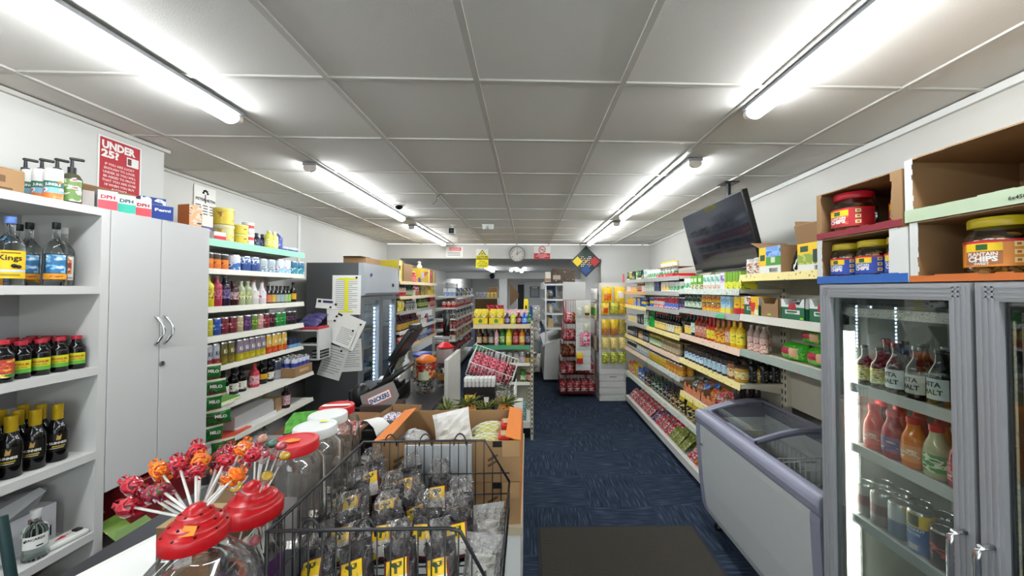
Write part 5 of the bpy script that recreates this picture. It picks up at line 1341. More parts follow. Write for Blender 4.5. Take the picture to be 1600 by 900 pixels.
# white slatted side wing in front of the rack
r2 = thing('slat_panel', (.858, 5.70, 0), 'narrow white slatted panel with hanging packets before the red rack', 'display panel')
b = MB().box(-.115, .115, .012, .03, .44, 1.53, SLW)
for k in range(10): b.box(-.115, .115, 0, .011, .448 + .108 * k, .545 + .108 * k, SLW)
obj('slat_panel', b, r2)
for x in (-.10, .10): obj('hanger', MB().wire([(x, .028, 1.50), (x, .075, 1.515), (x, .085, 1.30)], .004, CHROME, 5), r2)
for (x, z, w, h, m, zn, lab) in [(-.065, 1.35, .08, .15, PR('#d8d8d0', '#8aa08a', '#e8e8e0', 40, .3), [], 'pale green packet on the narrow white panel'), (.055, 1.36, .10, .17, PR('#d8c88a', '#e8e0c8', '#8a7030', 40, .3), [(.2, .8, .1, .4, M('#3a3a2a', .4))], 'gold and white packet on the narrow white panel'),
                                 (.04, 1.10, .075, .13, PR('#c8c8b0', '#a8a070', '#e8e8e0', 40, .3), [], 'small cream packet on the narrow white panel'), (.02, .93, .16, .20, PR('#c81e6a', '#e8d0d8', '#8a1048', 30, .25, bump=.3), [(.25, .75, .2, .7, PR('#d8c8c8', '#8a6a5a', '#c81e6a', 50, .3))], 'bright pink packet on the narrow white panel'),
                                 (-.06, .64, .10, .17, M('#e8c41e', .4), [(0, 1, 0, .55, M('#c8321e', .4))], 'yellow and red card on the narrow white panel')]:
    obj('hook', MB().wire([(x, .006, z + h / 2 - .01), (x, -.06, z + h / 2 - .01)], .002, CHROME, 4), r2)
    packet('snack_packet', lab, w, .03, h, m, zn, 7).put((.858 + x, 5.70 - .035, z - h / 2), 0, lab, 'packet')

# ------------------------------------------------------------------ white shelving unit beyond, its end panel towards the aisle
EPW = M('#b9b8b4', .55, var=.05)
r = thing('white_shelf_unit', (.67, 7.0, 0), 'white shelf unit with plain end panel, cartons stacked on top', 'shelf unit')
obj('end_panel', MB().box(-.03, .385, -.27, -.24, 0, 1.835, EPW), r)
obj('back_panel', MB().box(-.03, -.005, -.239, 1.5, .0, 1.83, SLW), r)
for i, (z, x0) in enumerate([(1.80, -.37), (1.52, -.34), (1.26, -.34), (.99, -.34)]):
    s = obj('shelf', MB().box(x0, -.031, -.27, 1.5, z - .03, z, SLW), r)
    obj('shelf_edge', MB().box(x0 - .012, x0 - .001, -.27, 1.5, z - .05 if i else z - .10, z + .006 if i else z + .035, WHITE), s)
obj('post', MB().box(-.36, -.33, -.255, -.225, .69, 1.77, SLW), r)
bn = MB().slab([(-.385, -.28, .06), (-.031, -.28, .06), (-.031, -.28, .76), (-.36, -.28, .69)], (0, 1.7, 0), WHITE)
obj('bin_front', bn, r)
obj('bin_lid', MB().slab([(-.40, -.29, .66), (-.40, -.29, .70), (-.031, -.29, .80), (-.031, -.29, .765)], (0, 1.7, 0), SLW), r)
obj('plinth', MB().box(-.35, -.04, -.25, 1.4, 0, .06, BLACK), r)
fd = [packet('food_bag', 'white food bag', .12, .06, .16, PR('#d8d8d4', '#8aa0b8', '#e8e8e4', 30, .4), (), 71), carton('food_box', 'tan food box', .10, .10, .17, M('#b8a078'), [(.1, .9, .3, .8, M('#d8c8a0'))]), jar('food_jar', 'pale food jar', .14, .04, M('#c8c4b4', .2), M('#4a4a48', .4)),
      can('food_tin', 'dark food tin', .13, .045, [M('#3a3a3c'), M('#6a6a68')])]
for z, nm in ((1.52, 'upper'), (1.26, 'middle'), (.99, 'lower')):
    for i in range(5):
        t = fd[(i + int(z * 10)) % 4]
        t.put((.67 - .25, 6.82 + .16 * i, z + .001), -R90, t.desc + ' on the ' + nm + ' shelf of the white unit', None, 'goods on the white shelf unit')
DKP = PR('#4a3c30', '#3a2e26', '#c8c0b0', 22, .7, 1, 1, .55, .68)
tag(obj('shallow_carton', MB().rbox(.44, .87, 6.78, 7.08, 1.837, 2.06, .004, DKP, 1).box(.46, .6, 6.776, 6.78, 1.88, 1.96, M('#a89a88', .7))), 'dark brown printed carton on top of the white shelf unit', 'carton')
tag(obj('flat_carton', MB().rbox(.46, .80, 6.80, 7.06, 2.062, 2.085, .003, M('#5a4a3a', .7), 1)), 'thin dark carton lying on the printed carton', 'carton')
tag(obj('white_carton', MB().rbox(.32, .42, 6.78, 7.0, 1.837, 2.02, .003, M('#cfc6ba', .7), 1).box(.321, .419, 6.777, 6.78, 1.85, 1.9, CARD)), 'narrow pale carton standing on the corner of the white unit', 'carton')
tag(obj('tall_cupboard', MB().rbox(1.075, 1.34, 6.62, 6.95, 0, 1.35, .004, M('#cfcbc2', .7), 1)), 'tall pale cupboard standing behind the red rack', 'cupboard')

# ================================================================== MIDDLE SHELVING, END-ON TO THE CAMERA
CF = (-.622, 4.20, 0)
shelving('aisle_shelving', 'end bay of the middle shelving with a green shelf edge and holed post', 'shelving', (-.622, 4.20, 0), 0, .65, .46,
         [(1.30, STBE, 0, .045), (1.062, M('#3f8f66', .45), 0, .045), (.862, STW, 0, .03), (.645, STW, 0, .03)], 1.30, frame=M('#c6c0ac', .5), back=M('#b5ad98', .6), base=(.20, 0))
r = thing('aisle_shelving', (-.30, 4.68, 0), 'long body of the middle shelving running back from the holed post', 'shelving')
obj('back_panel', MB().box(-.01, .01, 0, 2.6, .06, 1.30, M('#b5ad98', .6)), r)
for z in (1.285, .95, .62, .2):
    for s_ in (-1, 1): obj('shelf', MB().box(min(.012 * s_, .31 * s_), max(.012 * s_, .31 * s_), 0, 2.6, z - .03, z, M('#c6c0ac', .5)), r)
obj('plinth', MB().box(-.25, .25, 0.02, 2.58, 0, .059, BLACK), r)
u = MB().box(-.004, .024, -.014, .014, 0, 1.34, M('#d2cab0', .5))
for k in range(24): u.box(.004, .016, -.0155, .0155, .06 + k * .053, .09 + k * .053, BLACK)
r = thing('holed_post', (.036, 4.20, 0), 'cream holed post at the aisle corner of the middle shelving', 'post')
obj('upright', u, r)
dw = 'end of the middle shelving'
EC = 'the counter side'
mkb = lambda d, c1, cap, lab, h=.19, rr=.030: bottle('squash_bottle', d, h, rr, M(c1, .12), M(cap, .35), [(.15, .5, lab)], s0=.6, s1=.85, caph=.08)
sq = [mkb('brown sauce bottle', '#4a2a1a', '#2a2a2a', PR('#b89a7a', '#d8c8a8', '#6a3a1a')), mkb('dark brown bottle', '#2a1a14', '#1c1c1c', PR('#8a6a4a', '#c8a870', '#3a2014')), mkb('grey-brown bottle', '#3a3030', '#8a8a8a', PR('#a09080', '#c8c0b0', '#4a4038')),
      mkb('pink and white bottle', '#c8a0a0', '#c83a4a', PR('#e8e0dc', '#c84a5a', '#e8e0dc'), .19, .026), mkb('green drink bottle', '#1f6a2a', '#e8e8e0', PR('#3a8a3a', '#d8d8a0', '#1a4a1e'), .205, .034), mkb('yellow drink bottle', '#d8c81e', '#e8e8e0', PR('#e8d83a', '#e8e090', '#b8a01a'), .205, .034),
      mkb('red drink bottle', '#8a1a24', '#e8d8d0', PR('#b83a3a', '#d8a0a0', '#6a141c'), .205, .033), mkb('orange drink bottle', '#c8701a', '#e8e0d0', PR('#e0b03a', '#e8d8a0', '#a84a1a'), .205, .033), mkb('dark violet drink bottle', '#2a2030', '#3a3a3a', PR('#5a4a6a', '#a8a0b0', '#2a2030'), .205, .033)]
run(CF, .035, 1.062, [(sq[0], 1), (sq[1], 1), (sq[2], 1), (sq[3], 1), (sq[4], 1), (sq[5], 1), .006, (sq[6], 1), (sq[7], 1), (sq[8], 1)], 'green-edged shelf of middle shelving', EC, 'bottles on the green-edged shelf')
run(CF, .035, 1.062, [(sq[1], 3), (sq[6], 1), (sq[4], 1), (sq[5], 1), .006, (sq[6], 2), (sq[8], 1)], 'behind, green-edged shelf', EC, 'bottles on the green-edged shelf', .09)
cc_ = [can('drink_can', 'pink and grey can', .125, .031, [PR('#c8a0b0', '#e0d0d8', '#8a6a7a', 40, .3), M('#a8a0a4', .3, .3)]), can('drink_can', 'silver can', .125, .031, [M('#a8a8a8', .3, .5), M('#c8c8c4', .3, .3)]), jar('glass_jar', 'plain pale glass jar', .12, .034, M('#a8a89a', .15), M('#8a8a88', .3, .5)),
       can('drink_can', 'gold and dark can', .115, .032, [M('#c8a83a', .3, .3), M('#3a2a1a', .3)])]
run(CF, .035, .862, [(cc_[0], 3), (cc_[1], 2), (cc_[2], 2), (cc_[0], 1), (cc_[3], 2)], 'third shelf down, ' + dw, EC, 'cans on the middle shelving')
gj = [jar('pickle_jar', 'dark jar', .12, .034, M('#2a2020', .15), M('#3a3430', .3)), jar('pickle_jar', 'green jar with pale label', .13, .036, M('#4a7a2a', .15), M('#3a6a2a', .3), [(.15, .55, PR('#d8dcc0', '#5a9a3a', '#2a4a1a'))]), jar('pickle_jar', 'red-brown jar', .13, .036, M('#6a3a30', .15), M('#b8a08a', .3), [(.15, .6, PR('#c88a7a', '#e0c8b8', '#6a2a20'))])]
run(CF, .20, .645, [(gj[0], 4), .03, (gj[1], 1), (gj[2], 1)], 'fourth shelf down, ' + dw, EC, 'jars on the middle shelving')
tl_ = carton('tissue_box', 'teal and white patterned box', .2, .14, .09, PR('#3a8a8a', '#c8d8d0', '#2a5a6a', 40, .5))
run(CF, .40, .20, [(tl_, 1, 1, 2)], 'bottom deck, ' + dw, EC, 'teal boxes')
# top of the bay: two yellow display cartons and squash bottles
for i, (x, lab) in enumerate([(-.545, 'yellow display carton of packets nearest the till on the middle shelving'), (-.365, 'yellow display carton of packets beside the small squash bottles')]):
    r = thing('display_carton', (x, 4.33, 1.301), lab.replace('nearest', 'next to'), 'display carton')
    w = .085; YC = PR('#e8c81e', '#e8c81e', '#c8a018', 25, .5)
    b = MB().box(-w, w, -.09, .09, 0, .003, YC).box(-w, -w + .003, -.09, .09, 0, .11, YC).box(w - .003, w, -.09, .09, 0, .11, YC).box(-w, w, .087, .09, 0, .15, YC).box(-w, w, -.09, -.087, 0, .07, YC)
    obj('carton_wall', b, r)
    obj('carton_front', MB().lathe([(0, 0, M('#4a8a2a', .4)), (.024, .001, M('#4a8a2a', .4))], 14, Matrix.Translation((0, -.0905, .035)) @ Matrix.Rotation(R90, 4, 'X')), r)
yp = packet('crisp_packet', 'yellow and green packet', .085, .04, .15, PR('#e0c01e', '#e8d860', '#5a8a2a', 28, .25, bump=.4), [(.2, .8, .3, .65, PR('#3a7a2a', '#e8e0a0', '#c83a1e', 40, .3))], 45)
for ci, x in enumerate((-.545, -.365)):
    for k in range(3):
        for j in (-1, 1):
            ROWS.setdefault((BACKS[k] + 'yellow and green packet', ['first', 'second'][ci] + ' yellow display carton', EC), []).append(yp.put((x + .04 * j, 4.275 + .05 * k, 1.306 + .012 * k), .05 * j, group='packets in the yellow cartons', sc=.92))
tb = [mkb(d, c1, cap, PR(l1, l2, l3), .13, .034) for d, c1, cap, l1, l2, l3 in [('small violet squash bottle', '#3a2a4a', '#8a7ab0', '#6a5a8a', '#c8c0d8', '#3a2a5a'), ('small yellow-green squash bottle', '#c8c82a', '#d8d8c8', '#d8d85a', '#e8e8a0', '#8a9a2a'), ('small dark red squash bottle', '#5a141c', '#a8202c', '#8a3038', '#d8a8a8', '#4a1014'),
      ('small bright blue squash bottle', '#1a5ac0', '#2a6ad0', '#3a8ae0', '#d8e4f0', '#1a4a9a'), ('small green squash bottle', '#1f7a3a', '#2a8a4a', '#4a9a5a', '#d8e8d0', '#1a5a2a'), ('small pink squash bottle', '#c86a7a', '#d8a0a8', '#e0a0a8', '#f0d8d8', '#a83a4a')]]
run((-.272, 4.22, 0), 0, 1.301, [(t, 1, 1, 1, -.007 if False else -.002) for t in tb[:4]], 'on top of the middle shelving', EC, 'small squash bottles')
ROWS.setdefault((tb[4].desc, 'on top of the middle shelving', EC), []).append(tb[4].put((-.01 + .02, 4.33, 1.301), 0, group='small squash bottles'))
pw = packet('sweet_bag', 'pink and white sweet bag', .12, .06, .15, PR('#d8a8a8', '#f0e4e0', '#b84a54', 35, .25, bump=.5), (), 47)
for i in range(4): ROWS.setdefault((pw.desc, 'behind the small squash bottles', EC), []).append(pw.put((-.43 + .122 * i, 4.86, 1.286), RND.uniform(-.1, .1), group='pink and white bags'))
rl = packet('sweet_bag', 'red and black sweet bag', .12, .06, .19, PR('#a8142a', '#1c1014', '#d84a5a', 30, .2, bump=.4), (), 48)
for i in range(2): ROWS.setdefault((rl.desc, 'tall behind the yellow cartons', EC), []).append(rl.put((-.53 + .128 * i, 5.25, 1.286), 0, group='red and black bags', sc=1.0))
# clear bags hanging at the aisle side of the post
clb = T('clear_bag', 'bag', 'crumpled clear bag', .10, .05, .16, MB().pillow(.10, .06, .16, FILM, (), 3, .5, 7, 8, smooth=False), [('contents', MB().pillow(.07, .035, .11, PR('#d8d4c8', '#e8e6e0', '#b8a898', 40, .5), (), 4, .3))])
for i, (y, z) in enumerate([(4.24, 1.33), (4.36, 1.20), (4.26, 1.10), (4.5, 1.34), (4.62, 1.18), (4.24, .80), (4.38, .72)]):
    o = clb.put((.10, y, z), .4, ('upper' if z > 1 else 'lower') + ' crumpled clear bag hung beside the holed post', 'bag', ('upper' if z > 1 else 'lower') + ' clear bags by the holed post')
    hk = obj('hang_strip', MB().wire([(0, 0, .155), (-.04, -.02, .175), (-.075, -.02, .175)], .002, WHITE, 4), o)

# ================================================================== SHELVING ON THE FAR COUNTER SIDE
AF = (-1.75, 5.08, R90)
for i in range(2):
    x, y = world_of(AF, i * 1.02, 0)
    shelving('shelving_bay', ['beige shelving bay just past the steel fridge, cartons on top', 'beige shelving bay with big yellow carton on top, past the steel fridge'][i], 'shelving', (x, y, 0), R90, 1.01, .50,
             [(1.81, STBE), (1.60, STBE), (1.385, STM), (1.11, STW), (.875, STBE), (.52, STBE)], 1.86, base=(.18, 0))
mkc = carton
fa = [can('food_tin', 'red tin', .12, .045, [M('#b82a2a'), PR('#d8d0c0', '#b82a2a', '#8a1a1a')]), bottle('oil_bottle', 'dark green bottle', .17, .035, M('#1f3a24', .15), M('#2a4a2a'), [(.1, .5, PR('#a8b090', '#3a6a3a', '#d8d8c0'))]), packet('food_bag', 'red food bag', .12, .06, .16, PR('#b82430', '#e0c8c0', '#7a141c', 30, .25), (), 81),
      packet('food_bag', 'yellow food bag', .12, .06, .16, PR('#e0c81e', '#e8e0a0', '#a8901a', 30, .25), (), 82), carton('food_box', 'black and white box', .10, .08, .14, PR('#2a2a2c', '#d8d8d4', '#2a2a2c', 25, .5)), bottle('squash_jug', 'violet juice jug with yellow label', .21, .055, M('#3a1a2a', .15), M('#8a2030'), [(.1, .5, PR('#c8a02a', '#7a3a2a', '#e0c860'))], s0=.6, s1=.85),
      carton('food_box', 'brown and yellow box', .19, .12, .15, PR('#6a5a1e', '#c8a82a', '#3a3010', 25, .5)), bottle('oil_bottle', 'yellow oil bottle', .165, .036, M('#c8a01e', .15), M('#e0c83a'), [(.1, .5, PR('#e0c83a', '#c8421e', '#e8e0b0'))]), jar('pickle_jar', 'tall green jar', .16, .045, M('#3a5a24', .15), M('#2a3a1a', .3), [(.2, .6, PR('#8a9a3a', '#d8d8a0', '#3a4a1a'))]),
      carton('food_box', 'red food box', .10, .10, .17, M('#b81e2c'), [(.1, .9, .2, .6, PR('#d8c0b8', '#b81e2c', '#8a1420'))]), carton('food_box', 'pale food box', .11, .08, .09, PR('#d0c8b8', '#b8a890', '#e0dcd0', 25, .5)), carton('milk_carton', 'blue and white carton', .075, .075, .16, M('#d8dce0'), [(0, 1, 0, .5, PR('#3a6ab0', '#d8dce0', '#2a4a8a'))]),
      carton('milk_carton', 'deep blue carton', .08, .075, .17, M('#2a4a9a'), [(.1, .9, .3, .7, M('#c8d0e0'))]), can('food_tin', 'blue tin', .10, .05, [M('#3a6a9a'), M('#d8d8d4')])]
gA = 'goods on the bays past the steel fridge'
run(AF, .05, 1.60, [(fa[0], 3), (fa[1], 4), (fa[10], 1), (fa[2], 2)], 'second shelf of bay beside steel fridge', 'the steel fridge', gA)
run(AF, 1.05, 1.60, [(fa[6], 2), (fa[7], 4), (fa[3], 2)], 'second shelf of yellow-carton bay', 'the steel fridge', gA)
run(AF, .05, 1.385, [(fa[3], 2), (fa[4], 4), (fa[10], 1)], 'third shelf of bay beside steel fridge', 'the steel fridge', gA)
run(AF, 1.05, 1.385, [(fa[8], 5), (fa[10], 1), (fa[9], 3)], 'third shelf of yellow-carton bay', 'the steel fridge', gA)
run(AF, .05, 1.11, [(fa[5], 8)], 'fourth shelf beside steel fridge', 'the steel fridge', gA)
run(AF, 1.45, 1.11, [(fa[2], 1), (fa[13], 3)], 'fourth shelf of yellow-carton bay', 'the steel fridge', gA)
run(AF, .05, .875, [(fa[2], 4), (fa[9], 3)], 'fifth shelf of bay beside steel fridge', 'the steel fridge', gA)
run(AF, 1.05, .875, [(fa[11], 5), (fa[12], 3), (fa[9], 2)], 'fifth shelf of yellow-carton bay', 'the steel fridge', gA)
x, y = world_of(AF, 1.23, .12)
r = thing('white_tray', (x, y, 1.111), 'white cardboard tray of small packs on the yellow-carton bay', 'tray', R90)
obj('tray_wall', MB().box(-.19, .19, -.1, .1, 0, .003, PAPER).box(-.19, .19, -.1, -.097, 0, .09, PAPER).box(-.19, .19, .097, .1, 0, .15, PAPER).box(-.19, -.187, -.1, .1, 0, .12, PAPER).box(.187, .19, -.1, .1, 0, .09, PAPER), r)
for i in range(4):
    t = [packet('snack_bag', 'green pack', .08, .04, .15, PR('#5a8a3a', '#d8d8a0', '#2a4a1a', 30, .3), (), 83), packet('snack_bag', 'pink pack', .08, .04, .15, PR('#c84a5a', '#f0d8d0', '#8a2030', 30, .3), (), 84)][i % 2]
    xx, yy = world_of((x, y, R90), -.135 + .09 * i, 0)
    t.put((xx, yy, 1.116), R90, ['first', 'second', 'third', 'fourth'][i] + ' small pack from the fridge in the white tray', 'packet', 'packs in the white tray')
def bx(name, label, lx0, lx1, ly0, ly1, z0, z1, m, zones=()):
    o = thing(name, (*world_of(AF, (lx0 + lx1) / 2, ly0), z0), label, 'carton', R90)
    w = (lx1 - lx0) / 2
    obj('carton_wall', MB().rbox(-w, w, 0, ly1 - ly0, 0, z1 - z0, .003, m, 1), o)
    if zones:
        q = MB()
        for a0, a1, c0, c1, zm in zones: q.box(-w + 2 * w * a0, -w + 2 * w * a1, -.0015, .0005, (z1 - z0) * c0, (z1 - z0) * c1, zm)
        q2 = obj('printed_panel', q, o)
    return o
bx('grocery_carton', 'white and yellow upright card beside the steel fridge top', .03, .16, .02, .30, 1.811, 2.10, M('#e0c83a', .5), [(0, .45, 0, 1, PAPER), (.05, .4, .55, .75, M('#5a5a5a', .6))])
bx('grocery_carton', 'plain brown carton on top of the bay past the steel fridge', .22, .62, .02, .30, 1.811, 2.07, CARD)
for i in range(3): ROWS.setdefault(('red bottle', 'beside the plain brown carton', 'the steel fridge'), []).append(bottle('sauce_bottle', 'red bottle', .17, .04, M('#b81e28', .15), M('#d8d0c8'), [(.1, .5, PR('#d84a4a', '#e8d0c8', '#8a1420'))]).put((*world_of(AF, .70 + .10 * i, .08), 1.8115), R90, group='red bottles by the brown carton'))
bx('grocery_carton', 'big yellow and brown printed carton on the shelving top', 1.05, 1.62, .02, .34, 1.811, 2.05, PR('#c8a82a', '#c8a82a', '#4a4a8a', 9, .6), [(.06, .3, .3, .7, M('#b8b0d0', .6)), (.4, .6, .5, .8, M('#c8421e', .5)), (.8, 1, 0, 1, M('#e0d05a', .5))])
bx('grocery_carton', 'lower red carton at the end of the shelving top', 1.66, 1.84, .02, .3, 1.811, 1.93, M('#a82034', .5), [(.1, .6, .2, .8, M('#c84a5a', .5))])
bx('grocery_carton', 'upper red carton stacked at the end of the shelving top', 1.66, 1.84, .02, .3, 1.931, 2.05, M('#a82034', .5), [(.1, .6, .2, .8, M('#c84a5a', .5))])
bx('grocery_carton', 'yellow-green carton between red and tan cartons', 1.85, 1.93, .02, .3, 1.811, 2.03, M('#b8c83a', .5))
bx('grocery_carton', 'tan carton at the far end of the shelving top', 1.94, 2.03, .02, .3, 1.811, 2.03, M('#b89a6a', .7))
tag(obj('white_lily_lamp', MB().lathe([(.03, 0, WHITE), (.05, .04, WHITE), (.02, .09, WHITE), (.035, .12, WHITE), (0, .14, WHITE)], 10, Matrix.Translation((*world_of(AF, 1.42, .15), 2.051)))), 'small white ornament standing on the big yellow carton', 'ornament')

BF = (-1.45, 7.42, R90)
for i in range(2):
    x, y = world_of(BF, i * 1.2, 0)
    shelving('shelving_bay', ['white shelving bay past the beam on the counter side', 'farther white shelving bay past the beam on the counter side'][i], 'shelving', (x, y, 0), R90, 1.19, .45,
             [(1.56, STW), (1.33, STW), (1.11, STW), (.90, STW), (.68, STW), (.42, STW)], 1.85, frame=WHITE, back=WHITE, base=(.18, 0))
gB = 'goods on the white bays past the beam'
for z, seq in ((1.56, [fa[11], fa[3], fa[12], fa[10], fa[4]]), (1.33, [fa[0], fa[2], fa[0], fa[2]]), (1.11, [fa[4], fa[1], fa[10], fa[13]]), (.90, [fa[2], fa[9], fa[2], fa[0]]), (.68, [fa[10], fa[2], fa[3], fa[2]]), (.42, [fa[2], fa[9], fa[2], fa[0]])):
    lx = .05; i = 0
    while lx < 2.25:
        t = seq[i % len(seq)]; i += 1
        if 1.12 < lx + t.w / 2 < 1.26: lx = 1.26; continue
        n = {1.56: 'top', 1.33: 'second', 1.11: 'third', .90: 'fourth', .68: 'fifth', .42: 'lowest'}[z]
        if lx < 1.1 and lx + t.w > 1.17: lx = 1.24; continue
        lx = run(BF, lx, z, [(t, 1, 3 if lx < .4 else 1)], n + ' shelf, white bays past the beam', 'the beam', gB)
# small display far behind the middle shelving
r = thing('far_display', (-1.13, 10.0, 0), 'shelf unit with brown back board far behind the middle shelving', 'shelf unit')
obj('back_board', MB().box(-.30, .30, .0, .03, .0, 1.45, M('#7a5c3a', .7)), r)
obj('shelf', MB().box(-.30, .30, .031, .4, 1.42, 1.45, WHITE).box(-.31, .31, -.02, -.001, 1.44, 1.475, WHITE), r)
obj('plinth', MB().box(-.3, .3, .031, .4, 0, 1.419, WHITE), r)
for i in range(6):
    t = packet('food_bag', 'grey food bag' if i < 3 else 'yellow food bag', .09, .06, .16, PR('#8a8c98', '#d8d8dc', '#4a4a5a', 30, .3) if i < 3 else PR('#e0b81e', '#e8e0a0', '#b8801a', 30, .3), (), 86)
    t.put((-1.13 - .25 + .10 * i, 10.15, 1.451), 0, ('grey' if i < 3 else 'yellow') + ' food bag on the far brown-backed unit', 'packet', ('grey' if i < 3 else 'yellow') + ' bags on the far unit')
tag(obj('grocery_carton', MB().rbox(-1.10, -.86, 10.24, 10.38, 1.451, 1.75, .003, CARD, 1)), 'brown carton on the far brown-backed unit', 'carton')
# stairs and odds and ends at the far end
r = thing('staircase', (-.55, 15.3, 0), 'brown slanting staircase side beyond the column', 'staircase')
obj('stringer', MB().slab([(-.2, 0, 2.0), (.16, 0, 1.55), (.16, 0, 1.38), (-.2, 0, 1.0)], (0, .06, 0), M('#8a6a48', .6)), r)
obj('underside', MB().slab([(-.2, .07, 1.0), (.10, .07, 1.35), (.10, .07, 0), (-.2, .07, 0)], (0, .5, 0), WALLP), r)
tag(obj('floor_sign', MB().slab([(-.23, 17.0, .0), (.05, 17.0, .0), (.01, 17.12, 1.25), (-.19, 17.12, 1.25)], (0, .03, 0), M('#e8d01e', .5)).box(-.12, -.06, 17.03, 17.1, .75, .95, INK)), 'tall yellow warning sign standing before the far white door', 'sign')
tag(obj('blue_bin', MB().slab([(.12, 17.5, 0), (.46, 17.5, 0), (.50, 17.5, .85), (.08, 17.5, .85)], (0, .35, 0), M('#2a5a9a', .5)).box(.07, .51, 17.48, 17.87, .851, .90, M('#3a6ab0', .5))), 'blue bin before the far white door', 'bin')
tag(obj('grey_crate', MB().slab([(.75, 13.0, 0), (1.30, 13.0, 0), (1.34, 13.0, .55), (.71, 13.0, .55)], (0, .4, 0), M('#5a5e66', .5)).box(.70, 1.35, 12.98, 13.42, .551, .60, M('#6a6e76', .5))), 'dark grey crate on the floor before the blue doorway', 'crate')
tag(obj('pale_bin', MB().slab([(1.0, 14.6, 0), (1.30, 14.6, 0), (1.34, 14.6, 1.1), (.96, 14.6, 1.1)], (0, .3, 0), M('#9cc0d8', .5)).box(.95, 1.35, 14.58, 14.92, 1.101, 1.14, M('#8ab0cc', .5))), 'pale blue bin beside the blue doorway', 'bin')
r = thing('low_freezer', (-.02, 9.0, 0), 'low white freezer cabinet beyond the middle shelving', 'freezer')
obj('body', MB().rbox(-.28, .28, -.5, .5, .07, .82, .02, WHITE), r)
obj('lid', MB().rbox(-.29, .29, -.51, .51, .823, .87, .012, M('#b8c8d0', .3)), r)
for x in (-.22, .22):
    for y in (-.42, .42): obj('caster', MB().cyl((x, y, 0), (x, y, .069), .025, BLACK), r)

# ================================================================== STEEL FRIDGE BEHIND THE COUNTER
STL2 = M('#6e6e70', .42, .75, var=.25, scale=2.5)
r = thing('steel_fridge', (-2.06, 4.0, 0), 'tall steel fridge with lit glass doors, papers stuck to its side', 'fridge')
b = MB().box(-.30, .245, 0, .03, .08, 1.985, STL2).box(-.30, .245, 1.0, 1.03, .08, 1.985, STL2).box(-.30, -.27, .031, .999, .08, 1.985, STL2).box(-.269, .245, .031, .999, 1.95, 1.985, STL2).box(-.269, .245, .031, .999, .08, .16, STL2)
obj('cabinet_body', b, r)
obj('plinth', MB().box(-.28, .22, .01, 1.02, 0, .079, BLACK), r)
hd = MB().slab([(.246, 0, 1.63), (.31, 0, 1.63), (.325, 0, 1.66), (.30, 0, 1.985), (.246, 0, 1.985)], (0, 1.03, 0), M('#b4b9bf', .3, .35))
h_ = obj('header', hd, r)
obj('lock', MB().cyl((.31, .80, 1.75), (.33, .80, 1.752), .022, BLACK), h_)
obj('badge', MB().lathe([(.0, .0, M('#3a4a7a', .4)), (.03, .001, M('#3a4a7a', .4))], 14, Matrix.Translation((.318, .15, 1.86)) @ Matrix.Rotation(R90 + .08, 4, 'Y'), 0, 0, .6, 1), h_)
obj('inner_lining', MB().box(-.268, -.262, .031, .999, .161, 1.62, M('#d8dce2', .5)).box(-.26, .24, .031, .036, .161, 1.62, M('#d8dce2', .5)).box(-.26, .24, .994, .999, .161, 1.62, M('#d8dce2', .5)), r)
FRM = M('#85888c', .35, .4)
LED = EM('#d8e8ff', 22.0)
for y0, y1 in ((.006, .512), (.518, 1.024)):
    d = MB()
    for a, b_, z0, z1 in ((y0, y0 + .05, .10, 1.622), (y1 - .05, y1, .10, 1.622), (y0 + .05, y1 - .05, 1.572, 1.622), (y0 + .05, y1 - .05, .10, .16)): d.box(.247, .285, a, b_, z0, z1, FRM)
    dd = obj('door', d, r)
    obj('glass_pane', MB().box(.262, .265, y0 + .05, y1 - .05, .16, 1.572, CLEAR('#eef4f6', .05, .7, .02)), dd)
    for yl in (y0 + .07, y0 + .125, y1 - .07):
        l = MB()
        l.box(.222, .236, yl - .012, yl + .012, .2, 1.5, M('#c8ccd0', .4))
        for k in range(30): l.box(.2365, .239, yl - .008, yl + .008, .22 + .043 * k, .242 + .043 * k, LED)
        obj('led_strip', l, r)
for z in (1.30, 1.02, .74, .46):
    s = obj('shelf', MB().box(-.25, .19, .04, .99, z - .012, z, M('#b8bcc2', .4)), r)
wc = [can('drink_can', 'blue and white can', .17, .033, [M('#5a8ac8', .3), M('#c8d8e8', .3), M('#3a6ab0', .3)]), can('drink_can', 'white can', .17, .033, [M('#c8d0d8', .3), M('#8ab0d8', .3)]), bottle('water_bottle', 'pale blue water bottle', .22, .035, M('#a8c8e0', .1), M('#3a6ab0'), [(.3, .55, M('#d8e4ec'))]), can('drink_can', 'green can', .17, .033, [M('#4a9a5a', .3), M('#d0dcc8', .3)])]
for si, (z, seq) in enumerate([(1.30, [2]), (1.02, [0, 1]), (.74, [3, 0]), (.46, [0, 1]), (.161, [2])]):
    for i in range(11):
        t = wc[seq[(i // 3) % len(seq)]]
        if .11 + .078 * i > .95: break
        ROWS.setdefault((t.desc, ['top', 'second', 'third', 'fourth', 'bottom'][si] + ' shelf inside steel fridge', 'the near door'), []).append(t.put((-2.06 + .13, 4.09 + .078 * i, z + .0005), R90, group='drinks inside the steel fridge'))
tag(obj('flat_carton', MB().rbox(-2.05, -1.80, 4.15, 4.55, 1.986, 2.055, .003, CARD, 1).slab([(-2.05, 4.15, 2.056), (-1.80, 4.15, 2.056), (-1.84, 4.10, 2.066), (-2.03, 4.10, 2.066)], (0, .12, .002), CARDI)), 'low open brown carton on top of the steel fridge', 'carton')
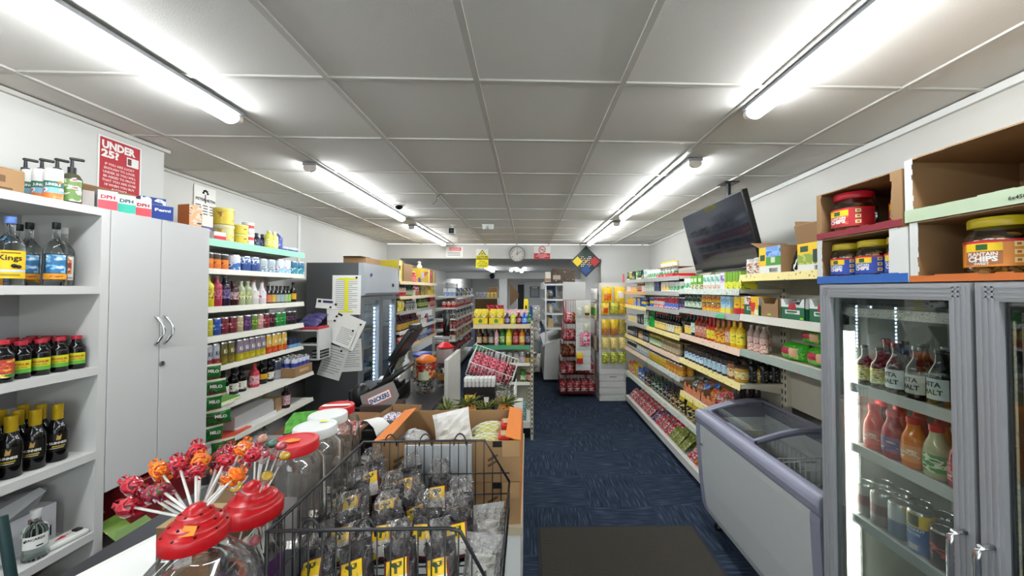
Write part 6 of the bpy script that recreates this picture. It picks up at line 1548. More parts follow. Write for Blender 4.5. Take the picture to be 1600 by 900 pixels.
def sheet(label, cx, cz, w, h, tilt, off, lines=0, extra=None, mags=((0, .45),), mat=PAPER):
    r_ = thing('paper_sheet', (cx, 4.0 - .0005 - off, cz), label, 'paper')
    mx = Matrix.Rotation(-tilt, 4, 'Y')
    b_ = MB()
    n = 6
    vs = []; fs = []
    for i in range(n + 1):
        for j in (0, 1):
            u = i / n
            vs.append((-w / 2 + w * j, -.012 * (u ** 2) * (1 - .3 * j) - .001, h / 2 - h * u))
    for i in range(n): fs.append((2 * i, 2 * i + 2, 2 * i + 3, 2 * i + 1))
    b_.add(vs, fs, mat, True, mx)
    def y_at(z): u = (h / 2 - z) / h; return -.012 * u * u - .0028
    for k in range(lines):
        z = h * .38 - k * h * .8 / lines
        b_.add([(-w * .38, y_at(z), z), (w * (.38 if k % 3 else .2), y_at(z), z), (w * (.38 if k % 3 else .2), y_at(z), z + h * .2 / lines), (-w * .38, y_at(z), z + h * .2 / lines)], [(0, 1, 2, 3)], M('#8e9094', .8), False, mx)
    if extra:
        for x0, x1, z0, z1, m in extra:
            zc = (z0 + z1) / 2
            b_.add([(x0 * w, y_at(z0 * h) - .001, z0 * h), (x1 * w, y_at(z0 * h) - .001, z0 * h), (x1 * w, y_at(z1 * h) - .001, z1 * h), (x0 * w, y_at(z1 * h) - .001, z1 * h)], [(0, 1, 2, 3)], m, False, mx)
    obj('sheet', b_, r_)
    for (mxx, mz) in mags:
        p = mx @ Vector((mxx * w, -.004, mz * h))
        obj('magnet', MB().cyl((p.x, p.y, p.z), (p.x, p.y - .006, p.z), .011, BLACK), r_)
HLY = M('#e4e03a', .6)
sheet('large white sheet with bright yellow marker lines on the steel fridge', -1.935, 1.64, .30, .42, 0.0, .001, 16, [(-.07, .07, -.42, .44, HLY), (-.30, .30, .38, .43, HLY), (-.25, .25, -.44, -.40, HLY)], ((.35, .44),))
sheet('small white letterhead with dark logo on the steel fridge', -2.135, 1.545, .23, .10, -.08, .004, 0, [(-.42, -.28, .1, .35, INK), (-.2, .25, .1, .35, M('#3a2a5a', .7))], ((.4, 0),))
sheet('narrow white strip below the letterhead on the steel fridge', -2.09, 1.45, .09, .15, .12, .007, 0, None, ((0, .4),))
sheet('lower narrow white strip on the steel fridge, tilted', -2.09, 1.32, .075, .19, .1, .009, 0, None, ((-.1, -.35),))
sheet('wide tilted sheet held by several magnets on the steel fridge', -1.945, 1.265, .34, .34, -.42, .013, 0, [(-.4, -.25, .36, .42, INK)], ((-.4, .3), (-.4, .15), (.38, .36), (-.1, .05), (.05, -.2)))
sheet('small printed sheet with table lines over the tilted sheet', -1.935, 1.20, .19, .21, -.38, .030, 9, None, ((.3, .42),))
sheet('long white sheet hanging lowest on the steel fridge', -2.06, .93, .24, .34, -.3, .016, 10, None, ((.2, .4),), M('#dad8d2', .8))
sheet('ruled sheet hanging beside the lowest sheet on the fridge', -1.875, 1.0, .22, .34, .06, .008, 12, None, ((0, .44),), M('#d4d2cc', .8))

# ================================================================== BOTTLE SHELVES AND CUPBOARD AT THE NEAR LEFT WALL
LAM = M('#c8c7c4', .35, var=.04, scale=5)
r = thing('bottle_bookcase', (-2.07, 1.176, 0), 'white open shelf unit of bottles against the near wall', 'shelf unit')
obj('side_panel', MB().box(-.17, .17, .522, .556, 0, 2.062, LAM), r)
obj('side_panel', MB().box(-.17, .17, -.556, -.522, 0, 2.062, LAM), r)
bp_ = MB().box(-.176, -.171, -.556, .556, 0, 2.062, M('#a9a9aa', .5, var=.05))
bp_.box(-.1705, -.168, .300, .306, .65, 2.03, PAPER)
obj('back_panel', bp_, r)
for z in (2.062, 1.714, 1.357, .988, .64, .08):
    obj('shelf', MB().box(-.1705, .172, -.521, .521, z - .034, z, LAM), r)
EB = 'the cupboard'
def rum(desc, h, rr, capm, labm, art, glass=None, extra=None):
    gl = glass or M('#eef2f0', .03, var=0, trans=1.0, ior=1.33)
    lb = MB().arc(rr + .0008, h * .10, h * .50, -1.15, 1.15, labm, 14)
    if art: art(lb, rr, h)
    return bottle('spirit_bottle', desc, h, rr, gl, capm, big=True, s0=.58, s1=.76, n=20, nr=rr * .34, caph=.10, capr=1.12, label=lb)
def art_kings(l, rr, h):
    l.arc(rr + .0014, h * .19, h * .225, -1.1, 1.1, M('#c8ccd0', .4), 12)
    l.textcyl('Kings', .028, M('#1c1a10'), rr + .002, h * .36, -.05, .056, .02).arc(rr + .0012, h * .455, h * .475, -.6, .6, M('#8a5a1e', .4), 8)
    l.arc(rr + .0012, h * .13, h * .165, -.7, .6, M('#a8861a', .4), 8).ball((rr * math.sin(.2), -rr * math.cos(.2) - .001, h * .28), .008, INK, 8, 5).ball((rr * math.sin(.5), -rr * math.cos(.5) - .001, h * .27), .007, INK, 8, 5)
def art_sea(l, rr, h):
    l.arc(rr + .0014, h * .20, h * .48, -.75, .95, PR('#2a6a9a', '#7ab0d8', '#e8e8e0', 28, .3), 12).arc(rr + .0012, h * .10, h * .19, -1.15, 1.15, M('#e0961e', .35), 12)
    l.arc(rr + .0016, h * .13, h * .165, -.6, .7, PR('#e0961e', '#8a2a14', '#e0961e', 70, .35), 10)
def art_strong(l, rr, h):
    l.arc(rr + .0014, h * .20, h * .48, -.9, .9, PR('#8a3a24', '#d87a3a', '#e8d8c8', 30, .3), 12).textcyl('VERY STRONG', .010, INK, rr + .002, h * .125, 0, .066)
KS = rum('clear rum bottle with bright yellow label and blue cap', .262, .037, M('#6a8ad0', .35), M('#f0c416', .35), art_kings)
SB = rum('clear rum bottle with sea-picture label and black cap', .262, .031, BLACK, M('#1f3f54', .35), art_sea)
VS = rum('clear rum bottle with white cap and brown picture label', .252, .030, M('#dcdcd8', .4), M('#d8d4cc', .4), art_strong)
KS.put((-1.96, 1.455, 1.7145), R90 - .55, 'clear rum bottle with bright yellow label and blue cap on the shelf')
SB.put((-1.952, 1.585, 1.7145), R90 - .75, 'clear rum bottle with sea-picture label between two others, front of shelf')
SB.put((-2.065, 1.59, 1.7145), R90 - .75, 'clear rum bottle with sea-picture label set back behind the front ones')
VS.put((-2.005, 1.655, 1.7145), R90 - .85, 'clear rum bottle with white cap next to the cupboard')
SB.put((-2.16, 1.63, 1.7145), R90 - .7, 'clear rum bottle with black cap at the back of the shelf')
MG = bottle('tonic_bottle', 'dark tonic wine bottle with red cap', .142, .027, BLACKG, M('#b02234', .35), big=True, n=16, s0=.62, s1=.84, caph=.10, nr=.0135,
            label=MB().arc(.0278, .022, .070, -1.1, 1.1, M('#c8c41e', .4), 10).arc(.0282, .022, .038, -1.1, 1.1, M('#5aa03a', .4), 10).textcyl('MAGNUM', .011, M('#b01a1e'), .0288, .052, 0, .044, .03).textcyl('TONIC WINE', .006, M('#7a1a1e'), .0288, .042, 0, .036))
for j in range(4):
    for i in range(4):
        x = -1.955 - .062 * j; y = 1.490 + .0585 * i
        ROWS.setdefault((BACKS[j] + 'dark tonic wine bottle with red cap', 'white open shelves', EB), []).append(MG.put((x, y, 1.3575), R90 - .7, group='tonic wine bottles on the white shelves'))
for (d_, w_), os_ in [((k[0], k[1]), v) for k, v in ROWS.items() if k[0].endswith('dark tonic wine bottle with red cap')]: os_.reverse()
BT = bottle('tonic_bottle', 'larger dark tonic bottle with red label', .155, .031, BLACKG, M('#b82a34', .35), big=True, n=16, s0=.62, s1=.84, caph=.10, nr=.016,
            label=MB().arc(.0318, .018, .085, -1.2, 1.2, PR('#a83a2e', '#c85a3a', '#d8b03a', 45, .4), 10).arc(.0322, .018, .032, -1.2, 1.2, PR('#3a7a3a', '#c8b03a', '#e0d8b0', 40, .4), 10))
BT.put((-1.94, 1.425, 1.3575), R90 - .6, 'larger dark tonic bottle with red label at the shelf front')
GN = bottle('stout_bottle', 'dark stout bottle with gold foil neck', .232, .031, BLACKG, M('#d0ac24', .3, .4, bump=.3), big=True, n=18, s0=.52, s1=.76, caph=.30, nr=.0155, capr=1.06,
            label=MB().arc(.0318, .045, .118, -1.0, 1.0, M('#16140f', .35), 12).textcyl('GUINNESS', .0125, PAPER, .0326, .074, 0, .048, .03).arc(.0325, .062, .067, -.5, .6, M('#a8902a', .4), 5).arc(.0325, .056, .0585, -.7, .5, M('#c8c0a0', .4), 8)
            .slab([(-.006, -.0326, .090), (.006, -.0326, .090), (.009, -.0322, .112), (.003, -.0326, .104), (-.003, -.0326, .112)], (0, -.0004, 0), M('#b08a4a', .4)))
for j in range(3):
    for i in range(4):
        ROWS.setdefault((BACKS[j] + 'dark stout bottle with gold foil neck', 'white open shelves', EB), []).append(GN.put((-1.965 - .068 * j, 1.615 - .069 * i, .9885), R90 - .75 + RND.uniform(-.2, .2), group='stout bottles on the white shelves'))
# lowest visible shelf: folded bags, a box, clear bottle, white gadget
r = thing('shaver_box', (-2.06, 1.525, .6405), 'white and violet product box lying behind the clear bottle', 'box', R90)
b = MB().box(-.22, .14, -.04, .05, 0, .15, M('#dedee2', .5)).box(-.215, -.06, -.0415, -.04, .01, .14, M('#e4e2e8', .5))
b.text('Ru', .055, M('#4a3a8a'), (-.12, -.0425, .085), bold=.03).text('sha', .055, M('#4a3a8a'), (-.14, -.0425, .045), bold=.03)
for k in range(3): b.box(-.205, -.09, -.0425, -.041, .012 + .009 * k, .016 + .009 * k, M('#8a8a92', .6))
b.box(.05, .09, -.0415, -.04, .075, .125, M('#a8686a', .5)).box(.062, .078, -.0415, -.04, .125, .14, M('#5a5a5a', .5))
for k in range(9): b.box(.03 + .011 * k, .036 + .011 * k, -.0415, -.04, .02, .062, INK)
obj('carton', b, r)
BC = bottle('spirit_bottle', 'small clear spirit bottle with white cap', .19, .034, M('#dff0e6', .03, var=0, trans=1.0, ior=1.33), M('#e0e0dc', .4), big=True, s0=.60, s1=.76, n=20, nr=.0135, caph=.16, capr=1.1,
            label=MB().arc(.0348, .050, .098, -1.0, 1.1, PAPER, 12).textcyl('BACARDI', .012, INK, .0356, .082, 0, .05, .03).arc(.0354, .056, .061, .1, .6, INK, 4).arc(.0354, .078, .086, -.85, -.65, INK, 3))
BC.put((-1.945, 1.54, .6405), R90 - .7, 'small clear spirit bottle with white cap on the lowest shelf')
r = thing('card_reader', (-1.948, 1.632, .6405), 'white rounded handheld gadget with red arrow on the lowest shelf', 'gadget', R90 - .15)
obj('shell', MB().rbox(-.062, .062, -.035, .035, 0, .022, .0105, M('#dcdcd6', .35), 3), r)
obj('red_arrow', MB().slab([(-.03, -.008, .0222), (0, .012, .0222), (.002, .006, .0222), (.03, .004, .0222), (.0, -.002, .0222), (.004, -.012, .0222)], (0, 0, .0006), RED), r)
obj('dark_knob', MB().rbox(.03, .052, -.016, .012, .0222, .03, .003, BLACK, 2), r)
r = thing('folded_bag', (-2.06, 1.475, .80), 'grey and navy folded plastic bags lying over the product box', 'bag', R90)
b = MB().slab([(-.25, -.10, .005), (.10, -.06, .0), (.19, .0, .045), (.10, .09, .05), (-.25, .09, .07)], (0, 0, .006), M('#8e8e90', .5, bump=.4))
obj('grey_bag', b, r)
obj('navy_bag', MB().slab([(-.25, -.115, -.045), (-.05, -.09, -.008), (-.08, -.1, .004), (-.25, -.112, .008)], (0, .008, 0), M('#1c2540', .4)), r)
obj('white_flap', MB().slab([(.02, -.07, .012), (.18, -.01, .040), (.18, .02, .052), (.02, .0, .03)], (0, 0, .004), M('#cfd0d0', .5)), r)
obj('black_bag', MB().pillow(.30, .10, .10, M('#141416', .35, bump=.8), (), 5, .4, 8, 8, mx=Matrix.Translation((-.14, .02, .055)) @ Matrix.Rotation(-1.2, 4, 'X'), smooth=False), r)
tag(obj('brown_carton', MB().rbox(-2.2, -1.92, 1.05, 1.60, .081, .50, .004, CARD, 1).text('MERON', .05, M('#4a3420'), (-1.9185, 1.42, .42), (0, 1, 0))), 'brown carton with dark lettering on the bottom shelf', 'carton')
# on top
def pump(desc, bodym, labm):
    b = MB().lathe([(0, 0, bodym), (.028, 0, bodym), (.03, .006, bodym), (.03, .11, bodym), (.022, .128, bodym), (.011, .135, bodym)], 18)
    l = MB().arc(.0308, .012, .105, -1.2, 1.2, labm, 12)
    p = MB().lathe([(.0125, .133, BLACK), (.0125, .160, BLACK), (.006, .162, BLACK), (.005, .192, BLACK), (0, .192, BLACK)], 12).rbox(-.008, .034, -.007, .007, .192, .203, .003, BLACK, 1)
    return T('pump_bottle', 'bottle', desc, .062, .062, .182, b, [('label', l), ('pump', p)])
PB = pump('brown pump bottle', M('#2a241c', .12), PR('#3a3a2c', '#8a7a5a', '#c84a3a', 35, .4))
PG = pump('dark pump bottle with floral label', M('#4a4a38', .12), PR('#6a8a4a', '#d8d4c8', '#b84a6a', 30, .4))
SP = T('spray_can', 'can', 'white spray bottle with landscape label', .052, .052, .13, MB().lathe([(0, 0, M('#dcdcd8', .35)), (.0245, 0, M('#dcdcd8', .35)), (.0255, .004, M('#dcdcd8', .35)), (.0255, .118, M('#dcdcd8', .35)), (.023, .13, M('#dcdcd8', .35)), (0, .13, M('#dcdcd8', .35))], 20),
       [('label', MB().arc(.0262, .006, .030, -1.4, 1.4, PR('#e07a3a', '#e0a060', '#c85a2a', 30, .4), 14).arc(.0262, .030, .052, -1.4, 1.4, PR('#7ab0c8', '#d8e0e0', '#c84a6a', 30, .4), 14).arc(.0262, .052, .078, -1.4, 1.4, M('#2a6a5a', .4), 14).textcyl('JUNGLE', .014, PAPER, .0272, .059, 0, .044, .04).arc(.027, .072, .082, .5, .95, M('#f08a1e', .4), 4))])
for (x, y), l in zip([(-2.062, 1.587), (-2.005, 1.576), (-1.947, 1.568)], ['set farthest back', 'in the middle of three', 'at the front beside the shelf edge']): SP.put((x, y, 2.0625), R90 - .75, 'white spray bottle with landscape label, ' + l)
PB.put((-2.165, 1.648, 2.0625), R90 - .4, 'brown pump bottle behind the white spray bottles, nearest the wall'.replace('nearest', 'against'))
PB.put((-2.10, 1.650, 2.0625), R90 - .5, 'brown pump bottle in the middle behind the white sprays')
PB.put((-2.03, 1.645, 2.0625), R90 - .3, 'brown pump bottle just behind the front white spray')
PG.put((-1.958, 1.636, 2.0625), R90 - .8, 'dark pump bottle with floral label beside the white sprays')
tag(obj('brown_box', MB().rbox(-2.15, -1.95, 1.25, 1.485, 2.0625, 2.155, .003, CARD, 1).box(-1.9495, -1.9488, 1.40, 1.45, 2.075, 2.081, M('#5a4028')).box(-1.9495, -1.9488, 1.395, 1.43, 2.10, 2.125, M('#6a4c30'))), 'plain brown carton lying on top of the bottle shelves', 'carton')
# medicine boxes along the cupboard top
r = thing('white_cupboard', (-2.06, 1.985, 0), 'tall white two-door wall cupboard beside the bottle shelves', 'cupboard')
ya, yb = -.249, .272
obj('carcass', MB().box(-.16, .142, ya, ya + .018, .79, 2.061, LAM).box(-.16, .142, yb - .018, yb, .79, 2.061, LAM).box(-.16, .142, ya + .018, yb - .018, 2.04, 2.061, LAM).box(-.16, .142, ya + .018, yb - .018, .79, .808, LAM).box(-.16, -.152, ya + .018, yb - .018, .808, 2.04, LAM), r)
hz = 1.30
for s_, (a, b_) in ((1, (ya + .001, -.018)), (-1, (-.014, yb - .001))):
    dr = obj('door', MB().rbox(.1425, .160, a, b_, .785, 2.0615, .0015, M('#c4c4c2', .38, var=.05, scale=3), 1), r)
    yy = (b_ - .022) if s_ == 1 else (a + .022)
    pts = [(.160, yy, 1.565)] + [(.160 + .030 * math.sin(PI * i / 8), yy + .016 * math.sin(PI * i / 8), 1.565 - .15 * i / 8) for i in range(1, 8)] + [(.160, yy, 1.415)]
    obj('handle', MB().wire(pts, .0058, CHROME, 8), dr)
    if s_ == -1: obj('lock', MB().cyl((.1602, yy - .012, 1.315), (.166, yy - .012, 1.315), .013, CHROME, 14).box(.1662, .1668, yy - .0135, yy - .0105, 1.307, 1.323, BLACK), dr)
ZT = 2.0625
def med(label, x, y, w, d, h, side, front, word=None, wc=None, band=None, rz=R90 - .5, z=ZT):
    b = MB().box(-w / 2, w / 2, -d / 2, d / 2, 0, h, side)
    b.box(-w / 2 + .001, w / 2 - .001, -d / 2 - .0008, -d / 2, .001, h - .001, front)
    if band: b.box(-w / 2 + .001, w / 2 - .001, -d / 2 - .0012, -d / 2 - .0008, .002, h * .5, band)
    if word: b.text(word, h * .26, wc or INK, (0, -d / 2 - .0018, h * .58), bold=.04, wid=w * .72)
    r_ = thing('medicine_box', (x, y, z), label, 'box', rz)
    obj('carton', b, r_)
    return r_
SDE = M('#b4b4b0', .5); FW = M('#dcdcd8', .5)
PNK = M('#d84a54', .4); TEA = M('#2aa890', .4)
med('grey-sided small box standing before the medicine boxes', -1.975, 1.700, .04, .06, .075, SDE, M('#a8a09a', .5))
med('medicine box with red front, first beside the spray bottles', -1.955, 1.758, .062, .08, .088, SDE, FW, 'DPH', M('#b01a2a'), M('#e0505a', .4))
med('medicine box with teal front between two red-fronted ones', -1.955, 1.836, .062, .08, .088, SDE, FW, 'DPH', M('#1a4a5a'), M('#3ab8a0', .4))
med('medicine box with red front beside the blue washing tablets box', -1.955, 1.912, .060, .08, .085, SDE, FW, 'DPH', M('#b01a2a'), M('#e0505a', .4))
BLU = M('#1f3f90', .4)
med('blue and white carton with bold white name at the cupboard corner', -1.945, 2.0, .085, .08, .075, M('#c8c8c4', .5), M('#1f3f90', .4), 'Femi', PAPER)
med('deep blue carton standing behind the white-named carton', -2.06, 2.07, .10, .07, .135, M('#26408a', .4), PR('#26408a', '#d8dce8', '#26408a', 18, .4))
carton_open('card_box', 'open dark brown carton with printed strip behind the medicine boxes', (-2.12, 1.87, ZT), R90, .25, .10, .10, M('#6a5038', .8), [(0, 1, .1, .3, M('#2a2420', .7))], [('b', 70, .05), ('f', 60, .03)], [('EMOTIN', .014, PAPER, .5, .14)])
# under the cupboard
tag(obj('low_cabinet', MB().box(-2.24, -1.80, 1.74, 2.28, 0, .50, M('#8a8884', .6)).box(-2.24, -1.78, 1.738, 2.285, .501, .53, M('#a8a6a2', .5))), 'low grey cabinet under the white cupboard', 'cabinet')
r = thing('red_carton', (-2.02, 1.98, .531), 'dark red printed carton under the white cupboard', 'carton')
obj('carton', MB().rbox(-.16, .14, -.15, .22, 0, .235, .003, PR('#6a1418', '#7a1a1e', '#b08a3a', 14, .4, 1, 1, .5, .66), 1), r)
r = thing('green_carton', (-1.90, 1.80, .531), 'green carton with pale lettering lying below the red carton', 'carton', R90)
obj('carton', MB().slab([(-.06, -.09, 0), (.10, -.09, 0), (.10, .03, .10), (-.06, .03, .10)], (0, .01, .008), PR('#5a7a2a', '#6a8a34', '#c8d0a0', 30, .5, .3, 1, .5, .62)), r)

# ================================================================== WALL SHELVING BEHIND THE COUNTER
LF = (-2.20, 2.42, R90)
shelving('wall_shelving', 'white wall shelving behind the counter with green top edge', 'shelving', (-2.20, 2.42, 0), R90, 1.27, .37,
         [(2.052, M('#7fc0a0', .4), 0, .05), (1.842, STW, 0, .035), (1.575, STW, 0, .038), (1.369, STW, 0, .04), (1.147, STW, 0, .03), (.898, STW, -.10, .03), (.645, STW, -.10, .03)], 2.06, frame=SHELFW, back=M('#c4c2ba', .6))
w7 = ['green-edged top shelf', 'second wall shelf', 'third wall shelf', 'fourth wall shelf', 'fifth wall shelf', 'sixth wall shelf', 'lowest wall shelf']
gL = 'goods on the wall shelving behind the counter'
L_ = {}
def ml(k, t): L_[k] = t; return t
# top shelf
med('tall orange box with yellow label at the start of the green-edged shelf', -2.29, 2.56, .075, .10, .215, M('#b8622a', .5), PR('#e8a878', '#e0c8b0', '#3a2a2a', 22, .5), z=2.053, rz=R90 - .25)
r = thing('white_box', (-2.32, 2.675, 2.053), 'white and violet stacked boxes beside the tall orange box', 'box', R90)
obj('violet_carton', MB().box(-.045, .045, -.05, .05, 0, .09, M('#4a3a7a', .5)).box(-.03, .03, -.0515, -.05, .03, .07, M('#c8c0d8', .5)), r)
obj('white_carton', MB().box(-.045, .045, -.05, .05, .0905, .17, M('#d8d8c8', .5)), r)
med('low red and white box at the front of the green-edged shelf', -2.235, 2.715, .085, .05, .058, M('#e0dcd8', .5), M('#d8d8d4', .4), None, M('#c8202e'), M('#d82a3a', .4), z=2.053, rz=R90 - .2)
def tub(key, desc, h, rr, m, lid, bands):
    return ml(key, jar('food_tub', desc, h, rr, m, lid, bands, lidh=.14, n=20, neck=.98, shoulder=.8, cat='tub'))
tub('ty', 'big yellow tub', .125, .062, M('#d8c03a', .35), M('#e0d060', .35), [(.15, .75, PR('#d8b82a', '#d8c03a', '#a8702a', 25, .35))])
tub('tc', 'big cream tub', .125, .062, M('#c8bf8a', .35), M('#ddd8b0', .35), [(.15, .75, PR('#c8bf8a', '#d8c85a', '#a88a4a', 25, .35))])
tub('sy', 'small yellow tub', .075, .046, M('#d8c84a', .35), M('#e8e090', .35), [(.2, .7, PR('#d8c83a', '#e0d060', '#6a5a2a', 30, .35))])
tub('wr', 'white tub with red and blue label', .095, .040, M('#dcd8d4', .35), M('#e0dcd8', .35), [(.5, .75, M('#c83a34', .4)), (.75, .76, M('#dcd8d4', .35))])
for k, z in (('tc', 2.053), ('ty', 2.1785)): L_[k].put((-2.285, 2.83, z), R90, L_[k].desc + (' under the yellow one' if k == 'tc' else ' stacked on the cream one'))
for i, z in enumerate((2.053, 2.1285)): L_['sy'].put((-2.26, 2.965, z), R90, ['lower', 'upper'][i] + ' small yellow tub of the stack of two')
for i, z in enumerate((2.053, 2.1485)): L_['wr'].put((-2.29, 3.08, z), R90, ['lower', 'upper'][i] + ' white tub with red and blue label, stack beyond yellow tubs')
dkb = bottle('lotion_bottle', 'dark lotion bottle', .12, .03, M('#1c2030', .25), BLACK, [(.1, .6, PR('#2a3a6a', '#1c2030', '#a8a8b0', 35, .3))])
for i in range(2): ROWS.setdefault(('dark lotion bottle', w7[0], 'the orange box'), []).append(dkb.put((-2.29, 3.175 + .066 * i, 2.053), R90, group=gL))
for d_, c1, c2, y, x in [('yellow-green shampoo bottle', '#c8c84a', '#e0e0d8', 3.24, -2.235), ('pale yellow bottle with white cap', '#d8d88a', '#e8e8e0', 3.315, -2.24), ('blue and white bottle', '#3a4a9a', '#c8ccd8', 3.42, -2.27)]:
    bottle('lotion_bottle', d_, .155, .031, M(c1, .25), M(c2, .35), [(.12, .5, PR(c1, c2, c1, 25, .3))], s0=.7, s1=.85, n=14).put((x, y, 2.053), R90, d_ + ' on the green-edged top shelf')
bt_ = can('cream_tin', 'small navy tin', .045, .038, [M('#2a3a7a', .35), M('#c8ccd8', .4)])
run(LF, 1.03, 2.052, [(bt_, 3, 1, 1, .0)], w7[0], 'the orange box', gL, .03)
run(LF, 1.03, 2.052, [(bt_, 3, 1, 1, .0)], w7[0] + ', behind', 'the orange box', gL, .13)
lk = [can('drink_tin', 'orange can with dark print', .115, .031, [M('#d8742a', .3), PR('#e0842a', '#e0842a', '#8a2a14', 25, .3), M('#3a2a20', .4)]), can('milk_tin', 'blue and white milk tin', .12, .048, [PR('#3a6ab0', '#d8dce4', '#2a4a8a', 20, .3), M('#d0d4dc', .35)]), can('milk_tin', 'deep blue tin', .12, .042, [M('#2a4a8a', .3), PR('#3a5a9a', '#d8dce4', '#2a4a8a', 25, .3)]),
      can('milk_tin', 'grey-blue picture tin', .115, .045, [PR('#7a98b0', '#d8d8d0', '#5a4a3a', 25, .3), M('#a8b4bc', .3)]), can('milk_tin', 'light blue and red picture tin', .125, .045, [PR('#8ab8d8', '#e8e4e0', '#c83a34', 22, .3), M('#c8d4dc', .3)]), can('milk_tin', 'teal and white tin', .125, .045, [PR('#2a8a9a', '#e0e8ea', '#1a5a6a', 20, .3), M('#2a6a8a', .3)])]
run(LF, .20, 1.842, [(lk[0], 3), .02, (lk[1], 1), .015, (lk[2], 2), .01, (lk[3], 2), .015, (lk[4], 2), .015, (lk[5], 2)], w7[1], 'the cupboard', gL)
def pb(desc, c1, cap, lab, h=.225, rr=.034, s0=.66, s1=.84): return bottle('drink_bottle', desc, h, rr, M(c1, .12), M(cap, .35), [(.25, .55, lab)], s0=s0, s1=s1, n=16)
lb3 = [pb('yellow fizzy drink bottle', '#c8c01e', '#8a8a7a', PR('#d8d03a', '#8a2a2a', '#d8d03a', 35)), pb('pink fizzy drink bottle', '#a8344a', '#8a8a7a', PR('#c8647a', '#7a1a2a', '#d890a0', 35)), pb('dark violet fizzy drink bottle', '#241c30', '#7a7a78', PR('#4a3a6a', '#8a7aa8', '#241c30', 35)),
       pb('dark red bottle with pale label', '#3a1018', '#3a2020', PR('#b8a8a0', '#7a3a40', '#d8d0c8', 35), .19, .036), pb('pale green bottle', '#a8b08a', '#c8c8c0', PR('#8aa84a', '#d8dcc0', '#c83a4a', 35), .19, .03), pb('white cream bottle with red print', '#d4d0cc', '#b84a3a', PR('#dcd8d4', '#b84a54', '#4a4a4a', 30, .3, t1=.6, t2=.68), .20, .042, .35, .8),
       pb('white bottle with pink neck', '#d4ccd0', '#c85a6a', PR('#dcd4d8', '#c84a6a', '#4a4a4a', 30, .3, t1=.6, t2=.68), .195, .034, .4, .8)]
run(LF, .205, 1.575, [(lb3[0], 1), (lb3[1], 1), (lb3[2], 1), (lb3[3], 1), (lb3[4], 2), (lb3[5], 1), (lb3[6], 1)], w7[2], 'the cupboard', gL)
soy = [bottle('sauce_bottle', 'dark sauce bottle with %s label' % n_, .155, .025, BLACKG, BLACK, [(.08, .5, M(c_, .45))], n=14) for n_, c_ in (('orange', '#c8744a'), ('yellow', '#c8a84a'), ('grey', '#a8a49a'), ('pale blue', '#8ab0b0'), ('pale green', '#a8b890'), ('lime', '#8ab85a'))]
run(LF, .80, 1.575, [(t, 1, 1, 1, .004) for t in soy] + [.02, (bottle('sauce_bottle', 'tall dark bottle with yellow label', .19, .028, BLACKG, BLACK, [(.15, .45, M('#d8a01e', .4))], n=14), 1)], w7[2], 'the cupboard', gL)
cid = [can('drink_can', d_, .125, .033, [M(a_, .3, .2), PR(a_, b_, c_, 28, .3), M(a_, .3, .2)], 14) for d_, a_, b_, c_ in (('yellow bottle-shaped can', '#b8b03a', '#d8d060', '#3a5a8a'), ('blue drink can', '#2a4a9a', '#4a7ac8', '#d0d8e8'), ('crimson cider can', '#6a2430', '#a83a4a', '#d8b8a8'), ('cream and brown can', '#a89870', '#d8d0a8', '#6a3a24'), ('violet can', '#4a2a5a', '#8a5a9a', '#1c141c'), ('lime and black can', '#5a7a2a', '#a8c84a', '#1c2414'), ('pink and cream can', '#b88a80', '#e0c8b8', '#a83a4a'), ('black and red can', '#2a1418', '#b84a54', '#1a1014'), ('bright green can', '#1f7a34', '#3aa84a', '#d8e0d0'), ('black and violet can', '#1a161c', '#7a3a6a', '#2a2a2a'))]
run(LF, .20, 1.369, [(cid[0], 1), (cid[1], 1), (cid[2], 1), (cid[2], 1), (cid[3], 1), (cid[4], 1), (cid[5], 1), (cid[6], 1), (cid[2], 1), (cid[7], 1), (cid[8], 2), (cid[9], 2)], w7[3], 'the cupboard', gL)
def ka(desc, a_, b_, t_): 
    rr = .029; h = .165
    return T('tall_can', 'can', desc, 2 * rr, 2 * rr, h, MB().lathe([(.024, .001, CHROME), (rr, .007, M(a_, .3, .3)), (rr, h * .35, M(a_, .3, .3)), (rr, h * .93, M(b_, .3, .3)), (.026, h * .98, CHROME), (.026, h, CHROME), (.024, h * .985, CHROME), (0, h * .985, CHROME)], 16),
             [('label', MB().textcyl('KA', .042, t_, rr + .001, h * .5, 0, .036, .03).arc(rr + .0008, h * .12, h * .24, -.6, .6, PR(a_, '#e8e4dc', a_, 60, .3), 5))])
kc = [ka('silver and red tall can', '#a8404a', '#b8bcc4', M('#3a2a4a')), ka('dark gold tall can', '#8a7a2a', '#6a6230', M('#d8d0a0')), ka('yellow and violet tall can', '#c8b82a', '#8a7a8a', PAPER), ka('orange and yellow tall can', '#d8542a', '#d8b04a', PAPER)]
run(LF, .205, 1.147, [(kc[0], 2), .01, (kc[1], 2), .012, (kc[2], 5), .008, (kc[3], 4)], w7[4], 'the cupboard', gL)
run(LF, 1.0, 1.147, [(can('drink_can', 'small yellow can', .11, .028, [M('#b8a83a', .3), PR('#c8b84a', '#e0d8a0', '#8a5a2a', 28, .3)]), 1), .02, (carton('match_pack', 'small navy and pale blue pack', .05, .06, .085, M('#2a2f4a'), [(0, 1, 0, .4, M('#7aa8c8'))]), 3)], w7[4], 'the cupboard', gL)
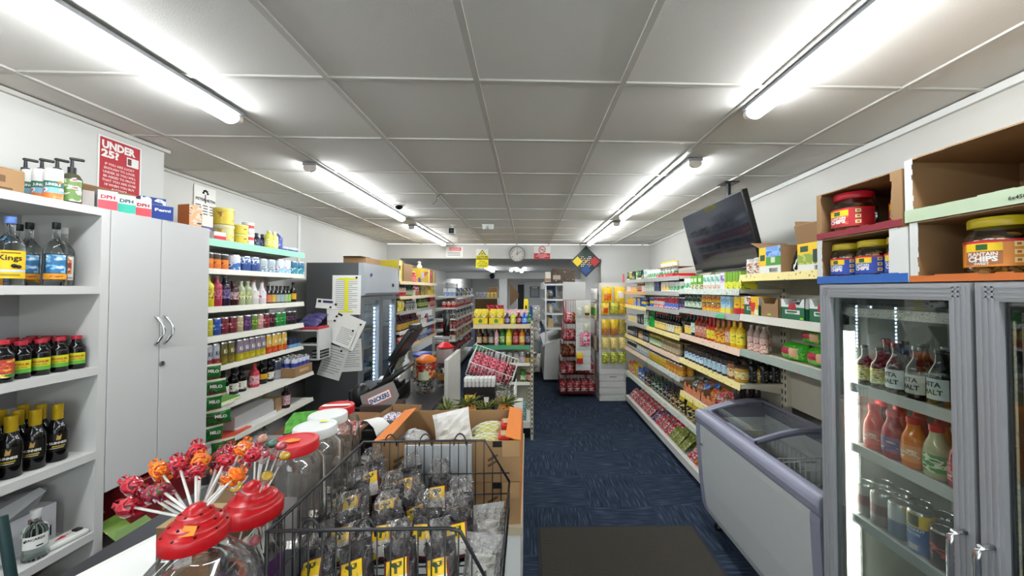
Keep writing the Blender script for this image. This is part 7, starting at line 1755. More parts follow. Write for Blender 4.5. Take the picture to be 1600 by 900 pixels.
dw6 = [bottle('wine_bottle', 'dark bottle with white label', .20, .035, BLACKG, BLACK, [(.12, .42, PR('#c8c4b8', '#d8d4c8', '#3a3430', 40))], n=16), bottle('sauce_bottle', 'red bottle with pale label', .19, .036, M('#b83a44', .2), M('#a83a3a', .35), [(.12, .5, PR('#c87a8a', '#d8b8b8', '#8a2a3a', 30))], n=16, s0=.55, s1=.85), bottle('wine_bottle', 'dark bottle with round yellow badge', .225, .04, BLACKG, BLACK, [(.18, .38, M('#c89a2a', .4))], n=16), can('milk_tin', 'silver and white tin', .165, .042, [M('#b8bcc4', .25, .5), M('#4a5060', .3, .4)])]
run(LF, .36, .898, [(dw6[0], 1), .02, (dw6[0], 2), .06, (dw6[1], 1), .02, (dw6[2], 1), (dw6[0], 1), .012, (dw6[3], 2)], w7[5], 'the cupboard', gL, .02)
r = thing('can_tray', (*world_of(LF, 1.12, .02), .899), 'low brown cardboard tray of blue and white tins on the wide shelf', 'tray', R90)
b = MB().box(-.13, .13, -.12, .10, 0, .004, CARD).box(-.13, .13, -.12, -.116, 0, .095, CARD).box(-.13, -.126, -.116, .10, 0, .085, CARD).box(.126, .13, -.116, .10, 0, .085, CARD).box(-.126, .126, .096, .10, 0, .095, CARD)
b.box(-.07, .07, -.1212, -.12, .035, .065, PR('#c8a878', '#8a6a44', '#c8a878', 60, .7))
obj('tray_wall', b, r)
bw = can('food_tin', 'blue and white tall tin', .17, .027, [M('#3a3a8a', .3), M('#c8c8dc', .3), M('#3a4a9a', .3), M('#d0d0e0', .3)])
for i in range(4):
    for k in range(3):
        ROWS.setdefault((BACKS[k] + 'blue and white tall tin', 'in the cardboard tray', 'the cupboard'), []).append(bw.put((*world_of(LF, 1.12 - .09 + .06 * i, -.065 + .062 * k), .904), R90, group='tins in the cardboard tray'))
# clutter on the two wide shelves
tag(obj('paper_pile', MB().box(-2.30, -2.09, 2.50, 2.72, .8985, .908, PAPER).box(-2.28, -2.10, 2.52, 2.78, .9082, .915, M('#cfd4a0', .7)).box(-2.25, -2.12, 2.60, 2.80, .9152, .925, M('#5a8a3a', .6))), 'pile of papers and a green packet on the wide shelf', 'papers')
r = thing('white_crate', (-2.26, 3.02, .646), 'white plastic till drawer lying on the lowest wall shelf', 'crate', R90)
obj('shell', MB().slab([(-.20, -.09, 0), (.22, -.09, 0), (.22, -.09, .09), (.20, -.09, .125), (-.20, -.09, .105)], (0, .20, 0), M('#d4d4d2', .4)), r)
obj('lip', MB().box(-.21, .23, -.105, -.091, 0, .02, M('#dcdcda', .4)), r)
bottle('sauce_bottle', 'brown pump bottle with pink label', .19, .034, M('#2a1414', .15), M('#6a6a6a', .4), [(.15, .6, PR('#b88a90', '#d8c0c0', '#8a4a54', 30))], n=16, s0=.7, s1=.82).put((-2.16, 3.38, .6455), R90, 'brown pump bottle with pink label at the end of the lowest shelf')
tag(obj('kraft_bag', MB().rbox(-2.30, -2.16, 3.25, 3.33, .646, .76, .004, M('#a88a64', .8), 1)), 'small brown paper pack beside the pump bottle', 'packet')
tag(obj('dark_bag', MB().pillow(.40, .14, .17, M('#141214', .4, bump=.8), (), 9, .4, 8, 8, mx=Matrix.Translation((-2.42, 3.05, .646)) @ Matrix.Rotation(R90, 4, 'Z'), smooth=False)), 'black plastic bag behind the white till drawer', 'bag')
tag(obj('red_folder', MB().slab([(-2.28, 2.62, .646), (-2.10, 2.66, .646), (-2.12, 2.92, .646), (-2.30, 2.88, .646)], (0, 0, .008), M('#d8503a', .5))), 'red paper folder on the lowest wall shelf', 'folder')
tag(obj('paper_sheets', MB().slab([(-2.30, 2.46, .646), (-2.11, 2.46, .646), (-2.11, 2.60, .646), (-2.30, 2.60, .646)], (0, 0, .03), M('#b8b4b0', .8))), 'grey paper bundle at the near end of the lowest wall shelf', 'papers')
# green sachet strip
r = thing('sachet_strip', (-2.06, 2.47, 1.215), 'hanging strip of six green drink sachets in front of the wall shelving', 'sachet strip', R90 - .6)
obj('hang_wire', MB().wire([(0, .0, 0), (0, .05, .01), (0, .13, -.05)], .0015, CHROME, 4), r)
MG_ = PR('#1f6a2c', '#247a32', '#4a3420', 30, .25, bump=.3)
for i in range(6):
    s = MB().pillow(.125, .026, .098, MG_, [(0, 1, .86, 1, M('#c8c8b0', .4)), (0, 1, 0, .14, M('#6a4a2a', .4))], 60 + i, .55, 8, 8, z0=-.1 * (i + 1), sq=.5)
    s.text('MILO', .026, PAPER, (.01, -.0168, -.1 * (i + 1) + .045), (1, 0, -.15), bold=.05)
    s_ob = obj('sachet', s, r); s_ob.location = (.012 * i * .7, -.01 * (i % 2), 0); s_ob.rotation_euler = (0, .05 * (-1) ** i, .22 * (-1) ** i)
# pigeonhole unit, folders
r = thing('pigeonhole_unit', (-2.355, 3.84, 1.0), 'small white pigeonhole unit of papers beside the steel fridge', 'shelf unit')
obj('side_panel', MB().box(.275, .29, -.13, .10, 0, .30, LAM), r); obj('side_panel', MB().box(-.29, -.275, -.13, .10, 0, .30, LAM), r)
for z in (0, .145, .285): obj('shelf', MB().box(-.274, .274, -.13, .10, z, z + .014, LAM), r)
obj('back_panel', MB().box(-.29, .29, .101, .107, 0, .30, M('#b4b2ae', .6)), r)
obj('wall_bracket', MB().box(-.30, -.291, -.10, .08, .05, .25, STEEL), r)
for i in range(5): tag(obj('notebook', MB().box(-2.14, -2.06, 3.74, 3.90, 1.0145 + .016 * i, 1.028 + .016 * i, [BLACK, M('#8a8a88', .6)][i % 2])), ['lowest', 'second', 'third', 'fourth', 'topmost'][i] + ' notebook in the white pigeonhole unit', 'notebook', 'notebooks in the pigeonhole')
tag(obj('dark_wallet', MB().pillow(.18, .05, .10, BLACK, (), 3, .3, mx=Matrix.Translation((-2.20, 3.82, 1.1605)) @ Matrix.Rotation(-1.3, 4, 'X'))), 'black pouch in the upper pigeonhole', 'pouch')
tag(obj('red_book', MB().rbox(-2.25, -2.08, 3.73, 3.93, 1.3005, 1.325, .003, M('#b83038', .5), 1)), 'red book lying on the pigeonhole unit', 'book')
tag(obj('green_tray', MB().slab([(-2.56, 3.73, 1.301), (-2.37, 3.73, 1.301), (-2.34, 3.73, 1.40), (-2.58, 3.73, 1.37)], (0, .18, 0), M('#24402c', .5))), 'dark green tray on the pigeonhole unit', 'tray')
for i in range(3): tag(obj('violet_bundle', MB().pillow(.22, .07, .12, PR('#3a3460', '#4a4478', '#1c1a2c', 20, .35, bump=.4), (), 20 + i, .3, mx=Matrix.Translation((-2.215, 3.74 + .06 * i, 1.3255 + .034 * i)) @ Matrix.Rotation(-1.2, 4, 'X'))), ['lowest', 'middle', 'topmost'][i] + ' violet wrapped bundle beside the fridge papers', 'bundle')
# boxes on the floor behind the counter
tag(obj('brown_carton', MB().rbox(-2.14, -1.72, 2.50, 3.0, 0, .40, .004, CARDI, 1)), 'brown carton on the floor below the wall shelving', 'carton')
tag(obj('brown_carton', MB().rbox(-2.10, -1.74, 3.05, 3.45, 0, .52, .004, M('#6a5038', .8), 1)), 'darker brown carton on the floor before the steel fridge', 'carton')
r = thing('plastic_crate', (-1.93, 2.74, .401), 'clear grey plastic crate with white label on the floor carton', 'crate')
obj('tub', MB().slab([(-.18, -.2, 0), (.18, -.2, 0), (.2, -.2, .17), (-.2, -.2, .17)], (0, .4, 0), M('#8a8c8e', .3)), r)
obj('label', MB().box(.196, .202, -.08, .08, .09, .13, PAPER), r)
r = thing('sachet_carton', (-1.215, 2.06, .9005), 'green carton packed with green sachets behind the clear jars', 'carton', .35)
obj('carton', MB().box(-.075, .075, -.105, .105, 0, .06, M('#1f4a2a', .5)), r)
sp_ = MB()
for k in range(9): sp_.slab([(-.07, -.10 + .021 * k, .0605), (.07, -.10 + .021 * k, .0605), (.07, -.080 + .021 * k, .108), (-.07, -.080 + .021 * k, .108)], (0, .004, 0), PR('#3f8f20', '#55a82c', '#a8c870', 40, .3, t1=.5, t2=.70))
o = obj('sachets', sp_, r); o['kind'] = 'stuff'

# ================================================================== COUNTER, JARS AND BASKETS
CTOP = M('#3b3b40', .35, var=.2, scale=10)
CZ = .90
r = thing('shop_counter', (-.95, 1.8, 0), 'long grey-topped shop counter between the till and the aisle', 'counter')
obj('worktop', MB().rbox(-.36, .305, -.888, 1.56, CZ - .04, CZ, .004, CTOP, 2), r)
obj('worktop_end', MB().rbox(-.36, .52, -1.75, -.89, CZ - .04, CZ, .004, CTOP, 2), r)
obj('front_panel', MB().box(.25, .285, -.85, 1.54, .0, CZ - .041, M('#c4beac', .6)), r)
obj('carcass', MB().box(-.30, .249, -1.7, 1.5, .0, CZ - .041, M('#57585a', .6)), r)
CZ += .0005
r = thing('counter_screen', (-.618, 3.06, 0), 'thin white upright panel at the far end of the counter', 'panel')
obj('board', MB().rbox(-.016, .016, -.24, .26, .70, 1.165, .003, M('#cdccc4', .5), 1), r)
obj('foot', MB().box(-.012, .012, -.20, .22, 0, .699, M('#a8a498', .6)), r)
r = thing('display_pole', (-.72, 3.29, CZ), 'grey pole with slim black display at the far end of the counter', 'display pole')
obj('pole', MB().cyl((0, 0, 0), (0, 0, .37), .018, STEEL, 12), r)
obj('base', MB().rbox(-.07, .07, -.06, .06, 0, .015, .004, STEEL), r)
obj('plate', MB().rbox(-.10, .04, -.03, .03, .36, .385, .003, STEEL, 1), r)
obj('screen', MB().rbox(-.028, .028, -.012, .012, .386, .62, .004, BLACKG, 2), r)

# --- clear jars with flat sides
def big_jar(label, x, y, hb, lidm, lidlab=None, rz=0.0, cont=None):
    r = thing('candy_jar', (x, y, CZ), label, 'jar', rz)
    w, d = .085, .068
    b = MB()
    n = 28
    def ring(sx, sy, z, e): 
        o_ = []
        for k in range(n):
            a = 2 * PI * k / n; c_, s_ = math.cos(a), math.sin(a)
            o_.append((sx * math.copysign(abs(c_) ** e, c_), sy * math.copysign(abs(s_) ** e, s_), z))
        return o_
    rings = [ring(w * .92, d * .92, 0, .5), ring(w, d, .012, .5), ring(w, d, hb * .5, .5), ring(w, d, hb * .86, .5), ring(w * .95, d * .97, hb * .95, .6), ring(.068, .066, hb, .9), ring(.066, .066, hb + .022, 1)]
    vs = [p for q in rings for p in q]; fs = []
    for j in range(len(rings) - 1):
        for k in range(n): fs.append((j * n + k, j * n + (k + 1) % n, (j + 1) * n + (k + 1) % n, (j + 1) * n + k))
    fs.append(tuple(range(n))[::-1])
    b.add(vs, fs, CLEAR('#eceae6', .06, .8, .04, haze=.05), True)
    obj('body', b, r)
    t = hb + .012
    l = MB().lathe([(.068, t, lidm), (.072, t + .002, lidm), (.072, t + .030, lidm), (.069, t + .034, lidm), (.060, t + .0345, lidm), (.058, t + .032, lidm), (0, t + .032, lidm)], 36)
    lo = obj('lid', l, r)
    if lidlab: obj('sticker', lidlab(t + .0355), lo)
    obj('label_panel', MB().box(-.055, .055, -d - .0012, -d - .0006, .03, hb * .62, CLEAR('#d8c8c8', .03, .5, .3, haze=.25)), r)
    if cont: obj('contents', cont(w * .85, d * .85, hb), r)
    return r
rl_ = M('#c81e26', .35); wl_ = M('#d8dad6', .4)
OR_ = M('#f08a1e', .5)
def stk(z): return MB().slab([(-.025, -.014, z), (.0, -.022, z), (.022, -.010, z), (.018, .006, z), (-.012, .008, z)], (0, 0, .0008), OR_)
def stk2(z): return MB().slab([(-.005, .03, z), (.025, .032, z), (.022, .045, z), (-.002, .046, z)], (0, 0, .0008), M('#e0d83a', .5))
def stk3(z): return MB().slab([(-.062, -.022, z), (.058, -.006, z), (.055, .018, z), (-.062, .008, z)], (0, 0, .0008), M('#e8d8cc', .6))
def wraps(mats, nn, zf):
    def f(w, d, h):
        rd = random.Random(nn); b = MB()
        for i in range(nn):
            b.ball((rd.uniform(-w, w) * .85, rd.uniform(-d, d) * .85, .018 + rd.random() * h * zf), .014, mats[i % len(mats)], 6, 4, 1, .3, rd, smooth=False)
        return b
    return f
big_jar('clear flat-sided candy jar with red lid and orange sticker', -.762, 1.235, .262, rl_, stk)
big_jar('clear candy jar with white lid bearing a yellow sticker', -.783, 1.395, .252, wl_, stk2)
big_jar('clear candy jar with plain white lid, second from the scale', -.820, 1.550, .243, wl_, None, 0, wraps([M('#d8d8d0', .4), M('#c8b8b0', .4)], 22, .35))
big_jar('clear candy jar with red lid and pale paper strip', -.860, 1.700, .230, rl_, stk3, 0, wraps([M('#c8a8a0', .4), M('#d8d0c8', .4)], 26, .5))

# --- lollipop jars
LIDR = M('#b8141c', .28, var=.08)
def dome_lid(z, R_, k=1.0):
    p = [(R_ * .97, z, LIDR), (R_, z + .004, LIDR), (R_, z + .032, LIDR), (R_ * .97, z + .037, LIDR), (R_ * .86, z + .042, LIDR), (R_ * .80, z + .046, LIDR), (R_ * .78, z + .056, LIDR), (R_ * .62, z + .060, LIDR), (R_ * .56, z + .066, LIDR), (R_ * .52, z + .078, LIDR), (R_ * .36, z + .081, LIDR), (R_ * .31, z + .092, LIDR), (R_ * .20, z + .098, LIDR), (0, z + .100, LIDR)]
    return MB().lathe([(a, z + (zz - z) * k, m) for a, zz, m in p], 36)
r = thing('lollipop_jar', (-.605, .70, CZ), 'big clear jar with stepped red lid full of lollipops, nearest the paper'.replace('nearest', 'beside'), 'jar')
obj('body', MB().lathe([(0, .0, PET), (.088, 0, PET), (.098, .012, PET), (.102, .10, PET), (.104, .22, PET), (.100, .255, PET), (.084, .285, PET), (.056, .318, PET), (.047, .330, PET), (.046, .352, PET)], 40), r)
lo = obj('lid', dome_lid(.342, .050, .66), r)
obj('sticker', MB().slab([(.006, -.039, .373), (.028, -.035, .373), (.026, -.026, .384), (.006, -.028, .386)], (0, -.001, .001), OR_), lo)
rd = random.Random(3)
hl = MB()
for q_, zz, n_ in ((.0445, .3690, 9), (.0345, .3812, 8), (.021, .395, 6)):
    for k in range(n_):
        a = 2 * PI * k / n_; hl.lathe([(0, zz + .0012, BLACK), (.0022, zz + .0012, BLACK), (.0022, zz - .002, BLACK)], 6, None, q_ * math.sin(a), -q_ * math.cos(a))
obj('stick_hole', hl, lo)['kind'] = 'stuff'
WRP = [PR('#a8142a', '#c83a44', '#5a0f1c', 60, .12, bump=.6), PR('#e0601a', '#e8902a', '#b83a14', 60, .12, bump=.6), PR('#7a1430', '#a82a4a', '#3a5a1c', 60, .12, bump=.6)]
WN = ['dark red', 'orange', 'crimson']
STK = M('#dcdad4', .5)
def lolly(kind):
    rd = random.Random(kind + 5)
    w = WRP[kind]
    b = MB().ball((0, 0, .125), .0165, w, 10, 7, 1.05, .10, rd, smooth=False)
    for k in range(6):   # twisted foil skirts
        a = 2 * PI * k / 6
        b.slab([(.004 * math.sin(a), .004 * math.cos(a), .111), (.015 * math.sin(a + .5), .015 * math.cos(a + .5), .100), (.013 * math.sin(a - .4), .013 * math.cos(a - .4), .103)], (0, 0, .0006), w)
        b.slab([(.006 * math.sin(a), .006 * math.cos(a), .139), (.012 * math.sin(a + .6), .012 * math.cos(a + .6), .147), (.010 * math.sin(a - .3), .010 * math.cos(a - .3), .150)], (0, 0, .0006), w)
    b.box(-.009, .009, -.0178, -.0165, .118, .132, M('#d8c8c0', .4))
    return T('lollipop', 'lollipop', WN[kind] + ' wrapped lollipop', .04, .04, .15, b, [('stick', MB().cyl((0, 0, 0), (0, 0, .112), .0024, STK, 8))])
LO = [lolly(i) for i in range(3)]
def plain(c1, nm):
    return T('lollipop', 'lollipop', nm + ' ball lollipop', .03, .03, .13, MB().ball((0, 0, .112), .0128, M(c1, .12, coat=.4), 14, 9), [('wrapper', MB().ball((0, 0, .112), .0142, CLEAR('#ffffff', .06, .8, .05, bump=.5), 12, 8).lathe([(.003, .088, FILM), (.009, .080, FILM), (.0125, .100, FILM)], 8)), ('stick', MB().cyl((0, 0, 0), (0, 0, .101), .0022, STK, 8))])
PL = {k: plain(c, n) for k, c, n in (('p', '#d84a5c', 'pink'), ('s', '#e0a088', 'salmon pink'), ('g', '#4a8a74', 'green'), ('y', '#e8b81e', 'yellow'), ('o', '#e8862a', 'orange'))}
def stick(t, head, base, L_, key, where, end, group):
    hv, bv_ = Vector(head), Vector(base)
    d = (hv - bv_); q = d.to_track_quat('Z', 'Y')
    s = d.length / L_
    o = t.put(tuple(bv_), 0, group=group)
    o.rotation_euler = q.to_euler(); o.scale = (1, 1, s)
    ROWS.setdefault((t.desc, where, end), []).append(o)
J1 = [(-.805, .765, 1.262, 0), (-.835, .80, 1.285, 0), (-.755, .765, 1.287, 2), (-.772, .795, 1.318, 1), (-.712, .74, 1.305, 2), (-.722, .785, 1.333, 0), (-.735, .84, 1.335, 0), (-.680, .79, 1.338, 1), (-.672, .83, 1.328, 2), (-.618, .78, 1.343, 0), (-.690, .87, 1.318, 0), (-.583, .745, 1.318, 1), (-.630, .84, 1.340, 1), (-.575, .80, 1.345, 0), (-.648, .745, 1.338, 0), (-.548, .725, 1.340, 1)]
for i, (x, y, z, k) in enumerate(J1):
    x = -.605 + (x + .605) * .93; z += .008
    bx_ = -.605 + (x + .605) * .18; by_ = .70 + (y - .70) * .20
    rr = math.hypot(bx_ + .605, by_ - .70)
    stick(LO[k], (x, y, z), (bx_, by_, CZ + .342 + .062 - rr * .75), .125, k, 'stuck in the near stepped red lid', 'the bottle shelves', 'lollipops in the near red lid')
ci = MB()
for i in range(26):
    a = rd.uniform(0, 6.28); q_ = rd.uniform(0, .075); z = rd.uniform(.02, .16)
    p = Vector((q_ * math.sin(a), -q_ * math.cos(a), z))
    ci.ball(tuple(p), .0165, [WRP[0], WRP[1], WRP[2], M('#1f6a3a', .3)][i % 4 if i % 7 == 0 else i % 3], 8, 5, 1, .15, rd, smooth=False)
    v = Vector((rd.uniform(-1, 1), rd.uniform(-1, 1), rd.uniform(-.3, 1))).normalized()
    e = p + v * .07
    if math.hypot(e.x, e.y) < .09 and .01 < e.z < .24: ci.cyl(tuple(p), tuple(e), .0022, STK, 6)
obj('loose_lollipops', ci, r)['kind'] = 'stuff'

r = thing('lollipop_jar', (-.708, .985, CZ), 'clear jar with stepped red lid and violet label holding ball lollipops', 'jar')
obj('body', MB().lathe([(0, 0, PET), (.058, 0, PET), (.064, .010, PET), (.0645, .15, PET), (.064, .185, PET), (.060, .205, PET), (.058, .222, PET)], 36), r)
obj('label', MB().arc(.0653, .02, .115, -2.2, 2.2, M('#4a2358', .35), 24).arc(.0657, .03, .036, -2.2, 2.2, M('#8a6a98', .4), 24).arc(.0657, .06, .075, -.3, .1, M('#6a4a78', .4), 6), r)
l2 = obj('lid', dome_lid(.215, .066, .90), r)
cl2 = MB()
for i in range(40):
    a = rd.uniform(0, 6.28); q_ = rd.uniform(.01, .056); z = rd.uniform(.02, .19)
    if i % 3: cl2.cyl((q_ * math.sin(a), -q_ * math.cos(a), z), (q_ * .6 * math.sin(a + 1), -q_ * .6 * math.cos(a + 1), min(z + .05, .20)), .0022, STK, 6)
    else: cl2.ball((q_ * math.sin(a), -q_ * math.cos(a), z), .0125, M(['#c86a74', '#d8c0b8', '#c8a070'][i % 2], .3), 8, 5)
obj('loose_lollipops', cl2, r)['kind'] = 'stuff'
for x, y, z, k in [(-.737, 1.03, 1.272, 'p'), (-.722, 1.035, 1.292, 's'), (-.690, .995, 1.268, 'p'), (-.694, 1.035, 1.280, 'g'), (-.666, 1.025, 1.278, 'p'), (-.640, 1.0, 1.262, 'y'), (-.650, .95, 1.234, 'y'), (-.706, .925, 1.222, 'y'), (-.808, 1.03, 1.246, 'g'), (-.798, .985, 1.236, 'p'), (-.735, 1.055, 1.268, 'g'), (-.815, 1.00, 1.228, 'o')]:
    bx_ = -.708 + (x + .708) * .42; by_ = .985 + (y - .985) * .42
    rr = math.hypot(bx_ + .708, by_ - .985)
    stick(PL[k], (x, y, z), (bx_, by_, CZ + .215 + .088 - rr * .85), .112, k, 'stuck in the farther stepped red lid', 'the bottle shelves', 'ball lollipops in the farther red lid')

# --- papers, lid and box at the near left of the counter
tag(obj('paper_stack', MB().slab([(-1.27, 1.02, CZ), (-1.04, .90, CZ), (-.90, 1.28, CZ), (-1.17, 1.36, CZ)], (0, 0, .006), PAPER).slab([(-1.25, .98, CZ + .0062), (-1.03, .93, CZ + .0062), (-.92, 1.26, CZ + .0062), (-1.15, 1.33, CZ + .0062)], (0, 0, .004), M('#f0f0ec', .7))), 'white papers lying on the dark counter by the lollipops', 'papers')
tag(obj('rubber_band', MB().wire([(-1.0 + .03 * math.cos(a * .52), 1.10 + .02 * math.sin(a * .52), CZ + .0125) for a in range(12)], .0014, M('#c8b478', .5), 5, True)), 'tan rubber band lying on the white papers', 'rubber band')
tag(obj('blue_tub', MB().lathe([(0, CZ + .011, M('#3a40a8', .35)), (.085, CZ + .011, M('#3a40a8', .35)), (.095, CZ + .02, M('#3a40a8', .35)), (.090, CZ + .04, M('#4a50b8', .35)), (.06, CZ + .052, M('#4a50b8', .35)), (0, CZ + .055, M('#4a50b8', .35))], 28, None, -1.04, .93, 1.2, .8)), 'blue rounded plastic lid at the counter edge', 'lid')
r = thing('brown_carton', (-.905, 1.13, CZ + .0105), 'brown cardboard box standing behind the lollipop jars', 'carton')
obj('carton_wall', MB().rbox(-.08, .06, -.11, .10, 0, .155, .003, M('#6e5434', .8, var=.12), 1), r)
obj('flap', MB().slab([(-.079, -.109, .1555), (.059, -.109, .1555), (.059, .0, .1565), (-.079, .0, .1565)], (0, 0, .002), M('#a08a60', .8)), r)
# --- scale with receipt
r = thing('card_terminal', (-.745, 1.885, CZ), 'black printer with a white paper strip curling over it, beside the jars', 'printer')
obj('housing', MB().slab([(-.07, -.075, 0), (.07, -.075, 0), (.07, -.055, .07), (.07, .075, .12), (-.07, .075, .12), (-.07, -.055, .07)][0:2] + [(.07, -.055, .07), (-.07, -.055, .07)], (0, .13, .0), BLACK).rbox(-.07, .07, -.05, .09, .0, .115, .012, BLACK), r)
pc = [(-.075, .03, .116), (-.05, .0, .150), (-.01, -.04, .160), (.03, -.06, .135), (.05, -.068, .09)]
vs = []; fs = []
for p in pc: vs += [(p[0] - .025, p[1] - .02, p[2]), (p[0] + .035, p[1] + .025, p[2])]
for i in range(4): fs.append((2 * i, 2 * i + 1, 2 * i + 3, 2 * i + 2))
obj('paper_strip', MB().add(vs, fs, M('#e8e8e4', .6, var=.02), True), r)
# --- chocolate cartons
def choc_box(label, x, y, w, d, rz, main, acc, nm, n, txt=None):
    r = thing('chocolate_carton', (x, y, CZ), label, 'carton', rz)
    b = MB().box(-w / 2, w / 2, -d / 2, d / 2, 0, .003, CARD).box(-w / 2, w / 2, -d / 2, -d / 2 + .003, 0, .045, CARD).box(-w / 2, w / 2, d / 2 - .003, d / 2, 0, .085, CARD).box(-w / 2, -w / 2 + .003, -d / 2, d / 2, 0, .075, CARD).box(w / 2 - .003, w / 2, -d / 2, d / 2, 0, .075, CARD)
    obj('carton_wall', b, r)
    obj('flap', MB().slab([(-w / 2, -d / 2, .045), (w / 2, -d / 2, .045), (w / 2 - .02, -d / 2 - .03, .060), (-w / 2 + .03, -d / 2 - .03, .062)], (0, 0, .002), CARD), r)
    t = T('chocolate_bar', 'bar', nm, .03, d * .8, .022, MB().pillow(.032, .022, d * .82, PR(main, acc, main, 40, .2), [(0, 1, .55, 1, M(main, .25)), (0, 1, .3, .45, M(acc, .3))], n, .1, 6, 8, mx=Matrix.Translation((0, d * .41, .012)) @ Matrix.Rotation(R90, 4, 'X'), sq=.4))
    for k in range(2):
        for i in range(n):
            xx, yy = world_of((x, y, rz), -w / 2 + (i + .5) * w / n, 0)
            ROWS.setdefault((('lower ' if k == 0 else 'upper ') + nm, 'beside the black printer' if main[1] == 'c' else 'beside the black till', 'the jars'), []).append(t.put((xx, yy, CZ + .006 + .025 * k), rz, group='bars in the open cartons'))
choc_box('open brown carton of red and white chocolate bars', -.965, 2.07, .19, .24, -.1, '#c81e2c', '#e8e0dc', 'red and white bar', 5)
choc_box('open brown carton of violet and white chocolate bars before the till', -.765, 2.22, .19, .22, -.12, '#e0dce0', '#5a3a7a', 'violet and white bar', 5)
r = thing('chocolate_display', (-.93, 2.40, CZ), 'grey-brown chocolate carton with raised lettered lid', 'carton', .05)
BRN = M('#7e7470', .5, var=.06)
obj('carton_wall', MB().box(-.12, .12, -.05, .09, 0, .07, M('#4a3a34', .6)), r)
mx = Matrix.Translation((0, -.02, .075)) @ Matrix.Rotation(-.42, 4, 'Y') @ Matrix.Rotation(-.25, 4, 'X')
lid_ = MB().slab([mx @ Vector(p) for p in [(-.115, 0, .0), (-.07, 0, -.045), (.07, 0, -.045), (.12, 0, .0), (.112, 0, .10), (-.11, 0, .10)]], mx.to_3x3() @ Vector((0, .006, 0)), BRN)
lid_.slab([mx @ Vector(p) for p in [(-.075, -.0012, .008), (.078, -.0012, .008), (.078, -.0012, .066), (-.075, -.0012, .066)]], mx.to_3x3() @ Vector((0, .001, 0)), M('#d84a3a', .5)).slab([mx @ Vector(p) for p in [(-.070, -.002, .012), (.073, -.002, .012), (.073, -.002, .062), (-.070, -.002, .062)]], mx.to_3x3() @ Vector((0, .001, 0)), PAPER)
lid_.text('SNICKERS', .040, M('#2a3a7a', .5), mx @ Vector((0, -.003, .022)), mx.to_3x3() @ Vector((1, 0, 0)), mx.to_3x3() @ Vector((0, 0, 1)), .04, .132)
obj('raised_lid', lid_, r)
# --- till
r = thing('cash_till', (-1.09, 2.72, CZ), 'black shop till with screen leaning over the counter', 'till')
obj('drawer_base', MB().rbox(-.16, .17, -.10, .22, 0, .09, .008, BLACK), r)
mx = Matrix.Translation((.10, -.06, .15)) @ Matrix.Rotation(-.62, 4, 'Y')
obj('keyboard', MB().rbox(-.14, .17, -.09, .14, -.012, .022, .008, M('#18181a', .3), 2, mx), r)
mx = Matrix.Translation((.20, .02, .405)) @ Matrix.Rotation(-.98, 4, 'Y')
sc_ = obj('monitor', MB().rbox(-.13, .13, -.15, .15, -.018, .018, .008, BLACK, 2, mx), r)
obj('monitor_screen', MB().box(-.12, .12, -.138, .138, .0182, .0192, M('#0c1420', .1), mx), sc_)
obj('monitor_arm', MB().cyl((.02, .04, .09), (.16, .02, .37), .022, BLACK, 10).rbox(.0, .17, -.02, .10, .09, .13, .01, BLACK), r)
obj('customer_display', MB().rbox(.235, .30, -.05, .06, .50, .545, .004, BLACK), r)
obj('display_stem', MB().cyl((.265, .01, .505), (.225, .02, .46), .012, BLACK), r)
obj('cables', MB().wire([(.22, -.08, .30), (.16, -.11, .22), (.20, -.09, .12), (.14, -.05, .10)], .004, BLACK).wire([(.20, -.08, .32), (.13, -.12, .25), (.15, -.10, .15), (.10, -.05, .10)], .004, M('#6a6a6c', .4)), r)
r = thing('desk_phone', (-1.12, 2.52, CZ), 'black rounded telephone headset before the till', 'telephone')
obj('body', MB().ball((0, 0, .09), .06, BLACK, 14, 10, 1.3), r); obj('base', MB().rbox(-.07, .07, -.07, .07, 0, .03, .008, BLACK), r)
for i, (x, y) in enumerate([(-1.0, 2.535), (-.955, 2.555)]): tag(obj('paper_roll', MB().ball((x, y, CZ + .034 + (0 if i else .0)), .028, M('#a8834a', .7), 12, 8, 1.2)), ['tan paper roll behind the lettered chocolate lid', 'tan paper roll beside the black keyboard'][i], 'roll')
# --- candy tubs
def ctub(label, x, y, z, h, rr, lidm, bands, dome=.0, cont=None):
    r = thing('candy_tub', (x, y, z), label, 'tub')
    obj('body', MB().lathe([(0, 0, PET), (rr * .95, 0, PET), (rr, .008, PET), (rr, h * .84, PET), (rr * .96, h * .86, PET)], 28), r)
    obj('lid', MB().lathe([(rr * .98, h * .85, lidm), (rr * 1.03, h * .855, lidm), (rr * 1.03, h * .92, lidm), (rr * .9, h * .95, lidm), (rr * .45, h * (1 + dome), lidm), (0, h * (1.0 + dome), lidm)], 28), r)
    lb = MB()
    for z0, z1, m, a in bands: lb.arc(rr + .001 + .0004 * (a < 3), h * z0, h * z1, -a, a, m, 18)
    if bands: obj('label', lb, r)
    rd = random.Random(int(h * 1000)); c_ = MB()
    for i in range(110):
        a = rd.uniform(0, 6.28); q_ = rr * .82 * math.sqrt(rd.random())
        c_.ball((q_ * math.sin(a), -q_ * math.cos(a), .014 + rd.random() * h * .70), .011, cont[i % len(cont)], 6, 4, .7, .3, rd, smooth=False)
    obj('sweets', c_, r)['kind'] = 'stuff'
    return r
GREY = [M('#a8a8a6', .3), M('#3a3a3a', .3), M('#d8d8d4', .3), M('#7a7a78', .3)]
ctub('candy tub with orange lid and red printed sleeve', -.80, 2.93, CZ, .275, .076, M('#e8761a', .4), [(.42, .80, PR('#c83a34', '#e8b03a', '#e0d0c8', 25, .3), 3.1), (.62, .78, PR('#c8283a', '#c8283a', '#e8d0c8', 25, .3), 3.1), (.38, .60, M('#c8d0b0', .4), .55)], .03, GREY)
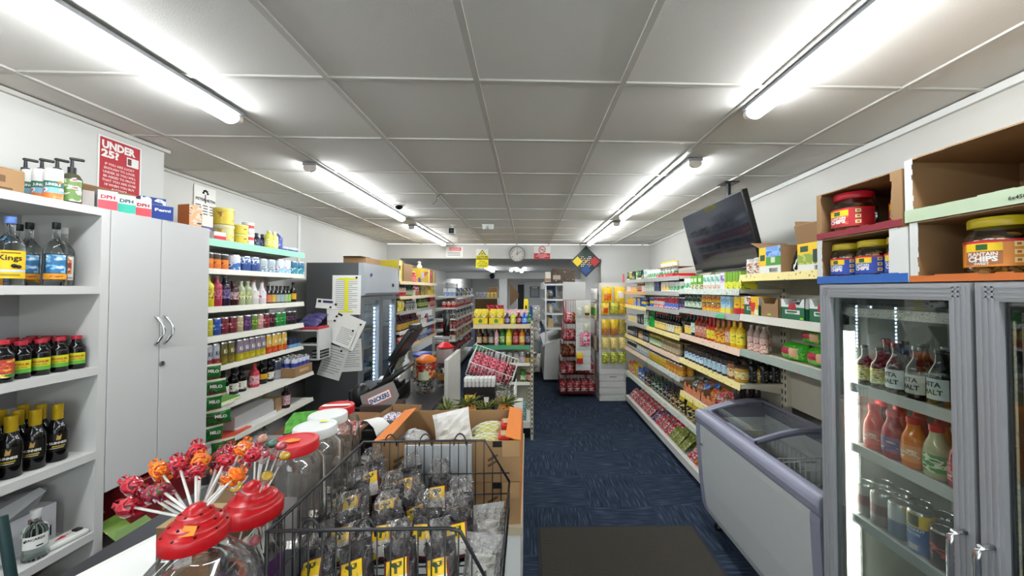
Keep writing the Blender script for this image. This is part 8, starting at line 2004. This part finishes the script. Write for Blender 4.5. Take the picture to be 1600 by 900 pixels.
ctub('clear tub of grey sweets under the red-lidded tub', -.695, 3.12, CZ, .185, .068, M('#4a3a3a', .4), [(.30, .62, PR('#b8a04a', '#c83a3a', '#8a8a7a', 30, .3), .8)], 0, GREY)
ctub('pink candy tub with red lid stacked on the clear tub', -.695, 3.12, CZ + .186, .15, .066, M('#d01e26', .4), [(.05, .80, CLEAR('#e8a0a8', .05, .5, .2, haze=.3), 3.1)], .12, [M('#c83a4a', .3), M('#d8b0a8', .3), M('#e07080', .3)])
ctub('clear tub with flat navy lid behind the orange-lidded tub', -.905, 3.20, CZ, .27, .078, M('#26408a', .4), [], -.02, GREY)
bottle('pump_bottle', 'clear pump bottle', .28, .035, M('#c8ccc8', .1), M('#e0e0dc', .4), (), s0=.6, s1=.75, n=14).put((-1.045, 3.22, CZ), 0, 'pale pump bottle behind the till screen')
wt_ = carton('receipt_box', 'white paper stack', .16, .12, .05, M('#d8d8d4'))
wt_.put((-1.18, 3.20, CZ), .2, 'white paper stack beside the steel fridge doors', 'papers')

# --- plinth, cartons of fruit
r = thing('white_plinth', (-.315, 1.95, 0), 'white stand with beige top lip under the fruit cartons', 'stand')
obj('body', MB().box(-.30, .285, -.45, .50, 0, .715, M('#d4d4d0', .45)), r)
obj('top_lip', MB().box(-.305, .292, -.456, .505, .716, .748, M('#b8aa90', .6)), r)
ORG = M('#d87a2e', .7, var=.08)
def fruit_carton(label, x0, x1, y0, y1, z0, z1, flanges=True, notch=True, marks=True):
    r = thing('fruit_carton', ((x0 + x1) / 2, y0, z0), label, 'carton')
    w = (x1 - x0) / 2; d = y1 - y0; h = z1 - z0; t = .005
    b = MB().box(-w, w, 0, t, 0, h, CARD).box(-w, w, d - t, d, 0, h, CARD).box(-w, -w + t, t, d - t, 0, h, CARD).box(w - t, w, t, d - t, 0, h, CARD).box(-w + t, w - t, t, d - t, 0, t, CARD)
    obj('carton_wall', b, r)
    obj('printed_side', MB().box(w + .0001, w + .0015, .001, d, 0, h, ORG), r)
    if marks:
        m_ = MB()
        for cx in (-w * .72, w * .55):
            for k in range(2): m_.slab([(cx, -.0008, h * .42 + .022 * k), (cx + .04, -.0008, h * .55 + .022 * k), (cx + .043, -.0008, h * .50 + .022 * k), (cx + .005, -.0008, h * .36 + .022 * k)], (0, -.0006, 0), M('#5e4428', .8))
        m_.box(w * .62, w * .78, -.0012, 0, h * .85, h * .995, M('#14100c', .8))
        obj('printed_mark', m_, r)
    if notch:
        obj('tab', MB().slab([(w - .075, -.0015, h * .62), (w - .004, -.0015, h * .62), (w - .004, -.0015, h), (w - .075, -.0015, h)], (0, -.002, 0), M('#a8845c', .85)), r)
    if flanges:
        for s in (-1, 1):
            f = MB().slab([(s * w, .0, h), (s * w, d, h), (s * (w - .062), d * .97, h + .016), (s * (w - .062), .01, h + .012)], (0, 0, .003), ORG)
            obj('top_flange', f, r)
    return r
fruit_carton('lower brown fruit carton on the white stand', -.625, -.03, 1.515, 1.905, .749, .917, False)
fruit_carton('upper brown fruit carton with orange flanges holding melon nets', -.625, -.03, 1.515, 1.905, .919, 1.083)
r = thing('fruit_carton', (-.28, 1.93, .749), 'brown fruit carton behind, holding leafy pineapples', 'carton')
obj('carton_wall', MB().box(-.25, .25, 0, .005, 0, .305, CARD).box(-.25, .25, .425, .43, 0, .15, CARD).box(-.25, .25, .006, .424, 0, .005, CARD).slab([(-.25, .0055, .005), (-.25, .4245, .005), (-.25, .4245, .15), (-.25, .0055, .305)], (.005, 0, 0), CARD).slab([(.245, .0055, .005), (.245, .4245, .005), (.245, .4245, .15), (.245, .0055, .305)], (.005, 0, 0), CARD), r)
obj('flap', MB().slab([(.10, -.001, .25), (.245, -.001, .25), (.245, -.001, .318), (.10, -.001, .318)], (0, -.003, 0), CARD), r)
# nets, bags and a grey ribbed sheet
NETM = PR('#d8d49a', '#d8d49a', '#7a8a2a', 45, .4, 1, 1, .5, .62)
def net(label, x, y, z, rz, L_):
    r = thing('melon_net', (x, y, z), label, 'net', rz); r.scale = (1, 1.4, 1.5)
    obj('fruit', MB().ball((0, 0, .045), .045, M('#c8c470', .5), 16, 10, .9, mx=Matrix.Scale(L_, 4, (1, 0, 0))), r)
    nt_ = MB(); n = 14
    for k in range(n):
        for s in (-1, 1):
            nt_.wire([(L_ * .0465 * math.cos(t_), .0465 * math.sin(t_) * math.sin(k * 2 * PI / n + s * t_ * .9), .045 + .043 * math.sin(t_) * math.cos(k * 2 * PI / n + s * t_ * .9)) for t_ in [PI * i / 12 for i in range(13)]], .0016, M('#e0e0cc', .4), 4)
    obj('mesh', nt_, r)
    obj('label', MB().rbox(.045, .10, -.044, .02, .052, .0935, .006, M('#d8322a', .4)).box(.055, .09, -.03, .01, .0936, .0945, M('#e8d8a0', .5)).rbox(.10, .125, -.03, .015, .04, .085, .004, YG), r)
    return r
net('yellow-netted melon with red label, farther in the orange carton', -.175, 1.805, .925, .08, 2.3)
net('yellow-netted melon with red label, at the front of the carton', -.175, 1.655, .925, .04, 2.2)
tag(obj('netted_sack', MB().rbox(-.54, -.13, 1.535, 1.60, .93, 1.05, .018, PR('#d8d49a', '#d8d49a', '#7a8a2a', 45, .4, 1, 1, .5, .62)).box(-.50, -.40, 1.533, 1.535, 1.02, 1.06, YG).box(-.40, -.33, 1.532, 1.535, 1.015, 1.058, M('#d8322a', .4)).rbox(-.26, -.18, 1.53, 1.545, 1.012, 1.064, .008, YG).box(-.245, -.20, 1.5285, 1.531, 1.02, 1.055, M('#d8322a', .4))), 'netted sack with yellow and red label at the carton front', 'sack')
WBAG = M('#d8d4d0', .4, bump=.5)
tag(obj('white_bag', MB().pillow(.175, .06, .16, WBAG, (), 27, .5, 7, 8, mx=Matrix.Translation((-.335, 1.72, .975)) @ Matrix.Rotation(-.22, 4, 'Y') @ Matrix.Rotation(-.35, 4, 'X'), smooth=False, sq=.3)), 'white paper bag standing up in the orange-edged carton', 'bag')
tag(obj('grey_bag', MB().ball((-.515, 1.69, 1.005), .075, M('#a8a6a4', .3, bump=.8), 12, 9, .75, .16, random.Random(4), smooth=False)), 'pale grey plastic bag at the counter side of the orange carton', 'bag')
rd = random.Random(12)
for i in range(4):
    x = -.445 + .105 * i; y = 2.035 + .11 * (i % 2)
    r = thing('pineapple', (x, y, .862), ['pineapple with leafy crown, first from the counter', 'pineapple with leafy crown, second from the counter', 'pineapple with leafy crown, third from the counter', 'pineapple with leafy crown beside the carton wall'][i], 'pineapple')
    obj('fruit', MB().ball((0, 0, .098), .052, PR('#c87a2a', '#d89a3a', '#7a5a1e', 60, .6, bump=.8), 14, 10, 1.7), r)
    lv = MB()
    for k in range(34):
        a = rd.uniform(0, 6.28); t_ = rd.uniform(.5, 1.55); L2 = rd.uniform(.05, .11)
        d_ = Vector((math.sin(a) * math.sin(t_), math.cos(a) * math.sin(t_), math.cos(t_))); s_ = Vector((math.cos(a), -math.sin(a), 0)) * .007
        o_ = Vector((0, 0, .175)); 
        lv.slab([o_ - s_, o_ + s_, o_ + d_ * L2 * .6 + s_ * .8, o_ + d_ * L2 + Vector((0, 0, -.01)), o_ + d_ * L2 * .6 - s_ * .8], (0, 0, .0012), M(['#4a5a2a', '#5e6e34', '#8a8a4a'][k % 3], .5))
    obj('leaf_crown', lv, r)
RIB = M('#b4b6b8', .4, var=.05)
r = thing('ribbed_sheet', (-.355, 1.497, .62), 'pale grey ribbed plastic sheet standing between basket and carton', 'sheet')
b = MB().box(-.135, .13, -.004, .004, 0, .458, RIB)
for k in range(12): b.box(-.135 + .0225 * k, -.1225 + .0225 * k, -.007, -.0045, 0, .452, RIB)
b.text('EUROPA', .035, M('#9a9c9e', .4), (.05, -.0085, .235), bold=.0)
obj('sheet', b, r)

# --- black tray, white wire basket behind the pineapples
r = thing('display_stand', (-.26, 2.72, 0), 'white stand behind the fruit cartons under the black box', 'stand')
obj('body', MB().box(-.21, .22, -.26, .30, 0, .815, M('#c8c6c0', .5)), r)
r = thing('black_box', (-.328, 2.57, .816), 'black box with yellow number card and small white-capped bottles on it', 'box')
obj('carton', MB().rbox(-.105, .105, -.07, .07, 0, .225, .004, M('#141416', .5), 1), r)
obj('number_card', MB().box(-.095, -.025, -.0735, -.0708, .03, .175, YG).text('20', .055, INK, (-.06, -.0745, .115), bold=.05).slab([(-.075, -.0745, .035), (-.045, -.0745, .035), (-.03, -.0745, .09), (-.06, -.0745, .10)], (0, -.0008, 0), PAPER), r)
obj('white_sticker', MB().slab([(.035, -.0715, .125), (.062, -.0715, .125), (.066, -.0715, .16), (.032, -.0715, .16)], (0, -.0012, 0), PAPER), r)
sb = bottle('shot_bottle', 'small white-capped bottle', .058, .0125, M('#c8c8c4', .2), M('#e0e0dc', .4), (), caph=.4, nr=.011, s0=.4, s1=.55)
for i in range(8):
    for k in range(3): ROWS.setdefault((BACKS[k] + 'small white-capped bottle', 'on the black box', 'the counter'), []).append(sb.put((-.328 - .0915 + .0262 * i, 2.515 + .028 * k, 1.0415), 0, group='small bottles on the black box'))
r = thing('green_crate', (-.27, 2.84, .816), 'dark green wire crate behind the black box', 'crate')
b = MB(); wire_basket(b, -.19, .17, -.09, .10, .004, .125, .125, M('#1f4a30', .4), 12, .002)
obj('mesh', b, r)
r = thing('white_wire_basket', (-.285, 2.83, 1.06), 'tilted white wire basket of red and pink sweets on the green crate', 'basket', 0)
r.rotation_euler = (math.radians(28), math.radians(20), 0)
b = MB(); wire_basket(b, -.17, .17, -.10, .11, .0, .125, .125, M('#dcdcd8', .35), 13, .0022)
obj('mesh', b, r)
sw = packet('sweet_bag', 'red and pink sweet packet', .06, .03, .10, PR('#c81e3a', '#e8a0b0', '#7a1424', 40, .2, bump=.4), (), 61)
sw2 = packet('sweet_bag', 'dark red sweet packet', .06, .03, .10, PR('#6a1420', '#a83a44', '#e0c8c0', 40, .2, bump=.4), (), 62)
bm_ = Matrix.Translation((-.285, 2.83, 1.06)) @ Euler((math.radians(28), math.radians(20), 0)).to_matrix().to_4x4()
for i in range(5):
    for k in range(4):
        t = sw if i < 4 else sw2
        p = bm_ @ Vector((-.128 + .064 * i, -.078 + .044 * k, .006))
        o = t.put(tuple(p), 0, group='sweets in the white basket'); o.rotation_euler = (math.radians(28), math.radians(20), 0)
        ROWS.setdefault((BACKS[k] + t.desc, 'tilted white basket', 'the counter'), []).append(o)
r = thing('sweet_pack', (-.165, 2.50, .817), 'clear pack of gold sweets beside the black box', 'packet')
obj('film', MB().pillow(.105, .07, .20, FILM, (), 8, .4, 8, 9, smooth=False), r)
obj('sweets', MB().pillow(.09, .055, .16, PR('#c8a04a', '#e0d0a0', '#8a5a2a', 60, .3, bump=.6), (), 8, .3, z0=.006), r)
tag(obj('white_card', MB().slab([(-.095, 2.46, .817), (-.085, 2.66, .817), (-.085, 2.66, 1.06), (-.095, 2.46, 1.04)], (.004, 0, 0), PAPER)), 'white card standing beside the clear sweet pack', 'card')

# --- big wire dump basket with bagged goods
WB = M('#3a3a3c', .35, .6)
r = thing('wire_dump_basket', (-.39, 1.20, 0), 'dark wire dump basket full of clear bags at the counter front', 'basket')
xl, xh, xr = -.246, .222, .318        # left wall, high-rim corner, low right rim
yf, yk = -.268, .262
zt, zl, zb = 1.108, .945, .845
b = MB()
b.wire([(xl, yk, zt - .03), (xl, yk, zt), (xh, yk, zt), (xr, yk, zl)], .0045, WB, 8)
b.wire([(xl, yf, .70), (xl, yf, zt), (xl + .01, yf, zt + .002), (xh - .03, yf, zt), (xh, yf, zt - .008), (xr, yf, zl - .02)], .0045, WB, 8)
b.wire([(xl, yf, zt), (xl, yk, zt)], .0045, WB, 8)
b.wire([(xr, yf, zl - .02), (xr, yk, zl)], .0045, WB, 8)
obj('rim', b, r)
def topz(x): return zt if x < xh else zt + (zl - zt) * (x - xh) / (xr - xh)
for nm, y in (('front_mesh', yf), ('back_mesh', yk)):
    b = MB(); n = 17
    for k in range(1, n):
        x = xl + (xr - xl) * k / n; b.wire([(x, y, topz(x)), (x, y, zb)], .0021, WB, 5)
    for z in ((.90,) if y < 0 else (.98, .90)): b.wire([(xl, y, z), (xr, y, z)], .0028, WB, 5)
    for k in range(3):
        cx = xl + .10 + .135 * k
        b.wire([(cx + .024 * math.cos(PI * i / 8), y + .006, zt - .02 + .045 * math.sin(PI * i / 8)) for i in range(9)], .003, WB, 6)
    obj(nm, b, r)
for nm, x, tz in (('left_mesh', xl, zt), ('right_mesh', xr, zl - .01)):
    b = MB()
    for k in range(1, 16): y = yf + (yk - yf) * k / 16; b.wire([(x, y, tz), (x, y, zb)], .0021, WB, 5)
    for z in (.98, .90) if nm[0] == 'l' else (.90,): b.wire([(x, yf, z), (x, yk, z)], .0028, WB, 5)
    obj(nm, b, r)
b = MB()
for k in range(0, 17): y = yf + (yk - yf) * k / 16; b.wire([(xl, y, zb), (xr, y, zb)], .0024, WB, 5)
for k in range(0, 9): x = xl + (xr - xl) * k / 8; b.wire([(x, yf, zb), (x, yk, zb)], .0024, WB, 5)
obj('floor_mesh', b, r)
for x in (xl, xr - .03):
    for y in (yf, yk): obj('leg', MB().wire([(x, y, zb), (x, y, 0)], .006, WB, 8), r)
BFILM = CLEAR('#f6f4f2', .035, .75, .09, haze=.02, bump=.7, bscale=34)
DARKM = M('#241c20', .18, var=.5, scale=60, bump=.8)
MAR = M('#5e2028', .35)
def bagged(seed):
    w, d, h = .098, .058, .145
    body = MB().pillow(w * .95, d, h * .98, DARKM, (), seed, .25, 9, 9, sq=.35)
    film = MB().pillow(w * 1.0, d * 1.10, h * 1.34, BFILM, (), seed + 2, .45, 9, 11, smooth=False, sq=.40)
    f2 = random.Random(seed)
    film.v = [(x * (1 - .45 * max(0, (z / (h * 1.34) - .62) / .38)) + .012 * f2.uniform(-1, 1) * (z > h * .85), y, z) for x, y, z in film.v]
    lab = MB(); n = 7
    def patch(u0, u1, v0, v1, m, e):
        vs = []; fs = []
        for j in range(n + 1):
            for i in range(n + 1):
                u = u0 + (u1 - u0) * i / n; v = v0 + (v1 - v0) * j / n
                k = max(.0, math.sin(PI * u)) ** .35 * max(.0, math.sin(PI * v)) ** .35
                vs.append(((u - .5) * w, -d * .56 * k - e, v * h * .86))
        for j in range(n):
            for i in range(n): q = j * (n + 1) + i; fs.append((q, q + 1, q + n + 2, q + n + 1))
        lab.add(vs, fs, m, True)
    patch(.16, .84, .08, .80, MAR, .0045)
    patch(.22, .78, .48, .78, M('#ecc21a', .35), .0055)
    patch(.34, .66, .63, .73, PR('#2a3a16', '#2a3a16', '#ecc21a', 120, .4, 1, 1, .52, .55), .0062)
    patch(.46, .54, .53, .63, M('#3a4a1e', .4), .0066)
    patch(.22, .78, .15, .48, PR('#dcd6d0', '#dcd6d0', '#6a2a30', 60, .35, 1, 1.5, .52, .62), .0055)
    patch(.22, .46, .12, .22, M('#f0d81e', .35), .0064)
    return T('dried_fruit_bag', 'bag', 'clear bag with dark contents and yellow label', w, d, h, body, [('label', lab), ('film', film)])
BG = [bagged(1), bagged(4), bagged(9)]
BR_ = ['front', 'second', 'third', 'back']
for j, y in enumerate((1.012, 1.124, 1.236, 1.352)):
    for i in range((4, 4, 4, 3)[j]):
        x = -.562 + .113 * i + (.02 if j % 2 else 0)
        t = BG[(i * 2 + j) % 3]
        o = t.put((x, y, .864 + (.0, .02, .05 - .015 * i, .075 - .03 * i)[j]), RND.uniform(-.15, .15), group='bags in the wire basket', rx=-.50)
        o.rotation_euler = (-.55 + RND.uniform(-.08, .08), -.24 + RND.uniform(-.2, .2), RND.uniform(-.2, .15))
        o['label'] = 'clear bag of dark goods, yellow label, %s row, %s from the counter' % (BR_[j], ORD[i])
for i, (x, y, z) in enumerate([(-.135, 1.02, .852), (-.125, 1.16, .852)]):
    o = clb.put((x, y, z), .3 * i, ['crumpled clear bag at the low basket rim, front', 'crumpled clear bag at the low basket rim, farther back'][i], 'bag', None, sc=1.05)
    o.rotation_euler = (-.2, .1, .4 * i)
# --- floor mat
def matm():
    return M('#3b362e', .95, var=.35, scale=90, bump=.6)
tag(obj('door_mat', MB().slab([(.085, .9, .001), (1.16, .9, .001), (1.165, 2.625, .001), (.085, 2.64, .001)], (0, 0, .010), matm()).slab([(.065, .9, .0005), (1.18, .9, .0005), (1.185, 2.645, .0005), (.065, 2.66, .0005)], (0, 0, .005), M('#1c2026', .8))), 'dark brown door mat on the blue carpet before the freezer', 'mat')
tag(obj('green_pole', MB().cyl((-1.36, 1.15, .0), (-1.549, 1.15, 1.03), .012, M('#20383a', .4), 10)), 'dark green pole leaning at the edge of the bottle shelves', 'pole')

finish_rows()
